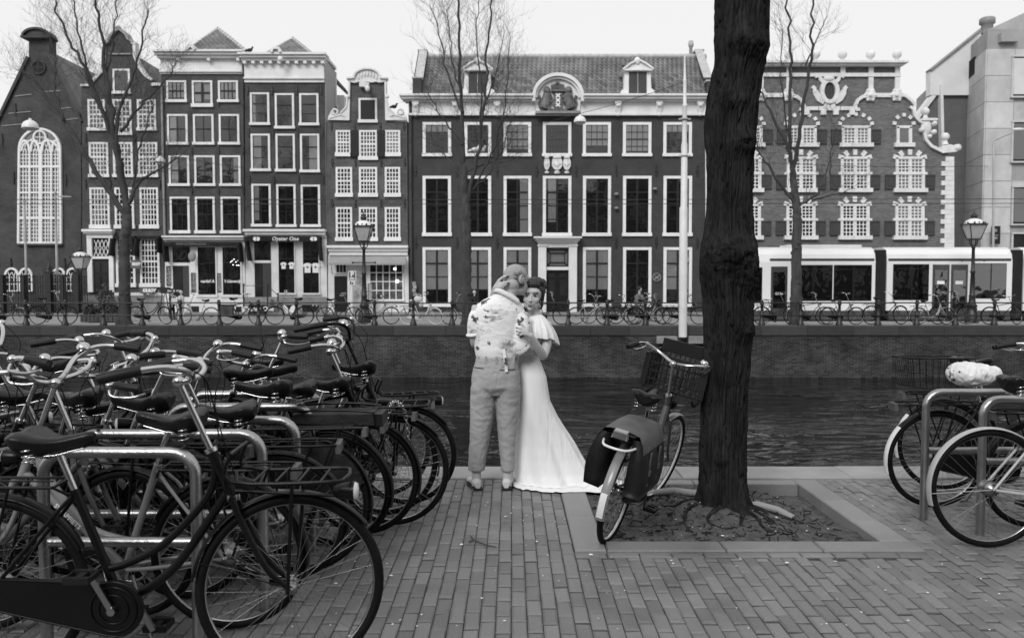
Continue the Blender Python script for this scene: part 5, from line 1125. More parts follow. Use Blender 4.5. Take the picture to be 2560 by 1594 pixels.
# wires and hanging lamps
def wire(label, pts, r_=.012, sag=.0, n_=20):
    b = MB(); P = [Vector(p) for p in pts]; Q = []
    for i in range(len(P)-1):
        for k in range(n_): t = k/n_; q = P[i]*(1-t)+P[i+1]*t; q.z -= sag*4*t*(1-t); Q.append(q)
    Q.append(P[-1]); b.tube(Q, r_, 5); return tag(b.build('overhead_wire', 'wire'), label, 'wire', 'overhead tram and lamp wires')
wire('overhead tram wire running across all the house fronts, lower of the pair', [at(-300, 510, 33.6), at(1280, 510, 33.6), at(2900, 508, 33.6)], .014)
wire('overhead tram wire running across all the house fronts, upper of the pair', [at(-300, 500, 35), at(1280, 499, 35), at(2900, 497, 35)], .014)
wire('thin wire holding the dome lamp over the wide house arch', [at(1026, 392, 39.9), at(1450, 284, 34.4), at(1712, 205, Yp)], .011, .05)
wire('thin wire slung across the canal side of the scrolled gable house', [at(1712, 390, Yp), at(1768, 398, 33), at(2470, 415, 40.9)], .011, .15)
for px, py, s_, Y, lb in ((76, 321, 1.0, 32, 'white dome lamp hung high before the church'), (1450, 306, .85, 34.4, 'white dome lamp hung before the carved arch of the wide house'), (400, 405, .72, 36, 'small white dome lamp hung beside the gabled house drainpipe')):
    p = at(px, py, Y); t_ = thing('hanging_lamp', lb, 'lamp', p, group='dome lamps hung over the street'); r_ = .31*s_; b = MB()
    b.lathe([(r_, 0), (r_*1.0, .04), (r_*.93, r_*.45), (r_*.72, r_*.78), (r_*.4, r_*.98), (.05, r_*1.06), (.05, r_*1.25), (0, r_*1.26)], (0, 0, 0), 20); b.build('shade', 'lamp_white', t_)
    b = MB(); b.lathe([(r_*.97, .01), (r_*.8, -.05), (r_*.4, -.09), (0, -.1)], (0, 0, 0), 18); b.build('diffuser', 'lantern_glass', t_); b = MB(); b.tube([(0, 0, r_*1.2), (0, 0, r_*1.65)], .02, 5); b.build('hanger', 'iron', t_)
wire('thin wire holding the dome lamp before the church', [at(-120, 285, 32), at(76, 289, 32), at(316, 330, 30)], .011, .03)
wire('thin wire holding the small dome lamp by the gabled house', [at(316, 380, 30), at(400, 384, 36), at(612, 420, 39.9)], .011, .03)
# slim street light at right edge
t_ = thing('street_light', 'slim modern street light with a curved arm before the stone building', 'street light', (at(2480, 784, 37.5).x, 37.5, 0)); b = MB(True); p = at(2484, 700, 37.5)
b.tube([(p.x, 37.5, 0), (at(2484, 450, 37.5).x, 37.5, at(2484, 450, 37.5).z), at(2484, 352, 37.5), at(2486, 350, 37.5), at(2533, 330, 37.5)], [.07, .055, .05, .045, .035], 7); b.build('pole', 'pole_grey', t_); b = MB(True); q = at(2546, 324, 37.5); b.ball(q, (.3, .14, .08), 10, 6); b.build('lamp_head', 'lamp_white', t_)
# parking sign
Ys = 31.4; t_ = thing('parking_sign', 'white P parking sign with a 3x plate left of the lantern post', 'sign', (at(879, 780, Ys).x, Ys, 0)); b = MB(True)
b.box(*(lambda a_, e_: (a_.x, e_.x, Ys-.02, Ys+.02, a_.z, e_.z))(at(871, 701, Ys), at(890, 677, Ys))); b.build('panel', 'print_white', t_); b = MB(True); b.box(*(lambda a_, e_: (a_.x, e_.x, Ys-.026, Ys-.02, a_.z, e_.z))(at(872.5, 699.5, Ys), at(888.5, 678.5, Ys))); b.build('panel_face', 'sign_grey', t_)
text('P', .27, 'print_white', t_, at(880.5, 686, Ys-.03), bold=.01); b = MB(True); p = at(880.5, 696, Ys); b.box(p.x-.09, p.x+.09, Ys-.032, Ys-.026, p.z-.02, p.z+.03); b.build('car_mark', 'print_white', t_)
b = MB(True); b.box(*(lambda a_, e_: (a_.x, e_.x, Ys-.02, Ys+.01, a_.z, e_.z))(at(870, 712, Ys), at(887, 702, Ys))); b.build('plate', 'print_white', t_); text('3x', .17, 'dark_paint', t_, at(878.5, 707, Ys-.025), bold=.006)
b = MB(True); b.tube([(at(879, 740, Ys).x, Ys+.05, 0), (at(880, 690, Ys).x, Ys+.05, at(880, 680, Ys).z)], .05, 8); b.build('post', 'pole_white', t_)
# church fence, planters, easel
Yc = 38.3; t_ = thing('iron_fence', 'tall black iron bar fence with ornate gate pillars before the church', 'fence', (at(108, 770, Yc).x, Yc, .1))
zt_, zb_ = at(100, 692, Yc).z, .12; b = MB(); b.tube([(0, 0, 0), (0, 0, zt_-.1-.02)], .02, 5); b.lathe([(.02, zt_-.12), (.035, zt_-.08), (0, zt_+.02)], (0, 0, 0), 5); bm_ = b.mesh('bar'); bm_.materials.append(M['iron'])
x = at(-60, 700, Yc).x
while x < at(218, 700, Yc).x: o = link('bar', bm_, t_); o.location = Vector((x, Yc, .1))-origin(t_); x += .118
for z in (zt_-.25, .55): b = MB(True); b.box(at(-60, 700, Yc).x, at(218, 700, Yc).x, Yc-.02, Yc+.02, z-.03, z+.03); b.build('rail', 'iron', t_)
for px in (123, 158, 192, 60, 8):
    big = px in (123, 192); b = MB(True); p = at(px, 700, Yc); w_ = .13 if big else .07; zz = at(px, 682 if big else 690, Yc).z; b.box(p.x-w_, p.x+w_, Yc-.15, Yc+.15, .1, zz); b.box(p.x-w_-.05, p.x+w_+.05, Yc-.18, Yc+.18, zz, zz+.07)
    if big: b.lathe([(.16, zz+.07), (.10, zz+.16), (.14, zz+.24), (.06, zz+.34), (.02, zz+.5), (0, zz+.55)], (p.x, Yc, 0), 8)
    b.build('pillar', 'iron', t_)
def leaves(name, par, c, rx, ry, rz, n_, s_, seed):
    r = random.Random(seed); b = MB(True); c = Vector(c)
    for _ in range(n_):
        d = Vector((r.gauss(0, 1), r.gauss(0, 1), r.gauss(0, 1))).normalized()*r.random()**.4; p = c+Vector((d.x*rx, d.y*ry, d.z*rz)); u = Vector((r.gauss(0, 1), r.gauss(0, 1), r.gauss(0, 1))).normalized(); v = u.orthogonal()*s_*.5; u = u*s_
        b.add([p-u, p+v, p+u, p-v], [(0, 1, 2, 3)])
    return tag(b.build(name, 'leaf', par), kind='stuff')
for k, (px0, px1, yt, lb) in enumerate(((214, 252, 785, 'low wooden planter with bushy plant left of bare tree'), (255, 300, 782, 'wooden planter with upright plant beside bare tree trunk'))):
    Yq = 32.0; t_ = thing('planter', lb, 'planter', (at((px0+px1)/2, 806, Yq).x, Yq, 0), group='planters on the far quay'); a_, e_ = at(px0, 806, Yq), at(px1, yt, Yq); b = MB(True); b.box(a_.x, e_.x, Yq-.3, Yq+.3, 0, e_.z)
    for i in range(5): x = a_.x+(e_.x-a_.x)*i/4; b.box(x-.03, x+.03, Yq-.33, Yq-.295, 0, e_.z+.02)
    b.build('box', 'planter', t_); c_ = at((px0+px1)/2, yt-8, Yq); leaves('foliage', t_, c_, .42, .3, .28, 700, .05, k)
    if k: leaves('foliage', t_, at(262, 742, Yq), .35, .3, .55, 420, .045, 9); b = MB(True); b.tube([at(262, 780, Yq), at(263, 745, Yq)], .02, 5); b.build('stem', 'twig', t_)
for px0, px1, y0, y1, lb in ((402, 426, 718, 733, 'black menu easel beside the gabled house step'), (424, 448, 721, 733, 'chalked black menu board standing at the cafe door')):
    Yq = 37.2; t_ = thing('menu_easel', lb, 'menu board', (at((px0+px1)/2, 780, Yq).x, Yq, .0)); a_, e_ = at(px0, y1, Yq), at(px1, y0, Yq); b = MB(True); b.box(a_.x, e_.x, Yq-.03, Yq+.03, a_.z, e_.z); b.build('panel', 'board', t_)
    b = MB(True); b.tube([(a_.x+.06, Yq, a_.z), (a_.x-.02, Yq-.1, 0)], .025, 5); b.tube([(e_.x-.06, Yq, a_.z), (e_.x+.02, Yq-.1, 0)], .025, 5); b.tube([((a_.x+e_.x)/2, Yq+.03, a_.z), ((a_.x+e_.x)/2, Yq+.4, 0)], .025, 5); b.build('stand', 'iron', t_)
    if px0 > 410: text('Bier & Wijn', .14, 'print_white', t_, at(436, 727, Yq-.035), .2)
# pigeons
for k, (px, py, Y, lb) in enumerate(((624, 131, YH+.2, 'dark pigeon on the roof edge between the two cornice houses'), (985, 272, YH-.05, 'dark pigeon on the right scroll of the neck gable'), (1188, 381, 29.8, 'pale pigeon perched left on a branch of the middle tree'), (1203, 383, 29.8, 'pale pigeon perched right on a branch of the middle tree'))):
    t_ = thing('pigeon', lb, 'pigeon', at(px, py, Y), group='pigeons'); mt = 'cloth_dark' if k < 2 else 'lamp_white'; b = MB(); b.ball((0, 0, .1), (.14, .09, .09), 10, 7); b.tube([(.08, 0, .13), (.13, 0, .2), (.14, 0, .23)], [.06, .045, .04], 7); b.ball((.145, 0, .245), .042, 7, 6); b.tube([(-.08, 0, .1), (-.26, 0, .04)], [.07, .03], 6); b.build('body', mt, t_); b = MB(); b.tube([(.18, 0, .24), (.215, 0, .23)], [.014, .004], 5); b.tube([(.02, .03, .04), (.02, .03, 0)], .008, 4); b.tube([(.02, -.03, .04), (.02, -.03, 0)], .008, 4); b.build('beak_and_legs', 'pole_grey', t_)
# ================================================================ big trunk in the tree pit
def big_trunk():
    root = thing('street_tree', 'large dark rough trunk with burrs standing in the tree pit', 'tree', (TX, TY, -.02))
    prof = [(1279, 1807, 66), (1262, 1808, 61), (1230, 1809, 57.5), (1180, 1809, 56), (1120, 1809, 56), (1000, 1812, 56), (900, 1818, 57), (830, 1821, 59), (760, 1821, 61), (700, 1820, 64), (660, 1821, 66), (620, 1822, 65), (575, 1822, 59), (500, 1823, 56), (400, 1824, 55.5), (350, 1824, 59), (300, 1826, 62), (250, 1832, 61), (200, 1840, 61), (150, 1850, 61), (115, 1853, 66), (70, 1853, 64), (0, 1856, 65), (-120, 1850, 62), (-300, 1860, 60), (-520, 1850, 56)]
    P = [(at(x, y, TY), r_*TY/FOC*1.02) for y, x, r_ in prof]
    def ev(z):
        for i in range(len(P)-1):
            if P[i][0].z <= z <= P[i+1][0].z:
                t = (z-P[i][0].z)/(P[i+1][0].z-P[i][0].z); t = t*t*(3-2*t); return P[i][0].x*(1-t)+P[i+1][0].x*t, P[i][1]*(1-t)+P[i+1][1]*t
        return (P[0][0].x, P[0][1]) if z < P[0][0].z else (P[-1][0].x, P[-1][1])
    zs_ = []; z = -.08
    while z < P[-1][0].z: zs_.append(z); z += .0075 if z < 3.75 else .03
    na = 300; vs = []
    burr = [(1740, 640, .035, .16), (1795, 640, .03, .2), (1862, 655, .045, .18), (1705+60, 280, .05, .11), (1862, 355, .06, .12), (1890, 118, .05, .09), (1860, 95, .05, .12), (1876, 825, .05, .09), (1800, 1145, .035, .07), (1790, 236, .04, .10), (1830, 620, .03, .15), (1760, 700, .03, .08), (1870, 700, .035, .10), (1840, 250, .03, .1)]
    B = [(at(x, y, TY - .16), a_, w_) for x, y, a_, w_ in burr]
    for z in zs_:
        cx, rr = ev(z)
        for k in range(na):
            a = 2*PI*k/na; d = Vector((math.cos(a), math.sin(a), 0))
            warp = .35*mnoise.noise(Vector((z*1.3, math.cos(a)*.9, math.sin(a)*.9)))
            for p, am, wd in B: 
                if abs(z-p.z) < .45: warp += .5*am*8*math.exp(-((z-p.z)/.22)**2)*(d.x*(cx+d.x*rr-p.x)/max(.05, rr))
            s_ = a*13.5 + warp*5
            vd = mnoise.voronoi(Vector((math.cos(a)*8.5+warp*3.2, math.sin(a)*8.5, z*2.6+warp*.8+.4*mnoise.noise(Vector((a*6, z*4, 2))))))[0]; ridge = 1-min(1, (vd[1]-vd[0])/.20)
            fine = mnoise.noise(Vector((math.cos(a)*42, math.sin(a)*42, z*13)))
            med = mnoise.noise(Vector((math.cos(a)*18+warp*4, math.sin(a)*18, z*2.6)))
            dr = -.024*ridge**1.2 + .007*med + .006*fine + .013*mnoise.noise(Vector((math.cos(a)*1.7, math.sin(a)*1.7, z*1.6)))
            q = Vector((cx+d.x*rr, TY+d.y*rr, z))
            for p, am, wd in B:
                dd = (q-p).length
                if dd < wd*2: dr += am*math.exp(-(dd/wd*1.4)**2)*(1 + .35*mnoise.noise(q*22) + .2*mnoise.noise(q*55))
            flare = .032*math.exp(-max(0, z)/.10)*(1+.8*math.sin(a*5+1))
            dr += flare
            vs.append((cx+d.x*(rr+dr), TY+d.y*(rr+dr), z))
    n_ = len(zs_); b = MB(True); b.add(vs, [(i*na+k, i*na+(k+1) % na, (i+1)*na+(k+1) % na, (i+1)*na+k) for i in range(n_-1) for k in range(na)], True); b.build('trunk', 'bark', root)
    r = random.Random(5); cr = MB(True); top = P[-1][0]
    for i in range(6):
        a = i*1.05; p = Vector((top.x, TY, top.z-.3*(i % 3))); d = Vector((math.cos(a)*.6, math.sin(a)*.6, 1)).normalized(); pts = [p]
        for k in range(6): d = (d+Vector((r.gauss(0, .15), r.gauss(0, .15), r.gauss(.05, .1)))).normalized(); pts.append(pts[-1]+d*.55)
        cr.tube(pts, [.11*(1-.13*k) for k in range(7)], 8)
        for k in range(2, 7):
            for _ in range(5): e = (d+Vector((r.gauss(0, .6), r.gauss(0, .6), .2))).normalized(); cr.tube([pts[k], pts[k]+e*.4, pts[k]+e*.9+Vector((0, 0, .15))], [.02, .012, .005], 4)
    cr.build('crown', 'twig', root)
m = pmat('bark', .004, .034, 10, .85, bump=1., bscale=50, stretch=(1, 1, .3), detail=8, spec=.14)
big_trunk()
# roots, litter and hose in the pit
r = random.Random(77)
def soilz(x, y):
    d = math.hypot(x-TX, y-TY); return -.010 - .06*max(0, min(1, (x-1.5)/.5))*max(.25, min(1, (y-4.7)/.6)) + .055*math.exp(-(d/.32)**2) + .022*mnoise.fractal(Vector((x*5, y*5, 0)), 1, 2, 5)
for k in range(9):
    a = [-.3, -.7, -1.2, -1.8, .1, -2.6, 2.9, -.05, -.95][k]; L = [.62, .5, .42, .4, .5, .5, .35, .4, .55][k]; pts = []
    for i in range(9):
        t = i/8; aa = a+.25*math.sin(t*5+k); x, y = TX+math.cos(aa)*(.17+L*t), TY+math.sin(aa)*(.17+L*t); pts.append((x, y, soilz(x, y)+.004-.014*t))
    b = MB(); b.tube(pts, [.017*(1-t/10) for t in range(9)], 7); o = tag(b.build('tree_root', 'bark'), kind='structure')
hp = [(-.30, .24), (-.2, .36), (-.02, .42)]
m, n, l, bs = newmat('hose'); bs.inputs['Base Color'].default_value = g3(.26); bs.inputs['Roughness'].default_value = .6
for lb, pts in (('pale ribbed drain hose emerging right of the trunk', [(1.60, 5.56, -.02), (1.72, 5.54, .0), (1.84, 5.48, -.02), (1.93, 5.40, -.06)]), ('pale ribbed drain hose behind the trunk near the bicycle wheel', [(1.36, 5.75, .02), (1.2, 5.84, .02), (1.05, 5.82, .01), (.9, 5.7, -.01), (.8, 5.5, -.02), (.72, 5.35, -.05)])):
    b = MB(); S = []; V = [Vector(p) for p in pts]; n_ = 24
    for i in range(len(V)-1):
        for k in range(n_): t = k/n_; S.append(V[i]*(1-t)+V[i+1]*t)
    b.tube(S, [.024+.004*(i % 2) for i in range(len(S))], 9); tag(b.build('drain_hose', 'hose'), lb, 'hose', 'drain hoses in the tree pit')
b = MB(); V = [gnd(900+1010*.274, 1180+600*.274), gnd(900+1035*.274, 1180+630*.274), gnd(900+1150*.274, 1180+680*.274), gnd(900+1245*.274, 1180+700*.274)]; b.tube([v+Vector((0, 0, .012)) for v in V], [.004, .005, .005, .003], 6); b.tube([V[1]+Vector((0, 0, .012)), gnd(900+990*.274, 1180+650*.274)+Vector((0, 0, .01))], [.005, .004], 6); tag(b.build('twig', 'twig'), 'thin dark forked twig lying on the brick paving', 'twig')
pet = MB(); r = random.Random(9)
for k in range(260):
    if k < 200: x, y, z0 = r.uniform(-1.2, 2.6), r.uniform(3.4, 6.2), .008
    else: x, y = r.uniform(.6, 2.1), r.uniform(4.8, 6.0); z0 = soilz(x, y)+.012
    if k < 200 and PX0 < x < PX1 and PY0 < y < PY1: z0 = .02 if False else -1
    if z0 < -.5: continue
    s_ = r.uniform(.0018, .006)*(2.2 if r.random() < .07 else 1); a = r.random()*6; pts = [(x+math.cos(a+q*1.05)*s_*(1 if q % 3 else 1.7), y+math.sin(a+q*1.05)*s_, z0+r.uniform(0, .003)) for q in range(6)]; pet.add(pts, [(0, 1, 2, 3, 4, 5)])
tag(pet.build('petal_litter', 'print_white'), 'small pale petals and specks scattered over the paving', 'litter', kind='stuff')
crumb = MB()
for k in range(520):
    x, y = r.uniform(.58, 2.1), r.uniform(4.78, 6.02); z0 = soilz(x, y)+.004; s_ = r.uniform(.004, .012); e = Vector((r.gauss(0, 1), r.gauss(0, 1), r.gauss(0, .3))).normalized()*s_*r.uniform(1, 4); crumb.tube([Vector((x, y, z0))-e, Vector((x, y, z0+.004))+e], s_*.35, 4)
tag(crumb.build('bark_litter', 'bark'), kind='stuff', label='dark bark crumbs and sticks strewn over the pit soil', cat='litter')
# people on the far quay
def far_person(lb, px, pyh, Y, coat, legs, hair, face=1, seated=False, cut=0):
    x = at(px, 750, Y).x; zt = at(px, pyh, Y).z; hgt = zt; t_ = thing('person', lb, 'person', (x, Y, 0)); s_ = hgt/1.7 if not seated else 1.0; b = MB()
    def T(q, n_=9): return q
    z0 = 0
    if seated: zo = zt-1.62
    else: zo = 0
    P = lambda x_, y_, z_: Vector((x_*face*s_, y_*s_, z_*s_+zo))
    b = MB(); b.ball(P(.02, 0, 1.60), (.085*s_, .075*s_, .11*s_), 10, 8); b.tube([P(0, 0, 1.38), P(.01, 0, 1.55)], .05*s_, 8)
    if seated: b.tube([P(.02, .16, 1.3), P(.22, .17, 1.12), P(.46, .15, 1.08)], [.05, .045, .035], 7); b.ball(P(.48, .15, 1.07), .04, 7, 5)
    else: b.ball(P(.1, -.2, .82), .045*s_, 7, 5)
    b.build('body', 'skin_far', t_)
    b = MB(); b.tube([P(0, 0, .85), P(-.01 if not seated else -.05, 0, 1.1), P(0, 0, 1.32), P(0, 0, 1.42)], [.17*s_, .165*s_, .19*s_, .10*s_], 10)
    for sy in (-1, 1):
        if seated: b.tube([P(0, sy*.19, 1.36), P(.14, sy*.2, 1.12), P(.44, sy*.16, 1.08)], [.07, .06, .05], 8)
        else: b.tube([P(0, sy*.19, 1.37), P(.03, sy*.23, 1.1), P(.1, sy*.21, .86)], [.07*s_, .06*s_, .05*s_], 8)
    b.build('coat', coat, t_)
    b = MB()
    for sy in (-1, 1):
        if seated: b.tube([P(-.02, sy*.09, .92), P(.3, sy*.1, .72 if sy < 0 else .86), P(.22, sy*.1, .36 if sy < 0 else .5)], [.10, .08, .055], 8); b.tube([P(.20, sy*.1, .33 if sy < 0 else .47), P(.38, sy*.1, .32 if sy < 0 else .46)], .04, 6)
        else: b.tube([P(0, sy*.09, .92), P(.06*sy, sy*.09, .5), P(.09*sy, sy*.09, .06)], [.11*s_, .08*s_, .06*s_], 8); b.tube([P(.07*sy, sy*.09, .035), P(.07*sy+.17, sy*.09, .03)], .04*s_, 6)
    b.build('trousers', legs, t_)
    b = MB(); b.ball(P(-.01, 0, 1.635), (.095*s_, .085*s_, .10*s_), 10, 7); b.build('hair', hair, t_); return t_
far_person('person in a light coat walking past the cafe doors', 453, 727, 33.6, 'cloth_light', 'cloth_light', 'hair_grey', 1)
far_person('person in a dark coat carrying a pale bag near the cafe', 430, 730, 33.8, 'cloth_dark', 'cloth_dark', 'hair_dark', 1)
o = thing('paper_bag', 'pale bag held by the dark coated walker near the cafe', 'bag', at(436, 752, 33.4)); b = MB(); b.prism([(-.13, -.12), (.12, -.14), (.14, .1), (-.1, .13)], -.05, .05); b.build('bag_body', 'cloth_light', o); b = MB(); b.ring((0, 0, .15), .07, .01, 10, 4, a0=0, a1=PI); b.build('handle', 'cloth_light', o)
far_person('grey haired person walking behind the groom, mostly hidden by him', 1186, 727, 33.0, 'cloth_dark', 'cloth_dark', 'hair_grey', 1)
cyc = far_person('cyclist in a grey jacket and dark cap riding past the wide house', 1598, 722, 32.3, 'cloth_mid', 'cloth_dark', 'hair_dark', 1, True)
# ================================================================ bicycles
pmat('bike_black', .003, .006, 5, .32, spec=.22); pmat('bike_grey', .20, .26, 4, .3, coat=.3); pmat('bike_white', .62, .72, 4, .35, coat=.2); pmat('bike_mid', .05, .07, 4, .3, coat=.3); pmat('bike_light', .34, .42, 4, .35, coat=.2)
pmat('rubber', .004, .009, 20, .6, spec=.10); pmat('grip', .006, .012, 30, .55, spec=.3); pmat('saddle_skin', .004, .008, 14, .36, bump=.15, bscale=120, spec=.3)
pmat('chrome', .50, .62, 6, .18, metal=1.0, rvar=.06); pmat('rim_metal', .34, .44, 8, .3, metal=1.0); pmat('spoke', .26, .34, 8, .3, metal=1.0); pmat('galv', .30, .42, 9, .33, metal=1.0, rvar=.1, bump=.12, bscale=90)
pmat('lens', .6, .7, 9, .12); pmat('bag_black', .006, .014, 6, .5, bump=.6, bscale=9, spec=.3); pmat('bag_grey', .06, .11, 6, .6, bump=.3, bscale=12); pmat('crate_black', .008, .014, 6, .4, spec=.4); pmat('plastic_white', .62, .75, 6, .35)
def saddle_geo(b, c, L=1.0, wd=1.0):
    st = [(.150, .012, .006, .020), (.142, .021, .012, .034), (.115, .026, .010, .042), (.07, .030, .0, .046), (.02, .044, -.008, .056), (-.03, .074, -.002, .072), (-.07, .098, .014, .084), (-.105, .106, .024, .086), (-.130, .090, .018, .070), (-.142, .056, .006, .040)]
    c = Vector(c); n = 12; vs = []
    for x, w_, zt, h_ in st:
        for k in range(n):
            a = 2*PI*k/n; yy = math.cos(a)*w_*wd; sz = math.sin(a); zz = zt + (sz*.018 if sz > 0 else sz*h_) - (.012 if sz > .9 and x < 0 else 0)
            vs.append(c+Vector((x*L, yy*(1 if sz > -.3 else .80), zz)))
    m = len(st); fs = [(i*n+k, (i+1)*n+k, (i+1)*n+(k+1) % n, i*n+(k+1) % n) for i in range(m-1) for k in range(n)]
    b.add(vs, fs, True); b.add(vs[:n], [tuple(range(n))], True); b.add(vs[-n:], [tuple(range(n-1, -1, -1))], True)
def wheel(root, hub, Rw, xf, hi, tyre='rubber', rim='rim_metal', gear=False, drum=.03):
    n = 56 if hi else 26
    b = MB(); b.ring(hub, Rw-.032, .0095, n, 6 if hi else 4); 
    hb = Vector(hub)
    wm = b.build('wheel', rim, root, xf=xf)
    b = MB(); b.ring(hub, Rw-.019, .0195, n, 9 if hi else 5); b.build('tyre', tyre, wm, xf=xf)
    b = MB(); ns = 36 if hi else 16
    for i in range(ns):
        a = 2*PI*i/ns; sd_ = 1 if i % 2 else -1; off = (.55 if (i//2) % 2 else -.55) if hi else .3; fr = .024 if drum < .04 else drum
        p = hb+Vector((math.cos(a+off)*fr, sd_*.028, math.sin(a+off)*fr)); q = hb+Vector((math.cos(a)*(Rw-.036), sd_*.003, math.sin(a)*(Rw-.036))); b.tube([p, q], .0012 if hi else .0022, 3, cap=False)
    b.build('spokes', 'spoke', wm, xf=xf)
    b = MB(); b.lathe([(0, -.062), (.008, -.062), (.009, -.05), (.014, -.046), (.025 if drum < .04 else drum, -.034), (.025 if drum < .04 else drum, -.028), (drum*.7, -.024), (drum*.7, .024), (.025 if drum < .04 else drum, .028), (.025 if drum < .04 else drum, .034), (.014, .046), (.009, .05), (.008, .062), (0, .062)], hub, 14 if hi else 8, 'y'); b.build('hub', 'spoke', wm, xf=xf)
    return wm
def guard(root, hub, Rw, a0, a1, mat, xf, hi, name='mudguard', tip=None):
    hub = Vector(hub); n = 30 if hi else 14; ys = (-.029, -.024, -.012, 0, .012, .024, .029); vs = []
    for i in range(n+1):
        a = math.radians(a0+(a1-a0)*i/n)
        for y in ys: r_ = Rw+.016-11*y*y; vs.append(hub+Vector((math.cos(a)*r_, y, math.sin(a)*r_)))
        for y in ys[::-1]: r_ = Rw+.013-11*y*y; vs.append(hub+Vector((math.cos(a)*r_, y*.95, math.sin(a)*r_)))
    m = 14; b = MB(); b.add(vs, [(i*m+k, i*m+(k+1) % m, (i+1)*m+(k+1) % m, (i+1)*m+k) for i in range(n) for k in range(m)], True)
    if hi:
        for aa in (a1+12 if a1 < a0 else a1-12,): 
            a = math.radians(aa)
            for y in (-.031, .031): b.tube([hub+Vector((math.cos(a)*(Rw+.004), y, math.sin(a)*(Rw+.004))), hub+Vector((0, y*1.5, 0))], .0024, 5)
    o = b.build(name, mat, root, xf=xf)
    if tip:
        k0 = int(n*.68); vs2 = []
        for i in range(k0, n+1):
            a = math.radians(a0+(a1-a0)*i/n)
            for y in ys: r_ = Rw+.0185-11*y*y; vs2.append(hub+Vector((math.cos(a)*r_, y*1.04, math.sin(a)*r_)))
        b = MB(); b.add(vs2, [(i*7+k, i*7+k+1, (i+1)*7+k+1, (i+1)*7+k) for i in range(n-k0) for k in range(6)], True); b.build('white_tip', tip, o, xf=xf)
    return o
def curve(pts, n=6):
    "smooth Catmull-Rom line through points"
    P = [Vector(p) for p in pts]; out = []
    for i in range(len(P)-1):
        p0, p1, p2, p3 = P[max(0, i-1)], P[i], P[i+1], P[min(len(P)-1, i+2)]
        for k in range(n): t = k/n; out.append(.5*((2*p1)+(p2-p0)*t+(2*p0-5*p1+4*p2-p3)*t*t+(3*p1-p0-3*p2+p3)*t**3))
    out.append(P[-1]); return out
def bike(label, loc, heading=0., lean=0., steer=0., style='lady', frame='bike_black', hi=True, s=1.0, Rw=.345, guards='bike_black', case=True, rack=True, frack=False, bars='oma', barmat='chrome', stem=.80, seat=.97,
         skirt=False, light=True, basket=None, gear=True, group=None, battery=False, tail=True, stand=True, crank=20, bell=True, tip=None, saddle='saddle_skin', tyre='rubber', rim='rim_metal', cable=True, wrap=None):
    root = thing('bicycle', label, 'bicycle', (loc[0], loc[1], loc[2] if len(loc) > 2 else 0), (lean, 0, heading), group, s)
    N = 10 if hi else 6; Rh, BB, Fh = Vector((-.52, 0, Rw)), Vector((-.06, 0, .285)), Vector((.58, 0, Rw))
    u = Vector((-.39, 0, .92)).normalized(); fn = Vector((u.z, 0, -u.x)); A0 = Fh-fn*.055
    AX = lambda t, y=0, f=0: A0+u*t+fn*f+Vector((0, y, 0))
    X = Matrix.Translation(A0) @ Matrix.Rotation(steer, 4, u) @ Matrix.Translation(-A0)
    hl, ht = AX(.42), AX(.58); sd_ = Vector((-.17, 0, .475)).normalized(); ST = lambda z: BB+sd_*((z-BB.z)/sd_.z); S1 = ST(.755 if style != 'lady' else .72)
    fr = MB(); R1 = .0165
    fr.tube([AX(.41), AX(.585)], .0205, N); fr.tube([BB, S1], R1, N); fr.tube([BB+Vector((0, -.036, 0)), BB+Vector((0, .036, 0))], .024, N)
    if style == 'man': fr.tube([AX(.55), ST(.735)], .0145, N); fr.tube([AX(.44), BB], R1, N)
    elif style == 'lady': fr.tube(curve([AX(.55), AX(.44)+Vector((-.075, 0, -.03)), Vector((.12, 0, .52)), Vector((-.02, 0, .44)), ST(.415)], 5), .0145, N); fr.tube(curve([AX(.43), Vector((.18, 0, .46)), Vector((.06, 0, .35)), BB], 5), R1, N)
    elif style == 'swoop': fr.tube(curve([AX(.54), Vector((.22, 0, .63)), Vector((.08, 0, .46)), ST(.40)], 6), .019, N); fr.tube([AX(.43), BB], .019, N)
    else: fr.tube(curve([AX(.50), Vector((.24, 0, .48)), Vector((.10, 0, .33)), BB], 6), .026, N)
    for y in (-1, 1):
        fr.tube([BB+Vector((-.02, y*.03, 0)), Vector((-.2, y*.045, .30)), Rh+Vector((0, y*.052, 0))], .0095, N-2); fr.tube([S1+Vector((0, y*.018, -.02)), S1+Vector((-.06, y*.042, -.09)), Rh+Vector((0, y*.052, 0))], .0078, N-2)
    fm = fr.build('frame', frame, root)
    b = MB(); b.tube([AX(.395, -.05), AX(.40, 0), AX(.395, .05)], .014, N)
    for y in (-1, 1): b.tube(curve([AX(.40, y*.046), AX(.24, y*.050), AX(.10, y*.051, .012), Fh+Vector((0, y*.052, 0))], 4), [.0135-.0005*i*(1 if hi else 1)*.5 for i in range(13)], N-1)
    b.build('fork', frame, root, xf=X)
    if hi: b = MB(); b.lathe([(.024, -.012), (.026, 0), (.024, .012)], AX(.40), 10); b.tube([AX(.585), AX(.60)], .024, 10); b.build('headset', 'chrome', fm)
    wheel(root, Fh, Rw, X, hi, tyre, rim); wheel(root, Rh, Rw, None, hi, tyre, rim, drum=.045 if gear else .03)
    if guards: guard(root, Fh, Rw, 38, 172, guards, X, hi); guard(root, Rh, Rw, 25, 196, guards, None, hi, tip=tip)
    # saddle
    sc_ = ST(seat-.055); b = MB(); b.tube([ST(.70), sc_], .0135, N); sp = b.build('seat_post', 'chrome', root)
    b = MB(); saddle_geo(b, (sc_.x-.015, 0, seat)); sdl = b.build('saddle', saddle, root)
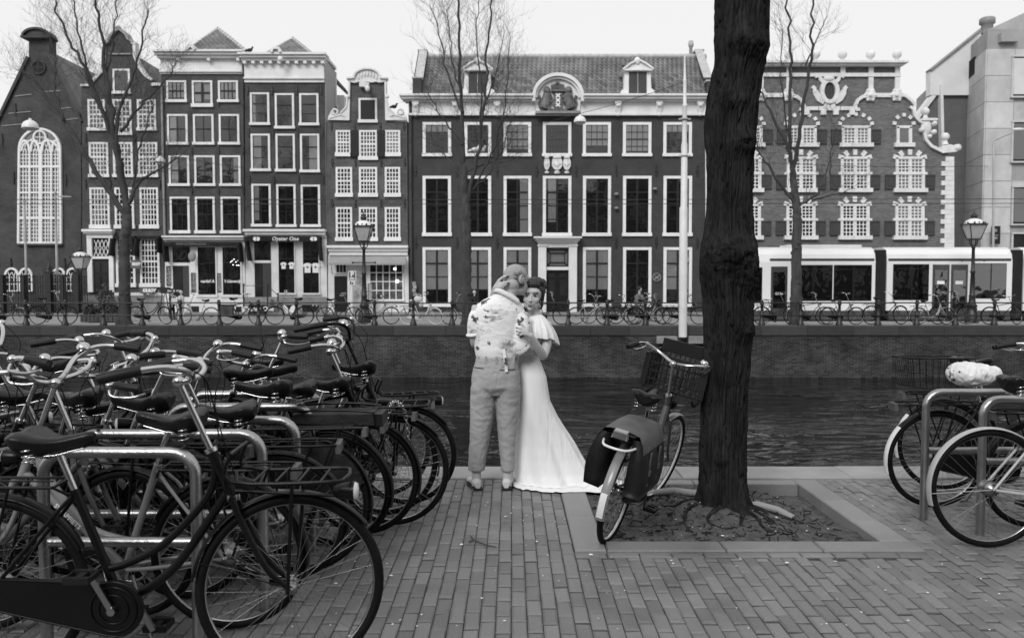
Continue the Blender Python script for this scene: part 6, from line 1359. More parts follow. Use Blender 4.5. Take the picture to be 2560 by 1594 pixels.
    if hi:
        b = MB()
        for y in (-.05, .05):
            pts = [(sc_.x-.085+.022*math.cos(k*1.05), y+.022*math.sin(k*1.05), seat-.085+.0035*k) for k in range(20)]; b.tube(pts, .004, 5)
        for y in (-.025, .025): b.tube([(sc_.x+.10, y*.6, seat-.03), (sc_.x, y, seat-.055), (sc_.x-.10, y*1.6, seat-.06)], .004, 5)
        b.build('springs', 'chrome', sdl)
    # handlebar
    C = AX(stem); hw = .265; b = MB()
    b.tube([AX(.57), C], .0115, N)
    if bars == 'oma': L = [C+Vector((.012, 0, .0)), C+Vector((.055, .08, .012)), C+Vector((.065, .17, .04)), C+Vector((.02, .245, .065)), C+Vector((-.07, .272, .06)), C+Vector((-.20, .28, .035))]
    elif bars == 'high': L = [C+Vector((.01, 0, 0)), C+Vector((.03, .09, .02)), C+Vector((.03, .17, .09)), C+Vector((-.01, .24, .13)), C+Vector((-.09, .28, .135)), C+Vector((-.20, .30, .12))]
    else: L = [C, C+Vector((.015, .12, .012)), C+Vector((.0, .2, .03)), C+Vector((-.05, .27, .035)), C+Vector((-.14, .31, .03))]
    Lc = curve(L, 5 if hi else 3); rc = [Vector((p.x, -p.y, p.z)) for p in Lc]
    b.tube(rc[::-1]+Lc[1:], .0112, N); b.lathe([(.0, -.022), (.021, -.022), (.021, .022), (0, .022)], C, 8, 'y', True)
    hb_ = b.build('handlebar', barmat, root, xf=X)
    for P in (Lc, rc):
        k = max(2, len(P)*(25 if bars != 'flat' else 21)//32); g = P[k:]; g = [Vector(p) for p in g]; b = MB(); b.tube(g, [.0175]+[.0195]*(len(g)-2)+[.0170], N); b.build('grip', 'grip', hb_, xf=X)
    if hi:
        b = MB(); P = Lc; k = len(P)*5//8; q = P[k]; b.tube(curve([q+Vector((.03, -.015, -.01)), q+Vector((.02, .02, -.045)), q+Vector((-.06, .03, -.055)), q+Vector((-.13, .035, -.04))], 4), .006, 6); b.ball(q+Vector((.03, -.01, -.005)), .019, 8, 6); b.build('brake_lever', 'chrome', hb_, xf=X)
        if bell: q = rc[len(rc)*4//8]; b = MB(); b.lathe([(.03, 0), (.029, .012), (.02, .024), (.006, .03), (0, .031)], q+Vector((-.005, .02, .012)), 12); b.build('bell', 'chrome', hb_, xf=X)
        if cable: b = MB(); b.tube(curve([Lc[len(Lc)*5//8]+Vector((.03, -.01, 0)), C+Vector((.13, .10, .03)), C+Vector((.12, .03, -.10)), AX(.45, .03, .03)], 5), .0026, 5); b.tube(curve([rc[len(Lc)*5//8]+Vector((.03, .01, 0)), C+Vector((.11, -.09, .0)), AX(.56, -.03, .03), AX(.42, -.03, -.02)], 5), .0026, 5); b.build('brake_cable', 'rubber', root, xf=X)
    # drive
    if case:
        b = MB(); cy0, cy1 = -.062, -.040; n = 14; pts = [(BB.x+.105*math.cos(a), BB.z+.105*math.sin(a)) for a in [math.radians(-100+210*i/n) for i in range(n+1)]] + [(Rh.x+.058*math.cos(a), Rh.z+.058*math.sin(a)) for a in [math.radians(105+150*i/8) for i in range(9)]]
        b.prism(pts, cy0, cy1); cc = b.build('chain_case', 'bike_black' if frame != 'bike_white' else frame, root)
        if hi: b = MB(); b.ring(BB+Vector((0, cy0-.002, 0)), .085, .005, 30, 5); b.ring(BB+Vector((0, cy0-.002, 0)), .055, .004, 24, 5); b.tube([(p[0], cy0, p[1]) for p in pts], .0045, 5, closed=True); b.build('rim_bead', 'bike_black', cc)
    else:
        b = MB(); b.ring(BB+Vector((0, -.045, 0)), .085, .006, 28 if hi else 14, 4); 
        for k in range(5): a = k*1.256; b.bar(BB+Vector((0, -.045, 0)), BB+Vector((.085*math.cos(a), -.045, .085*math.sin(a))), .012, .004, (0, 1, 0))
        for z in (1, -1): b.tube([BB+Vector((0, -.045, z*.085)), Rh+Vector((0, -.045, z*.035))], .0045, 4)
        b.build('chain', 'spoke', root)
    ca = math.radians(crank); b = MB()
    for y, sg in ((-.075, 1), (.075, -1)): e = BB+Vector((math.cos(ca)*.17*sg, y, math.sin(ca)*.17*sg)); b.bar(BB+Vector((0, y, 0)), e, .022, .012, (0, 1, 0)); b.tube([BB+Vector((0, y*1.15, 0)), BB+Vector((0, y*.5, 0))], .016, 8)
    cr = b.build('crank', 'spoke', root)
    for y, sg in ((-.12, 1), (.12, -1)):
        e = BB+Vector((math.cos(ca)*.17*sg, y, math.sin(ca)*.17*sg)); b = MB(); b.box(e.x-.045, e.x+.045, e.y-.012-.03, e.y-.03+.004, e.z-.012, e.z+.012); b.box(e.x-.045, e.x+.045, e.y+.026, e.y+.042, e.z-.012, e.z+.012); b.box(e.x-.012, e.x+.012, e.y-.04, e.y+.04, e.z-.008, e.z+.008); b.box(e.x-.047, e.x-.04, e.y-.04, e.y+.04, e.z-.01, e.z+.01); b.box(e.x+.04, e.x+.047, e.y-.04, e.y+.04, e.z-.01, e.z+.01); b.build('pedal', 'grip', cr)
    zr_ = Rw*2+.055
    if rack:
        b = MB(); w_ = .062; x0, x1 = -.26, -.82; r_ = .0062 if hi else .008
        b.tube(curve([(x0, -w_, zr_), (x1+.06, -w_, zr_), (x1, -w_*.5, zr_), (x1, w_*.5, zr_), (x1+.06, w_, zr_), (x0, w_, zr_)], 4), r_, 7 if hi else 4); b.tube([(x0, -w_, zr_), (x0, w_, zr_)], r_, 6)
        for k in range(1, 5): x = x0+(x1-x0)*k/5; b.tube([(x, -w_, zr_), (x-.03, w_, zr_)], r_*.8, 6 if hi else 4)
        for y in (-1, 1): b.tube([(-.70, y*w_, zr_), (-.56, y*.07, Rw+.01)], r_, 6); b.tube([(-.42, y*w_, zr_), (-.53, y*.07, Rw+.02)], r_, 6); b.tube([(x0, y*w_, zr_), (ST(.72).x-.01, y*.015, .70)], r_*.8, 6)
        if hi:
            for y in (-.02, .02): b.tube([(x0-.02, y, zr_+.012), (x1+.05, y, zr_+.012)], .0035, 5)
        rk = b.build('carrier', 'bike_black', root)
        if tail: b = MB(); b.box(-.845, -.82, -.05, .05, zr_-.045, zr_+.005); b.build('tail_light', 'lens' if not hi else 'bag_grey', rk)
        if battery: b = MB(); b.hexa([(-.80, -.085, zr_+.012), (-.28, -.085, zr_+.012), (-.28, .085, zr_+.012), (-.80, .085, zr_+.012)], [(-.79, -.075, zr_+.075), (-.33, -.075, zr_+.06), (-.33, .075, zr_+.06), (-.79, .075, zr_+.075)]); b.box(-.84, -.79, -.06, .06, zr_+.005, zr_+.07); bt = b.build('battery', 'bag_black', rk); b = MB(); b.tube(curve([(-.32, -.08, zr_+.08), (-.6, -.08, zr_+.095), (-.80, -.08, zr_+.085)], 4), .007, 6); b.tube(curve([(-.32, .08, zr_+.08), (-.6, .08, zr_+.095), (-.80, .08, zr_+.085)], 4), .007, 6); b.build('upper_rails', 'bike_black', rk)
    if frack:
        b = MB(); w_ = .09; x0, x1 = .40, .80; r_ = .0075; z = zr_+.03
        b.tube(curve([(x0, -w_, z+.10), (x0, -w_, z), (x1-.05, -w_, z), (x1, -w_*.5, z), (x1, w_*.5, z), (x1-.05, w_, z), (x0, w_, z), (x0, w_, z+.10)], 4), r_, 7 if hi else 4); b.tube([(x0, -w_, z+.1), (x0, w_, z+.1)], r_, 6)
        for k in range(1, 5): x = x0+(x1-x0)*k/5; b.tube([(x, -w_, z), (x, w_, z)], r_*.7, 5)
        for y in (-1, 1): b.tube([(.62, y*w_, z), (.585, y*.065, Rw)], r_, 6); b.tube([(.42, y*w_, z), (.40, y*.03, z+.02)], r_, 5)
        b.build('front_carrier', 'bike_black', root)
    if light:
        b = MB(); p = AX(.47, 0, .075) if not frack else Vector((.80, 0, zr_-.03)); n_ = 12 if hi else 7; b.lathe([(0, -.055), (.018, -.05), (.030, -.02), (.036, .02), (.036, .028)], p, n_, 'x'); b.tube([p+Vector((-.02, 0, -.02)), AX(.42, 0, .01)], .006, 5); hlp = b.build('headlight', 'bike_black', root, xf=X if not frack else None)
        b = MB(); b.lathe([(.0345, .0), (.028, .012), (0, .016)], p+Vector((.026, 0, 0)), n_, 'x'); b.build('lens', 'lens', hlp, xf=X if not frack else None)
    if skirt:
        for y in (-.036, .036):
            b = MB(); n = 16; pts = [(Rh.x+(Rw-.01)*math.cos(a), Rh.z+(Rw-.01)*math.sin(a)) for a in [math.radians(5+155*i/n) for i in range(n+1)]]+[(Rh.x-.10, Rh.z+.02), (Rh.x+.1, Rh.z-.0)]; b.prism(pts, y-.0012, y+.0012); b.build('coat_guard', 'bag_black', root)
    if stand: b = MB(); b.tube([BB+Vector((-.05, .04, -.02)), BB+Vector((-.16, .13, -.285))], .008, 6); b.tube([BB+Vector((-.16, .13, -.28)), BB+Vector((-.20, .14, -.282))], .008, 6); b.build('kickstand', 'spoke', root)
    if basket:
        b = MB(); cx, z0, lx, ly, hz = basket; n = 9
        P = lambda i, x, y, z: Vector((cx+x*(lx/2+.03*z/hz), y*(ly/2+.03*z/hz), z0+z))
        ring = [(-1, -1), (1, -1), (1, 1), (-1, 1)]
        for z, r_ in ((0, .004), (hz*.5, .003), (hz, .006)): b.tube([P(0, x, y, z) for x, y in ring], r_, 5, closed=True)
        for k in range(n+1):
            t = -1+2*k/n
            for x, y in ((t, -1), (t, 1), (-1, t), (1, t)): b.tube([P(0, x, y, 0), P(0, x, y, hz)], .0026, 4)
            b.tube([P(0, t, -1, 0), P(0, t, 1, 0)], .0026, 4)
        b.build('wire_basket', 'bike_black', root)
    return root
def place(px, Y, hub, face, s=1.0, heading=None):
    "ground position of a bicycle whose front or rear hub shows at pixel column px and distance Y"
    hd = heading if heading is not None else (0 if face > 0 else PI); hx = (.58 if hub == 'f' else -.52)*s; x = (px-1280)/FOC*Y
    return (x-math.cos(hd)*hx, Y-math.sin(hd)*hx, .006)
GL = 'bicycles parked in the racks at left'; GR = 'bicycles parked in the racks at right'
rad = math.radians
bike('black step-through bicycle nearest the camera, front wheel largest in the picture', place(722, 3.10, 'f', 1, 1.04), 0, rad(3), rad(14), 'lady', s=1.04, group=GL, frack=True, stem=.87, crank=118, bell=False, seat=.91)
bike('pale grey swoop frame bicycle with SWAPFIETS lettering, behind the nearest black one', place(566, 3.52, 'r', -1, 1.0), PI, rad(-4), rad(-8), 'swoop', 'bike_grey', group=GL, case=False, rack=True, stem=.86, bars='high', crank=60, seat=.96)
bike('black bicycle facing left whose handlebar enters at the left edge above the front rack', place(452, 3.86, 'r', -1), PI, rad(3), rad(12), 'man', group=GL, stem=.82, bars='oma', rack=True)
bike('black bicycle facing left with a dark coat guard and boxy tail light', place(752, 4.22, 'r', -1, 1.02, rad(184)), rad(184), rad(7), rad(24), 'lady', s=1.02, group=GL, skirt=True, seat=.97, stem=.80)
bike('black electric bicycle facing left with a thick battery under its carrier', place(834, 4.66, 'r', -1, 1.0, rad(175)), rad(175), rad(-6), rad(-6), 'step', group=GL, battery=True, case=True, seat=.95, stem=.84)
b5 = bike('black bicycle facing right with a front carrier and a hanging chain', place(983, 5.06, 'f', 1, 1.02), 0, rad(4), rad(6), 'man', s=1.02, group=GL, frack=True, light=False, stem=.84)
bike('black bicycle farthest right of the left rack, wheel nearest the canal edge', place(1016, 5.52, 'f', 1, 1.0, rad(16)), rad(16), rad(-3), rad(-12), 'step', group=GL, stem=.90, bars='high', barmat='bike_black', frack=True)
bike('dark bicycle with a bulky black headlight deep in the left rack', place(335, 4.92, 'f', 1, 1, rad(7)), rad(7), rad(-8), rad(8), 'man', group=GL, stem=.84)
bike('dark bicycle with wide chrome handlebar in the middle of the left rack', place(492, 4.40, 'f', 1), rad(4), rad(9), rad(-34), 'lady', group=GL, stem=.86, bars='oma')
bike('black bicycle facing left with a grey ergonomic grip pair, behind the middle saddles', place(962, 5.27, 'r', -1, 1, rad(186)), rad(186), rad(8), rad(14), 'lady', group=GL, seat=.99, stem=.92, bars='flat')
bike('dark bicycle with chrome bell top and curved brake cable near the canal', place(955, 5.78, 'f', 1), rad(-3), rad(-2), rad(10), 'lady', group=GL, stem=.90, frack=False)
bike('bicycle at the far left edge with a pale bell and bare lever', place(180, 4.55, 'f', 1), rad(9), rad(8), rad(10), 'man', 'bike_mid', group=GL, stem=.93, bars='high')
bike('bicycle with low chrome handlebar above the left rear hoops', place(424, 5.45, 'f', 1), 0, rad(-4), rad(-6), 'lady', group=GL, stem=.88, bars='oma')
bike('dark bicycle facing left at the left border under the front rack saddle', place(300, 4.18, 'r', -1), PI, rad(-5), rad(8), 'lady', group=GL, stem=.8)
bike('dark bicycle facing left between the battery bicycle and the front carrier one', place(905, 4.88, 'r', -1), rad(178), rad(4), rad(-10), 'man', group=GL, stem=.78, seat=.93)
bike('dark bicycle with a lowered saddle squeezed behind the third hoop', place(640, 4.45, 'f', 1), rad(-4), rad(5), rad(18), 'lady', group=GL, stem=.80, seat=.88, bars='flat')
bike('dark bicycle with its front carrier beside the second hoop', place(300, 3.60, 'f', 1, 1.0), rad(3), rad(-5), rad(-14), 'man', 'bike_mid', group=GL, stem=.84, seat=.93, frack=True, rim='spoke')
bike('dull grey bicycle facing left, buried behind the second hoop', place(690, 4.03, 'r', -1), rad(184), rad(-6), rad(10), 'lady', 'bike_grey', group=GL, seat=.92, stem=.83, bars='flat', case=False)
bike('pale framed bicycle with light grey mudguards, frontmost of the right rack', place(2487, 4.62, 'r', 1, 1.0), 0, rad(-2), rad(8), 'lady', 'bike_light', group=GR, guards='bike_light', case=False, rack=False, skirt=False)
c2 = bike('black bicycle with a white mudguard tip in the right rack', place(2346, 5.46, 'r', 1, .97), 0, rad(2), rad(-8), 'man', s=.97, group=GR, tip='plastic_white', seat=.96)
bike('bicycle with a black wire basket on its carrier, rearmost of the right rack', place(2372, 5.9, 'r', 1, .97), rad(-3), rad(-2), rad(6), 'lady', s=.97, group=GR, basket=(-.60, .80, .40, .30, .22), tip='plastic_white', seat=.99)
bike('dark bicycle leaving the frame at right between pale and black ones', place(2590, 5.02, 'r', 1, 1.0), rad(2), rad(3), rad(6), 'lady', group=GR)
# SWAPFIETS on the pale down tube (left side of a left facing bicycle faces the camera)
sw = [q for q in bpy.data.objects if q.get('label', '').startswith('pale grey swoop')][0]
Bs = Vector((-.06, 0, .285)); u_ = Vector((-.39, 0, .92)).normalized(); A0_ = Vector((.58, 0, .345))-Vector((u_.z, 0, -u_.x))*.055; hd_ = A0_+u_*.43; mid = Bs*.45+hd_*.55; ang = math.atan2(hd_.z-Bs.z, hd_.x-Bs.x)
tx = text('SWAPFIETS', .030, 'print_white', None, (0, 0, 0), thick=.0006, bold=.0008); tx.parent = sw; tx.location = mid+Vector((0, .0192, 0)); tx.rotation_euler = (Matrix.Rotation(-ang, 3, 'Y') @ Matrix.Rotation(PI, 3, 'Z') @ Matrix.Rotation(PI/2, 3, 'X')).to_euler()
# hoops the bicycles stand in
def hoop(px0, px1, Y, lb, g, z=.84, low=True):
    x0, x1 = (px0-1280)/FOC*Y, (px1-1280)/FOC*Y; t_ = thing('bike_stand', lb, 'bicycle rack', ((x0+x1)/2, Y, 0), group=g); r_ = .0245; b = MB(True); k = .10
    pts = [(x0, Y, -.02), (x0, Y, z-k)]+[(x0+k-k*math.cos(a), Y, z-k+k*math.sin(a)) for a in [PI/2*i/6 for i in range(1, 7)]]+[(x1-k+k*math.sin(a), Y, z-k+k*math.cos(a)) for a in [PI/2*i/6 for i in range(0, 7)]]+[(x1, Y, -.02)]
    b.tube(pts, r_, 14); b.build('hoop', 'galv', t_)
    b = MB(True); b.tube([(x0+.02, Y, .46), (x1-.02, Y, .46)], r_*.9, 12); b.build('crossbar', 'galv', t_)
for k, (a_, e_, Y) in enumerate(((96, 482, 3.33), (180, 650, 3.74), (330, 737, 4.12), (420, 776, 4.56), (470, 800, 5.08), (-140, 72, 4.66), (-60, 224, 5.0))):
    hoop(a_, e_, Y, ('front galvanised hoop of the left rack, crossing under the black saddle', 'second galvanised hoop of the left rack', 'third galvanised hoop of the left rack from the front', 'fourth galvanised hoop of the left rack from the front', 'galvanised hoop of the left rack nearest the canal', 'short galvanised hoop cut by the left edge of the photo', 'galvanised hoop at left behind the low handlebars')[k], 'galvanised bicycle hoops')
hoop(2465, 2760, 4.86, 'front galvanised hoop of the right rack', 'galvanised bicycle hoops'); hoop(2321, 2650, 5.18, 'rear galvanised hoop of the right rack under the saddle cover', 'galvanised bicycle hoops')
# chain lock hanging from the front carrier
p0 = b5.location; cx = p0.x+.60*1.02; cy = p0.y-.12
o = thing('chain_lock', 'steel chain lock draped over the front carrier at left', 'chain', (cx, cy, .78)); path = curve([(-.06, .0, -.42), (-.05, 0, -.2), (-.03, 0, -.03), (.0, .02, .03), (.06, .0, -.02), (.085, 0, -.2), (.075, 0, -.36)], 8); n_ = len(path)
for i in range(0, n_-1):
    p, q = path[i], path[i+1]; d = (q-p); m_ = (p+q)/2; L = d.length*.66; d.normalize(); sidev = Vector((0, 1, 0)) if i % 2 else d.cross(Vector((0, 1, 0))).normalized(); w_ = .011; b = MB()
    b.tube([m_+d*L*math.cos(a)*1.0+sidev*w_*math.sin(a) for a in [2*PI*k/12 for k in range(12)]], .0042, 5, closed=True); b.build('link', 'rim_metal', o)
# ---- bicycle leaning on the trunk, with bags and crate
hd = math.atan2(5.83-4.80, 1.045-.580); s_ = .95; dv = Vector((math.cos(hd), math.sin(hd), 0)); c_ = Vector((.580, 4.80, -.022))+dv*.52*s_
tb = bike('bicycle leaning on the big trunk with bags and a black crate', c_, hd, rad(13), rad(-10), 'step', 'bike_mid', s=s_, guards='bike_grey', rack=True, tail=False, stem=.86, bars='oma', barmat='chrome', crank=-70, stand=False, rim='bike_white', light=True, tip=None, seat=.95)
MT = Matrix.Translation(c_) @ tb.rotation_euler.to_matrix().to_4x4() @ Matrix.Scale(s_, 4)
o = thing('pannier_bag', 'double black and grey bag slung over the leaning bicycle carrier', 'bag', c_, tb.rotation_euler, scale=s_); zr_ = .745
for sg in (-1, 1):
    b = MB(); n = 8; vs = []
    for i in range(n+1):
        t = i/n; z = zr_+.02-t*.36; th = .016+.055*math.sin(PI*min(1, t*.75+.10))**.8; x0, x1 = -.32+.02*t, -.80+.03*t
        y0 = sg*(.075); y1 = sg*(.085+th+.05*t); vs += [(x0, y0, z), (x1, y0, z), (x1-.02*math.sin(t*5), y1, z), (x0+.015, y1, z)]
    b.add(vs, [(i*4+k, i*4+(k+1) % 4, (i+1)*4+(k+1) % 4, (i+1)*4+k)[::sg] for i in range(n) for k in range(4)]+[(n*4, n*4+1, n*4+2, n*4+3)], True); pb = b.build('pannier', 'bag_black', o)
    b = MB()
    for x in (-.44, -.66): b.bar((x, sg*.172, zr_-.06), (x, sg*.185, zr_-.27), .03, .008, (0, 1, 0)); b.box(x-.02, x+.02, sg*.185-.006, sg*.185+.006, zr_-.2, zr_-.17)
    b.build('strap', 'bag_grey', pb)
b = MB(); n = 12; vs = []
for i in range(n+1):
    a = PI*i/n; y = -.155*math.cos(a); z = zr_+.012+.045*math.sin(a) if abs(y) < .12 else zr_+.012-.9*(abs(y)-.12)*2.2+.045*math.sin(a); vs += [(-.30, y, z), (-.55, y*1.03, z+.006), (-.80, y, z)]
b.add(vs, [(i*3+k, i*3+k+1, (i+1)*3+k+1, (i+1)*3+k) for i in range(n) for k in range(2)], True); b.build('flap', 'bag_grey', o)
b = MB(); b.hexa([(-.85, -.048, zr_+.01), (-.80, -.048, zr_+.01), (-.80, .048, zr_+.01), (-.85, .048, zr_+.01)], [(-.84, -.04, zr_+.055), (-.80, -.04, zr_+.06), (-.80, .04, zr_+.06), (-.84, .04, zr_+.055)]); lt = b.build('carrier_lamp', 'bike_grey', tb); b = MB(); b.box(-.856, -.851, -.04, .04, zr_+.014, zr_+.05); b.build('lens', 'bag_grey', lt); b = MB(); b.tube(curve([(-.80, -.10, zr_-.03), (-.90, -.06, zr_-.035), (-.905, .06, zr_-.035), (-.80, .10, zr_-.03)], 4), .008, 6); b.build('lamp_bracket', 'bike_white', tb)
b = MB(); b.box(-.94, -.925, -.022, .022, .42, .52); 
xg = Vector((-.52, 0, .345)); b = MB()
for i in range(6):
    a0, a1 = rad(168+i*4), rad(172+i*4); rr = .345+.021; b.hexa([xg+Vector((math.cos(a0)*rr, y, math.sin(a0)*rr)) for y in (-.02, .02)]+[xg+Vector((math.cos(a1)*rr, y, math.sin(a1)*rr)) for y in (.02, -.02)], [xg+Vector((math.cos(a0)*(rr+.006), y, math.sin(a0)*(rr+.006))) for y in (-.02, .02)]+[xg+Vector((math.cos(a1)*(rr+.006), y, math.sin(a1)*(rr+.006))) for y in (.02, -.02)])
b.build('rear_reflector', 'plastic_white', tb)
o = thing('plastic_crate', 'black slatted plastic crate carried in front of the leaning bicycle handlebar', 'crate', c_, tb.rotation_euler, scale=s_); x0, x1, yw, z0, z1 = .34, .70, .215, .89, 1.13
def strips(par, nm, f, n, m):
    b = MB()
    for i in range(n+1): b.bar(f(i/n, 0), f(i/n, 1), .011, .008)
    for j in range(m+1): b.bar(f(0, j/m), f(1, j/m), .008, .022 if j in (0, m) else .010)
    b.build(nm, 'crate_black', par)
strips(o, 'crate_side', lambda a, c: (x0, -yw+2*yw*a, z0+(z1-z0)*c), 11, 4); strips(o, 'crate_side', lambda a, c: (x1, -yw+2*yw*a, z0+(z1-z0)*c), 11, 4)
strips(o, 'crate_side', lambda a, c: (x0+(x1-x0)*a, -yw, z0+(z1-z0)*c), 9, 4); strips(o, 'crate_side', lambda a, c: (x0+(x1-x0)*a, yw, z0+(z1-z0)*c), 9, 4); strips(o, 'crate_floor', lambda a, c: (x0+(x1-x0)*a, -yw+2*yw*c, z0), 7, 7)
b = MB()
for sx in (x0, x1):
    for sy in (-yw, yw): b.box(sx-.02, sx+.02, sy-.02, sy+.02, z0, z1+.004)
b.bar((x1+.0, -yw, z1+.04), (x1+.0, yw, z1+.04), .012, .10); b.build('crate_corners', 'crate_black', o)
b = MB(); b.tube(curve([(.34, -.16, .87), (.36, -.18, .83), (.60, -.16, .86), (.70, 0, .87), (.60, .16, .86), (.36, .18, .83), (.34, .16, .87)], 4), .010, 7); b.tube([(.42, 0, .85), (.40, 0, .60)], .010, 6); b.build('front_carrier', 'bike_black', tb)
# ---- bicycles along the far railing
far = [  # rear px, front px, facing, frame, style, distance, label
 (-16, 49, 1, 'bike_black', 'lady', 29.7, 'dark bicycle at the left end of the far railing'), (92, 170, 1, 'bike_black', 'man', 29.6, 'dark bicycle before the church fence with a pale front rim'), (340, 413, 1, 'bike_black', 'lady', 29.7, 'black bicycle right of the large bare tree on the far quay'),
 (528, 458, -1, 'bike_light', 'step', 29.6, 'pale cruiser bicycle with swooping frame before the cafe'), (568, 642, 1, 'bike_black', 'man', 29.75, 'black bicycle with a bag, between the two shop fronts'), (761, 687, -1, 'bike_mid', 'lady', 29.6, 'bicycle facing left before the shirt shop steps'),
 (813, 885, 1, 'bike_black', 'man', 29.7, 'black straight-framed bicycle left of the lantern post'), (909, 978, 1, 'bike_mid', 'lady', 29.85, 'bicycle with a thin curved frame right of the lantern post'), (1020, 1089, 1, 'bike_white', 'step', 29.55, 'all white bicycle with a bag on its saddle'),
 (1190, 1122, -1, 'bike_black', 'lady', 29.8, 'dark bicycle with a full chain case left of the groom'), (1330, 1404, 1, 'bike_black', 'man', 29.6, 'dark bicycle partly behind the bride shoulder'), (1440, 1508, 1, 'bike_light', 'lady', 29.9, 'pale bicycle with a large dark rear wheel right of the bride'),
 (1512, 1580, 1, 'bike_black', 'lady', 29.6, 'dark bicycle in the crowded group, second right of the bride'), (1540, 1472, -1, 'bike_mid', 'man', 30.2, 'bicycle facing left behind the crowded group'), (1590, 1660, 1, 'bike_black', 'man', 29.7, 'dark bicycle below the passing cyclist'), (1655, 1588, -1, 'bike_light', 'lady', 30.1, 'pale bicycle facing left behind the group'),
 (1678, 1748, 1, 'bike_black', 'lady', 29.7, 'dark bicycle behind the tram pole'), (1904, 1977, 1, 'bike_black', 'lady', 29.6, 'dark bicycle just right of the big trunk, pale saddle'), (1990, 2061, 1, 'bike_mid', 'man', 29.8, 'bicycle at the foot of the tree by the tram'), (2071, 2141, 1, 'bike_black', 'lady', 29.6, 'black bicycle before the tram first windows'),
 (2178, 2254, 1, 'bike_black', 'man', 29.7, 'black bicycle before the tram bellows'), (2297, 2366, 1, 'bike_light', 'step', 29.6, 'pale step-through bicycle before the tram double door'), (2345, 2418, 1, 'bike_black', 'lady', 29.9, 'dark bicycle overlapping the pale step-through one'), (2473, 2544, 1, 'bike_black', 'man', 29.7, 'black bicycle at the right end of the far railing')]
for k, (pr, pf, fc, fm_, stl, Y, lb) in enumerate(far):
    x = ((pr+pf)/2-1280)/FOC*Y; s_ = abs(pf-pr)/FOC*Y/1.10; s_ = max(.9, min(1.02, s_)); rr = random.Random(k)
    ps = 1 if fc > 0 else -1
    bike(lb, (x-.03*ps, Y, .004), (0 if fc > 0 else PI)+rr.uniform(-.05, .05), rr.uniform(-.05, .05), rr.uniform(-.5, .5), stl, fm_, False, s_, guards='bike_white' if fm_ == 'bike_white' else 'bike_black' if k % 3 else 'bike_light', case=fm_ != 'bike_light', rack=k % 4 != 3, frack=k % 5 == 2, stem=rr.choice((.82, .88, .94)), bars=rr.choice(('oma', 'high')), group='bicycles parked along the far railing', stand=False, tyre='plastic_white' if fm_ == 'bike_white' else 'rubber', crank=rr.randrange(360), saddle='plastic_white' if k in (17, 8) else 'saddle_skin', bell=False)
p = at(1046, 752, 29.4); o = thing('saddle_bag', 'pale bag resting on the white bicycle saddle', 'bag', p); b = MB(); b.ball((0, 0, .06), (.17, .12, .14), 10, 7); b.ball((.1, -.02, -.12), (.09, .08, .14), 8, 6); b.build('bag_body', 'cloth_light', o); b = MB(); b.ring((0, 0, .18), .07, .012, 12, 5, a0=0, a1=PI); b.build('handle', 'cloth_light', o)
p = at(566, 776, 29.5); o = thing('pannier_bag', 'dark box bag hung on the bicycle between the shop fronts', 'bag', p); b = MB(); b.hexa([(-.24, -.1, -.22), (.24, -.1, -.22), (.24, .1, -.22), (-.24, .1, -.22)], [(-.26, -.12, .18), (.26, -.12, .18), (.26, .12, .18), (-.26, .12, .18)]); b.build('bag_body', 'bag_grey', o); b = MB(); b.box(-.27, .27, -.13, .13, .18, .21); b.build('lid', 'bag_black', o)
# cyclist's own bicycle
px_c = 1598; bike('bicycle ridden by the passing cyclist, mostly hidden behind parked ones', (at(px_c, 750, 32.3).x+.12, 32.3, -.026), 0, 0, 0, 'man', 'bike_black', False, 1.0, stem=.85, stand=False, seat=.95)
# ================================================================ the couple
pmat('skin', .48, .55, 9, .5, bump=.05, bscale=200); pmat('skin_m', .47, .55, 9, .5, bump=.05, bscale=200); pmat('nail', .02, .03, 9, .2); pmat('lip', .07, .10, 30, .4); pmat('brow', .05, .08, 60, .8); pmat('eye_dark', .012, .02, 30, .15); pmat('eye_white', .45, .55, 30, .2); pmat('ear_tone', .36, .42, 30, .5)  # ear colour is a tone darker than the head skin
pmat('hair_buzz', .31, .40, 160, .8, bump=.4, bscale=400); pmat('hair_up', .006, .028, 30, .38, bump=.6, bscale=90, stretch=(1, 1, .25), spec=.5); pmat('tattoo', .05, .12, 60, .6)
pmat('trouser', .32, .38, 3, .85, bump=.12, bscale=260); pmat('dress', .76, .82, 3, .55, bump=.05, bscale=160); pmat('shoe', .52, .62, 8, .6); pmat('sole', .02, .03, 8, .6)
m, n, l, b = newmat('shirt_print')
tc = n.new('ShaderNodeTexCoord'); v1 = n.new('ShaderNodeTexVoronoi'); v1.inputs['Scale'].default_value = 14.5; v1.inputs['Randomness'].default_value = 1
ns = n.new('ShaderNodeTexNoise'); ns.inputs['Scale'].default_value = 26; ns.inputs['Detail'].default_value = 4; l.new(tc.outputs['Object'], ns.inputs['Vector'])
mv = n.new('ShaderNodeMix'); mv.data_type = 'VECTOR'; mv.inputs[0].default_value = .09; l.new(tc.outputs['Object'], mv.inputs[4]); l.new(ns.outputs['Color'], mv.inputs[5]); l.new(mv.outputs[1], v1.inputs['Vector'])
rp = n.new('ShaderNodeValToRGB'); e = rp.color_ramp.elements; e[0].position = .26; e[0].color = g3(1); e[1].position = .38; e[1].color = g3(0); l.new(v1.outputs['Distance'], rp.inputs[0])
r2 = n.new('ShaderNodeValToRGB'); e = r2.color_ramp.elements; e[0].position = .40; e[0].color = g3(0); e[1].position = .45; e[1].color = g3(1); l.new(v1.outputs['Color'], r2.inputs[0])
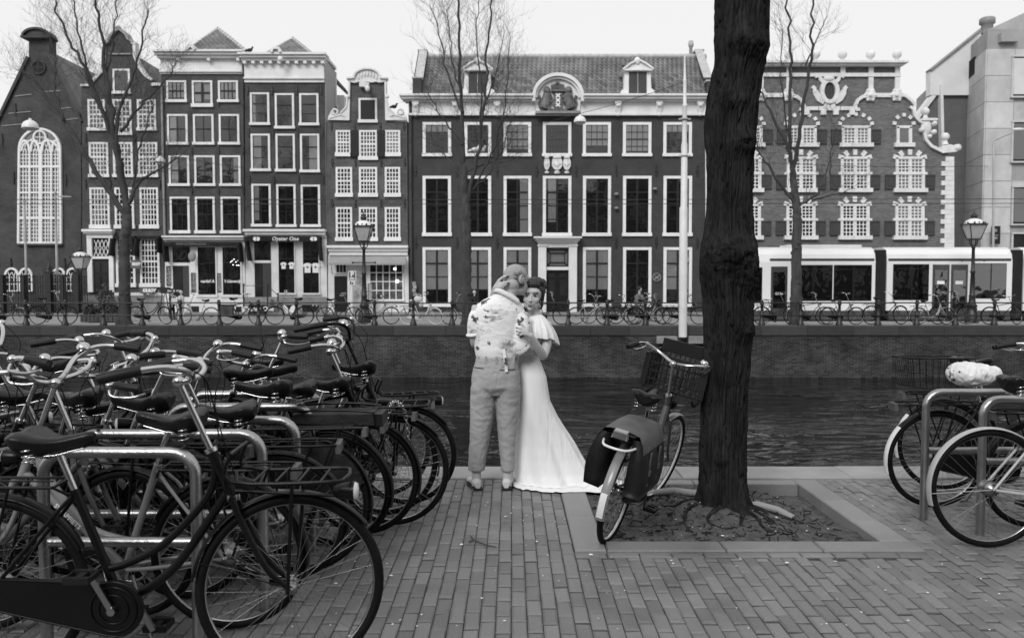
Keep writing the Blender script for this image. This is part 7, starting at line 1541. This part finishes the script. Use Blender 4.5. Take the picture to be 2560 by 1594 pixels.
n3 = n.new('ShaderNodeTexNoise'); n3.inputs['Scale'].default_value = 48; n3.inputs['Detail'].default_value = 5; mp = n.new('ShaderNodeMapping'); mp.inputs['Scale'].default_value = (.35, .8, 1.1); mp.inputs['Rotation'].default_value = (0, .6, 0); l.new(tc.outputs['Object'], mp.inputs['Vector']); l.new(mp.outputs[0], n3.inputs['Vector'])
r3 = n.new('ShaderNodeValToRGB'); e = r3.color_ramp.elements; e[0].position = .44; e[0].color = g3(0); e[1].position = .62; e[1].color = g3(.7); l.new(n3.outputs['Fac'], r3.inputs[0])
v4 = n.new('ShaderNodeTexVoronoi'); v4.inputs['Scale'].default_value = 6.5; l.new(mv.outputs[1], v4.inputs['Vector'])
r5 = n.new('ShaderNodeValToRGB'); e = r5.color_ramp.elements; e[0].position = .48; e[0].color = g3(0); e[1].position = .52; e[1].color = g3(1); l.new(v4.outputs['Color'], r5.inputs[0])
r6 = n.new('ShaderNodeValToRGB'); e = r6.color_ramp.elements; e[0].position = .30; e[0].color = g3(1); e[1].position = .50; e[1].color = g3(0); l.new(v4.outputs['Distance'], r6.inputs[0])
def mm(op, a, c):
    q = n.new('ShaderNodeMath'); q.operation = op; l.new(a, q.inputs[0]); l.new(c, q.inputs[1]); return q.outputs[0]
r4 = r5
dk_ = mm('MAXIMUM', mm('MULTIPLY', rp.outputs[0], r2.outputs[0]), mm('MULTIPLY', r3.outputs[0], mm('MULTIPLY', r5.outputs[0], r6.outputs[0])))
mx = n.new('ShaderNodeMix'); mx.data_type = 'RGBA'; l.new(dk_, mx.inputs[0]); mx.inputs[6].default_value = g3(.78); mx.inputs[7].default_value = g3(.05); l.new(mx.outputs[2], b.inputs['Base Color']); b.inputs['Roughness'].default_value = .8
pmat('shirt_plain', .72, .79, 5, .8, bump=.1, bscale=150)
def folds(name, scl, dist, rot=0.):
    "soft cloth creases as relief"
    m = M[name]; n = m.node_tree.nodes; l = m.node_tree.links; b = n['Principled BSDF']
    tc = n.new('ShaderNodeTexCoord'); mp = n.new('ShaderNodeMapping'); mp.inputs['Scale'].default_value = scl; mp.inputs['Rotation'].default_value = (0, rot, 0); l.new(tc.outputs['Object'], mp.inputs['Vector'])
    no = n.new('ShaderNodeTexNoise'); no.inputs['Scale'].default_value = 1; no.inputs['Detail'].default_value = 3; no.inputs['Distortion'].default_value = 1.2; l.new(mp.outputs[0], no.inputs['Vector'])
    a1 = n.new('ShaderNodeMath'); a1.operation = 'SUBTRACT'; a1.inputs[1].default_value = .5; l.new(no.outputs['Fac'], a1.inputs[0]); a2 = n.new('ShaderNodeMath'); a2.operation = 'ABSOLUTE'; l.new(a1.outputs[0], a2.inputs[0])
    bp = n.new('ShaderNodeBump'); bp.inputs['Strength'].default_value = 1; bp.inputs['Distance'].default_value = dist; bp.invert = True; l.new(a2.outputs[0], bp.inputs['Height'])
    if b.inputs['Normal'].links: l.new(b.inputs['Normal'].links[0].from_socket, bp.inputs['Normal'])
    l.new(bp.outputs[0], b.inputs['Normal'])
folds('shirt_print', (5, 5, 9), .013, .5); folds('trouser', (6, 6, 5), .022, .7); folds('dress', (7, 7, 1.3), .018, .15); folds('shirt_plain', (14, 14, 24), .008)
def loft(b, rings, n=28, cap=True, fold=None):
    "rings: (center, rx, ry) horizontal ellipses"
    vs = []
    for i, (c, rx, ry) in enumerate(rings):
        c = Vector(c)
        for k in range(n):
            a = 2*PI*k/n; f_ = fold(i, a) if fold else 1
            vs.append(c+Vector((math.cos(a)*rx*f_, math.sin(a)*ry*f_, 0)))
    m_ = len(rings); b.add(vs, [(i*n+k, i*n+(k+1) % n, (i+1)*n+(k+1) % n, (i+1)*n+k) for i in range(m_-1) for k in range(n)], True)
    if cap: b.add(vs[:n], [tuple(range(n-1, -1, -1))], True); b.add(vs[-n:], [tuple(range(n))], True)
def organic(b, name, mat, parent, voxel=.005, it=6, wr=0., wsc=(9, 9, 9), fac=.5):
    "join the overlapping shapes of b into one continuous smooth skin"
    ts = bpy.data.scenes.new('tmp'); me = b.mesh('tmp'); o = bpy.data.objects.new('tmp', me); ts.collection.objects.link(o)
    md = o.modifiers.new('r', 'REMESH'); md.mode = 'VOXEL'; md.voxel_size = voxel
    sm = o.modifiers.new('s', 'SMOOTH'); sm.factor = fac; sm.iterations = it
    ts.view_layers[0].update(); dg = ts.view_layers[0].depsgraph; m2 = bpy.data.meshes.new_from_object(o.evaluated_get(dg)); bpy.data.objects.remove(o); bpy.data.meshes.remove(me); bpy.data.scenes.remove(ts)
    if wr:
        cs = [v.co.copy() for v in m2.vertices]; ns_ = [v.normal.copy() for v in m2.vertices]
        for v, p, nv in zip(m2.vertices, cs, ns_):
            w_ = mnoise.noise(Vector((p.x*wsc[0], p.y*wsc[1], p.z*wsc[2]))) + .5*mnoise.noise(Vector((p.x*wsc[0]*2.3+4, p.y*wsc[1]*2.3, p.z*wsc[2]*2.3)))
            v.co = p + nv*wr*(1-abs(w_)*2)
    off = origin(parent); m2.transform(Matrix.Translation(-off)); m2.polygons.foreach_set('use_smooth', [True]*len(m2.polygons)); m2.materials.clear(); m2.materials.append(M[mat]); m2.name = name
    return link(name, m2, parent)
def el(b, c, r, d=None, up=None, n=20, m=14):
    "ellipsoid with long axis r[0] along d"
    c = Vector(c)
    if d is None: b.ball(c, r, n, m); return
    d = Vector(d).normalized(); s_ = Vector((0, 0, 1)).cross(d).normalized(); u_ = d.cross(s_); t = MB(); t.ball((0, 0, 0), r, n, m)
    b.add([c+d*v[0]+s_*v[1]+u_*v[2] for v in t.v], t.f, True)
YM = 5.97
pk = YM/FOC
W_ = lambda x, y, Y=YM: at(x, y, Y)
man = thing('person', 'man seen from behind in a flowered shirt and pale trousers holding the bride', 'person', (at(1228, 1226, YM).x, YM, 0))
hd = Vector((.80, .58, -.10)).normalized(); hc = W_(1289, 697, 5.98)
b = MB()
el(b, hc+Vector((0, 0, .010)), (.098, .078, .098), hd); el(b, hc+hd*.035+Vector((0, 0, -.055)), (.068, .056, .062), hd); el(b, hc+hd*.062+Vector((0, 0, -.092)), (.028, .034, .026), hd); el(b, hc-hd*.03+Vector((0, 0, -.02)), (.068, .074, .080), hd)
b.tube([hc+hd*.092+Vector((0, 0, .012)), hc+hd*.118+Vector((0, 0, -.022)), hc+hd*.098+Vector((0, 0, -.034))], [.008, .014, .012], 8); el(b, hc+hd*.092+Vector((0, 0, .025)), (.012, .055, .012), hd)
sr = hd.cross(Vector((0, 0, 1))).normalized()            # his right side, towards the camera
nb = W_(1262, 745, 5.98)
b.tube([hc+Vector((-.01, -.005, -.05)), (hc+nb)/2+Vector((-.01, 0, -.02)), nb, nb+Vector((-.01, 0, -.08))], [.064, .062, .068, .085], 18)
ec = hc+sr*.083-hd*.004+Vector((0, 0, -.004)); el(b, ec, (.024, .011, .034), hd-sr*.35); 
# torso core, arms, legs
loft(b, [(W_(1244, 900), .13, .09), (W_(1243, 850), .145, .095), (W_(1246, 790), .175, .10), (W_(1252, 757), .14, .08), (W_(1258, 740), .07, .07)], 20)
LA = [W_(1196, 766, 5.97), W_(1190, 800, 5.95), W_(1188, 848, 5.97), W_(1196, 862, 6.06), W_(1240, 872, 6.22), W_(1275, 868, 6.27)]
b.tube(curve(LA, 5), [.050-.0008*i for i in range(26)], 14)
RA = [W_(1308, 782, 5.96), W_(1303, 830, 5.92), W_(1301, 868, 5.93), W_(1318, 875, 5.95), W_(1345, 870, 6.05), W_(1366, 864, 6.20)]
b.tube(curve(RA, 5), [.050-.0008*i for i in range(26)], 14)
for wp, dr in ((RA[-1], Vector((-.25, .9, .05))), (LA[-1], Vector((.9, .3, .1)))):
    dr.normalize(); sd2 = Vector((0, 0, 1)); el(b, wp+dr*.045, (.052, .018, .042), dr)
    for q in range(4): f0 = wp+dr*.085+sd2*(.030-.02*q); b.tube(curve([f0-dr*.02, f0+dr*.03, f0+dr*.058+Vector((-.01, -.012, 0))], 3), .0092-.0006*q, 8)
    b.tube(curve([wp+dr*.02+sd2*.03, wp+dr*.05+sd2*.062, wp+dr*.075+sd2*.07], 3), .010, 8)
for cx_, hx in ((1208, 1191), (1269, 1268)):
    b.tube([W_(1225 if cx_ < 1240 else 1255, 930), W_(cx_, 980), W_(cx_-1, 1080), W_(hx, 1170), W_(hx, 1200), W_(hx, 1214)], [.085, .078, .052, .038, .034, .036], 14)
body = organic(b, 'body', 'skin_m', man, .0048, 4)
hr = MB(); el(hr, hc+Vector((0, 0, .0115))-hd*.0015, (.0995, .0800, .0990), hd, None, 30, 22)
keep = []
for f in hr.f:
    cz = sum((Vector(hr.v[i]) for i in f), Vector())/len(f)-hc; x = cz.dot(hd); keep.append(cz.z > (.045 if x > .055 else .0 if x > .0 else -.05) )
hr.f = [f for f, k in zip(hr.f, keep) if k]; hr.sm = [True]*len(hr.f); hr.world = True; hr.build('hair', 'hair_buzz', man)
b = MB(True); b.ring((0, 0, 0), .021, .0055, 16, 6, 'x', a0=-.6, a1=4.2); fx = Matrix((hd-sr*.35, sr, Vector((0, 0, 1)))).transposed(); b.v = [tuple(ec+sr*.008+(fx @ Vector((v[1], v[0], v[2]*1.45)))) for v in b.v]; b.tube([ec+sr*.010+Vector((0, 0, .004)), ec+sr*.010-hd*.004+Vector((0, 0, -.016))], [.007, .006], 6); b.build('ear', 'ear_tone', man)
b = MB(True); rr_ = random.Random(4)
for k in range(15):
    a = rad(50+k*18); d2 = -hd*math.cos(a-PI)*-1 if False else hd*math.cos(a)+Vector((0, 0, 1))*math.sin(a); p0, p1 = ec+d2*.036, ec+d2*(.052+rr_.uniform(0, .02))
    for pp in (p0, p1): pp += (hc+sr*.0-pp)*0
    def onskull(p):
        q = p-hc-Vector((0, 0, .012)); c3 = Vector((q.dot(hd)/.1025, q.dot(sr)/.0825, q.z/.1005)); c3.y = math.sqrt(max(.05, 1-c3.x**2-c3.z**2)); return hc+Vector((0, 0, .012))+hd*c3.x*.1025+sr*c3.y*.0835+Vector((0, 0, c3.z*.1005))
    b.tube([onskull(p0), onskull((p0+p1)/2+Vector((rr_.gauss(0, .003), 0, rr_.gauss(0, .003)))), onskull(p1)], [.0045, .003, .001], 5)
b.build('tattoo', 'tattoo', man)
b = MB()
loft(b, [(W_(1243, 897), .150, .118), (W_(1243, 889), .160, .128), (W_(1242, 872), .166, .130), (W_(1242, 850), .170, .128), (W_(1242, 822), .188, .130), (W_(1244, 795), .192, .128), (W_(1247, 775), .192, .122), (W_(1248, 762), .172, .112), (W_(1253, 750), .135, .095), (W_(1259, 738), .085, .082), (W_(1262, 732), .07, .075)], 32)
b.tube(curve([W_(1222, 790, 5.97), W_(1196, 786, 5.96), W_(1188, 805, 5.95), W_(1187, 836, 5.96)], 5), [.050, .056, .060, .061, .060]+[.058]*5+[.056]*4+[.057, .058], 18)
b.tube(curve([W_(1276, 784, 5.965), W_(1298, 795, 5.95), W_(1305, 824, 5.925), W_(1302, 860, 5.92), W_(1308, 872, 5.925)], 5), [.064, .066, .066, .066]+[.066]*5+[.067]*5+[.067]*4+[.065, .062, .059], 18)
organic(b, 'shirt', 'shirt_print', man, .0058, 6, .0018, (5, 5, 12))
b = MB(True)
col = curve([W_(1298, 752, 5.90), W_(1282, 741, 5.885), W_(1262, 730, 5.88), W_(1244, 722, 5.895), W_(1234, 722, 5.95), W_(1240, 726, 6.04)], 6); n_ = len(col); vs = []
for i, p in enumerate(col): vs += [p+Vector((0, .006, .012)), p+Vector((0, -.004, .011)), p+Vector((-.004, -.013, -.024)), p+Vector((-.004, -.006, -.027)), p+Vector((0, .010, -.02))]
b.add(vs, [(i*5+k, i*5+(k+1) % 5, (i+1)*5+(k+1) % 5, (i+1)*5+k) for i in range(n_-1) for k in range(5)], True); b.build('collar', 'shirt_plain', man)
b = MB()
for pts, r_ in (([W_(1185, 832, 5.955), W_(1186, 838, 5.957)], .061), ([W_(1303, 866, 5.922), W_(1309, 874, 5.93)], .068)): b.tube(pts, r_, 20)
organic(b, 'cuff', 'shirt_plain', man, .006, 3, .002, (20, 20, 20))
b = MB()
loft(b, [(W_(1269, 1176), .050, .056), (W_(1269, 1150), .053, .060), (W_(1268, 1120), .059, .066), (W_(1268, 1060), .075, .082), (W_(1269, 1010), .090, .098), (W_(1269, 965), .100, .125), (W_(1262, 930), .100, .13)], 24)
loft(b, [(W_(1191, 1174), .061, .062), (W_(1193, 1150), .064, .066), (W_(1196, 1120), .070, .072), (W_(1203, 1060), .082, .086), (W_(1207, 1010), .094, .100), (W_(1210, 965), .098, .125), (W_(1222, 930), .10, .13)], 24)
loft(b, [(W_(1240, 985), .150, .10), (W_(1240, 965), .183, .142), (W_(1240, 940), .182, .145), (W_(1241, 915), .168, .132), (W_(1242, 893), .152, .118), (W_(1242, 886), .150, .116)], 32)
organic(b, 'trousers', 'trouser', man, .0062, 6, .0035, (7, 7, 12))
for x in (1216, 1242, 1284):
    b = MB(True); p = W_(x, 895, 5.97); y = 5.97-.121*math.sqrt(max(.1, 1-((p.x-W_(1242, 893).x)/.155)**2))-.004; b.box(p.x-.008, p.x+.008, y-.006, y+.01, p.z-.030, p.z+.025); b.build('belt_loop', 'trouser', man)
b = MB(True)
for x0, x1, yy in ((1186, 1210, 916), (1250, 1288, 920)):
    pts = []
    for k in range(7): x = x0+(x1-x0)*k/6; p = W_(x, yy, 5.97); u2 = (p.x-W_(1241, 915).x)/.172; pts.append((p.x, 5.97-.136*math.sqrt(max(.05, 1-u2*u2))-.001, p.z))
    b = MB(True); b.tube(pts, .0035, 5); b.build('pocket_welt', 'shutter', man)
b = MB(True); pts = [W_(1259, 872, 5.835), W_(1262, 892, 5.833), W_(1264, 910, 5.828), W_(1266, 929, 5.826)]
for i in range(3): b.bar(pts[i], pts[i+1], .022, .004, (0, 1, 0))
b.build('strap', 'shirt_print', man)
for hx, tx, hy in ((1192, 1176, 5.95), (1267, 1275, 5.96)):
    h0 = at(hx, 1222, hy); h0.z = 0; t0 = at(tx, 1210, hy+.24); t0.z = 0; d = (t0-h0).normalized(); sd3 = Vector((d.y, -d.x, 0)); L = .275; h0 = h0-d*.045; st = [(0, .022, .055), (.02, .033, .075), (.07, .036, .082), (.12, .038, .075), (.17, .046, .058), (.22, .044, .045), (.26, .030, .036), (.275, .012, .025)]
    b = MB(True); vs = []; nn = 14
    for x, wd, ht_ in st:
        for k in range(nn): a = 2*PI*k/nn; vs.append(h0+d*x+sd3*(math.cos(a)*wd)+Vector((0, 0, .012+max(0, .5+.5*math.sin(a))**.8*ht_)))
    b.add(vs, [(i*nn+k, i*nn+(k+1) % nn, (i+1)*nn+(k+1) % nn, (i+1)*nn+k) for i in range(len(st)-1) for k in range(nn)], True); b.add(vs[:nn], [tuple(range(nn-1, -1, -1))], True)
    sh = b.build('shoe', 'shoe', man); b = MB(True); vs = []
    for x, wd, ht_ in st: vs += [h0+d*(x-.002)+sd3*(wd+.003)*s2+Vector((0, 0, z)) for s2, z in ((-1, .001), (1, .001), (1, .020), (-1, .020))]
    b.add(vs, [(i*4+k, i*4+(k+1) % 4, (i+1)*4+(k+1) % 4, (i+1)*4+k) for i in range(len(st)-1) for k in range(4)]+[(3, 2, 1, 0)]); b.build('sole', 'sole', sh)
# ---- bride
YW = 6.10
V_ = lambda x, y, Y=YW: at(x, y, Y)
wom = thing('person', 'bride in a long white dress with a train and dark pinned up hair', 'person', (at(1335, 1222, YW).x, YW, 0))
hw = V_(1331, 739, 6.07); fd = Vector((-.16, -1, -.06)).normalized(); rt = Vector((-fd.y, fd.x, 0)).normalized()*1.0; rt = Vector((1, -.16, 0)).normalized(); upv = Vector((.10, -.05, 1)).normalized()
F = lambda r_, f_, u_: hw+rt*r_+fd*f_+upv*u_
b = MB()
el(b, F(0, -.012, .022), (.092, .071, .088), fd); el(b, F(0, .022, -.028), (.062, .056, .070), fd); el(b, F(-.002, .040, -.075), (.032, .032, .030), fd); el(b, F(-.002, .055, -.094), (.018, .020, .016), fd)
for s2 in (-1, 1): el(b, F(s2*.036, .046, -.026), (.026, .024, .026), fd); el(b, F(s2*.040, .02, -.066), (.034, .014, .030), fd)
b.tube([F(0, .074, .016), F(0, .085, -.010), F(0, .095, -.031), F(0, .084, -.042)], [.0065, .0075, .0098, .006], 9); 
for s2 in (-1, 1): el(b, F(s2*.009, .082, -.035), (.009, .008, .007), fd)
el(b, F(0, .068, .036), (.016, .052, .016), fd); el(b, F(0, .080, -.062), (.012, .022, .011), fd)
nk = V_(1341, 797, 6.12); b.tube([F(0, -.02, -.05), (F(0, -.02, -.06)+nk)/2, nk, nk+Vector((.01, 0, -.05))], [.046, .043, .050, .075], 16)
loft(b, [(V_(1322, 890, 6.13), .085, .07), (V_(1330, 850, 6.13), .105, .085), (V_(1340, 820, 6.13), .125, .08), (V_(1343, 806, 6.13), .11, .06), (V_(1342, 797, 6.12), .05, .045)], 20)
UA = curve([V_(1366, 812, 6.10), V_(1368, 850, 6.06), V_(1358, 887, 6.0), V_(1347, 872, 5.92), V_(1330, 843, 5.84), V_(1324, 836, 5.828)], 5); b.tube(UA, [.042]*4+[.041, .040, .039, .038, .037, .036, .037, .037, .036, .035, .034, .032, .030, .028, .026, .024, .022, .021, .021, .021, .022, .022], 14)
wr = V_(1324, 836, 5.828); kn = [V_(1310, 818, 5.822), V_(1306, 823, 5.816), V_(1306, 829, 5.814), V_(1308, 834, 5.816)]
for k in kn: b.tube([wr, (wr+k)/2, k], [.020, .0165, .0118], 10)
tips = [[(1305, 811, 5.818), (1300, 804, 5.826)], [(1299, 820, 5.813), (1291, 819, 5.826)], [(1299, 828, 5.812), (1291, 827.5, 5.826)], [(1303, 836, 5.815), (1296, 837.5, 5.826)]]; nails = []
for k, tp in zip(kn, tips):
    P = [k, V_(*tp[0]), V_(*tp[1])]; b.tube(curve(P, 4), [.0108, .0104, .0100, .0098, .0096, .0092, .0086, .0080, .0066], 9); nails.append((P[2], (P[2]-P[1]).normalized()))
th = [V_(1321, 828, 5.82), V_(1321, 817, 5.815), V_(1322, 806, 5.822)]; b.tube(curve(th, 4), [.0135, .013, .0125, .012, .0115, .0105, .010, .009, .007], 9); nails.append((th[2], (th[2]-th[1]).normalized()))
LA2 = curve([V_(1316, 808, 6.14), V_(1275, 800, 6.24), V_(1240, 775, 6.20), V_(1234, 740, 6.05), V_(1240, 718, 5.925)], 5); b.tube(LA2, [.040-.0009*i for i in range(21)], 12)
w2 = V_(1240, 718, 5.925); k2 = [V_(1248, 700, 5.898), V_(1253, 708, 5.888), V_(1252, 713, 5.886), V_(1250, 718, 5.886)]
for k in k2: b.tube([w2, (w2+k)/2, k], [.021, .017, .0118], 10)
t2 = [[(1259, 692, 5.893), (1270, 690, 5.896)], [(1263, 706, 5.886), (1272, 707, 5.893)], [(1261, 712, 5.885), (1269, 713, 5.892)], [(1257, 717, 5.886), (1263, 718.5, 5.891)]]
for k, tp in zip(k2, t2):
    P = [k, V_(*tp[0]), V_(*tp[1])]; b.tube(curve(P, 4), [.0108, .0104, .0100, .0098, .0096, .0092, .0086, .0080, .0066], 9); nails.append((P[2], (P[2]-P[1]).normalized()))
organic(b, 'body', 'skin', wom, .0036, 4)
b = MB(True)
for p, d in nails: el(b, p-d*.004+Vector((0, -.006, 0)), (.010, .0065, .0052), d, None, 10, 7)
b.build('nails', 'nail', wom)
for s2 in (-1, 1):
    b = MB(True); el(b, F(s2*.031, .0655, .004), (.0105, .0165, .0085), fd, None, 14, 10); ey = b.build('eye', 'eye_white', wom)
    b = MB(True); el(b, F(s2*.031-.002, .0755, .0045), (.003, .0074, .0074), fd, None, 10, 8); b.tube([F(s2*.013, .073, .003), F(s2*.024, .0765, .0105), F(s2*.036, .0735, .0095), F(s2*.047, .062, .004)], [.0022, .0036, .0042, .0028], 6); b.build('iris_and_lashes', 'eye_dark', ey)
    b = MB(True); b.tube([F(s2*.012, .081, .021), F(s2*.026, .079, .0265), F(s2*.040, .069, .026), F(s2*.050, .056, .018)], [.003, .0045, .004, .0018], 6); b.build('eyebrow', 'brow', wom)
b = MB(True); el(b, F(-.006, .0865, -.0575), (.006, .0115, .0042), fd, None, 10, 7); el(b, F(.006, .0865, -.0575), (.006, .0115, .0042), fd, None, 10, 7); el(b, F(0, .0855, -.0655), (.007, .0165, .0056), fd, None, 12, 8); b.build('lips', 'lip', wom)
b = MB(True)
for s2 in (-1, 1): el(b, F(s2*.0055, .089, -.0425), (.0035, .003, .0018), fd, None, 8, 6)
b.build('nostrils', 'brow', wom)
b = MB(); el(b, F(0, -.030, .052), (.092, .078, .066), fd); el(b, F(-.004, .030, .086), (.046, .056, .038), fd); el(b, F(.0, .0, .104), (.055, .056, .036), fd); el(b, F(.032, -.012, .100), (.055, .044, .040), fd); el(b, F(.058, -.045, .078), (.04, .04, .05), fd); el(b, F(.066, -.03, .03), (.045, .026, .055), fd); el(b, F(.064, -.03, -.022), (.035, .022, .045), fd); el(b, F(-.062, -.03, .02), (.05, .022, .06), fd); el(b, F(.0, -.085, .01), (.04, .07, .07), fd)
b.tube(curve([F(.07, -.03, -.04), F(.075, -.025, -.075), F(.066, -.02, -.105)], 4), [.014]*5+[.010]*3+[.005], 8); organic(b, 'hair', 'hair_up', wom, .005, 3, .0035, (40, 12, 14))
b = MB(True); b.ball(F(.066, -.005, -.045), .006, 8, 6); b.tube([F(.066, -.005, -.05), F(.067, -.005, -.075)], [.002, .004], 6); el(b, F(.067, -.005, -.083), (.006, .006, .011)); b.build('earring', 'chrome', wom)
# dress: bodice and skirt with a train, as one folded cloth
rg = [(797, 1330, 1352, 6.13, .05), (803, 1312, 1366, 6.13, .07), (812, 1304, 1374, 6.13, .09), (835, 1302, 1370, 6.13, .105), (860, 1296, 1356, 6.13, .105), (885, 1291, 1343, 6.13, .098), (910, 1288, 1354, 6.13, .11), (942, 1288, 1366, 6.13, .125), (1000, 1288, 1375, 6.14, .145), (1040, 1287, 1394, 6.16, .165), (1075, 1286, 1416, 6.18, .185), (1107, 1285, 1437, 6.19, .20), (1140, 1284, 1455, 6.19, .215), (1174, 1283, 1474, 6.18, .23), (1195, 1282, 1490, 6.16, .24), (1210, 1281, 1504, 6.13, .25)]
R2 = []
for i in range(len(rg)-1):
    for k in range(5):
        t = k/5; a_, e_ = rg[i], rg[i+1]; R2.append([a_[j]*(1-t)+e_[j]*t for j in range(5)])
R2.append(list(rg[-1])); nn = 128; vs = []; b = MB(True)
for i, (py, xl, xr, yc, ry) in enumerate(R2):
    L_, Rr_ = V_(xl, py, yc), V_(xr, py, yc); cx_, rx = (L_.x+Rr_.x)/2, (Rr_.x-L_.x)/2; z = L_.z; dn = max(0, min(1, (py-930)/280))
    for k in range(nn):
        a = 2*PI*k/nn; fo = 1+dn*(.014*math.sin(a*9+1.3+.9*math.sin(a*2))+.008*math.sin(a*17+2*dn)*dn+.022*math.sin(a*5-1.0)*dn) - .010*mnoise.noise(Vector((math.cos(a)*4, math.sin(a)*4, z*7)))
        ca, sa = math.cos(a), math.sin(a); x = cx_+rx*ca*(1 if ca < -.2 else fo); y = yc+ry*sa*(1+dn*(.085*math.sin(a*7+.5+.7*math.sin(a*3))+.05*math.sin(a*13+2+z*2)*dn))
        x += dn**2*.02*math.sin(a*7)*(ca > -.3); vs.append((x, y, z))
n0 = len(R2)
for j, (zz, ex) in enumerate(((.030, .02), (.020, .045), (.014, .075), (.010, .10), (.006, .11))):
    py, xl, xr, yc, ry = R2[-1]; L_, Rr_ = V_(xl, py, yc), V_(xr, py, yc); cx_, rx = (L_.x+Rr_.x)/2, (Rr_.x-L_.x)/2
    for k in range(nn):
        a = 2*PI*k/nn; ca, sa = math.cos(a), math.sin(a); rip = .09*math.sin(a*7+.5+.7*math.sin(a*3))+.06*math.sin(a*13+2)+.05*math.sin(a*23)*j/4; tr_ = max(0, math.cos(a+.45))**2*ex*1.3
        zz_ = zz+max(0, math.cos(a+.4))**3*.022*(1+math.sin(a*13+j))*(j < 4)+.006*abs(math.sin(a*15+j)); x = cx_+(rx+ex*(.25 if ca < .3 else .75))*ca+tr_*.55; y = yc+(ry*(1+rip*.55)+ex*.35)*sa-tr_*.75; vs.append((x, y, max(.016 if x > PX0-.05 else .005, zz_)))
m_ = n0+5; b.add(vs, [(i*nn+k, (i+1)*nn+k, (i+1)*nn+(k+1) % nn, i*nn+(k+1) % nn) for i in range(m_-1) for k in range(nn)], True); dr_ = b.build('dress', 'dress', wom)
# capelet over the shoulders
b = MB(True); vs = []; nn = 96; rows = 16
for i in range(rows+1):
    t = i/rows; py = 786+t*57; cxp = 1341+5*t; hwp = 13+29*math.sin(min(1, t*1.15)*PI/2)**.8+4*t; yc = 6.12; ry = .05+.10*math.sin(t*PI/2)**.7
    for k in range(nn):
        a = 2*PI*k/nn; ca, sa = math.cos(a), math.sin(a); ext = max(0, math.cos(a-.35))**2*20*t**1.5; p = V_(cxp+hwp*ca*(1+.05*t*math.sin(a*9+1)+.04*t*math.sin(a*15))+max(0, math.cos(a-.35))**3*5*t**2, py+ext+1.5*t*math.sin(a*9), yc); vs.append((p.x, yc+ry*sa*(1+.10*t*math.sin(a*10)+.06*t*math.sin(a*17+1)), p.z))
b.add(vs, [(i*nn+k, i*nn+(k+1) % nn, (i+1)*nn+(k+1) % nn, (i+1)*nn+k)[::-1] for i in range(rows) for k in range(nn)], True); b.build('capelet', 'dress', dr_)

# crumpled plastic bag over a saddle in the right rack
o = thing('saddle_cover', 'crumpled white plastic bag pulled over a saddle in the right rack', 'saddle cover', c2.location + Vector((-.262, -.032, .925)))
b = MB(); el(b, o.location+Vector((-.055, 0, 0)), (.115, .135, .078)); el(b, o.location+Vector((.03, 0, -.004)), (.10, .085, .068)); el(b, o.location+Vector((.10, 0, .002)), (.075, .048, .050))
organic(b, 'plastic', 'plastic_white', o, .007, 3, .011, (17, 17, 13)); b = MB(); b.ring((-.01, 0, -.072), .055, .008, 16, 5, ax='z'); b.build('tied_hem', 'plastic_white', o)
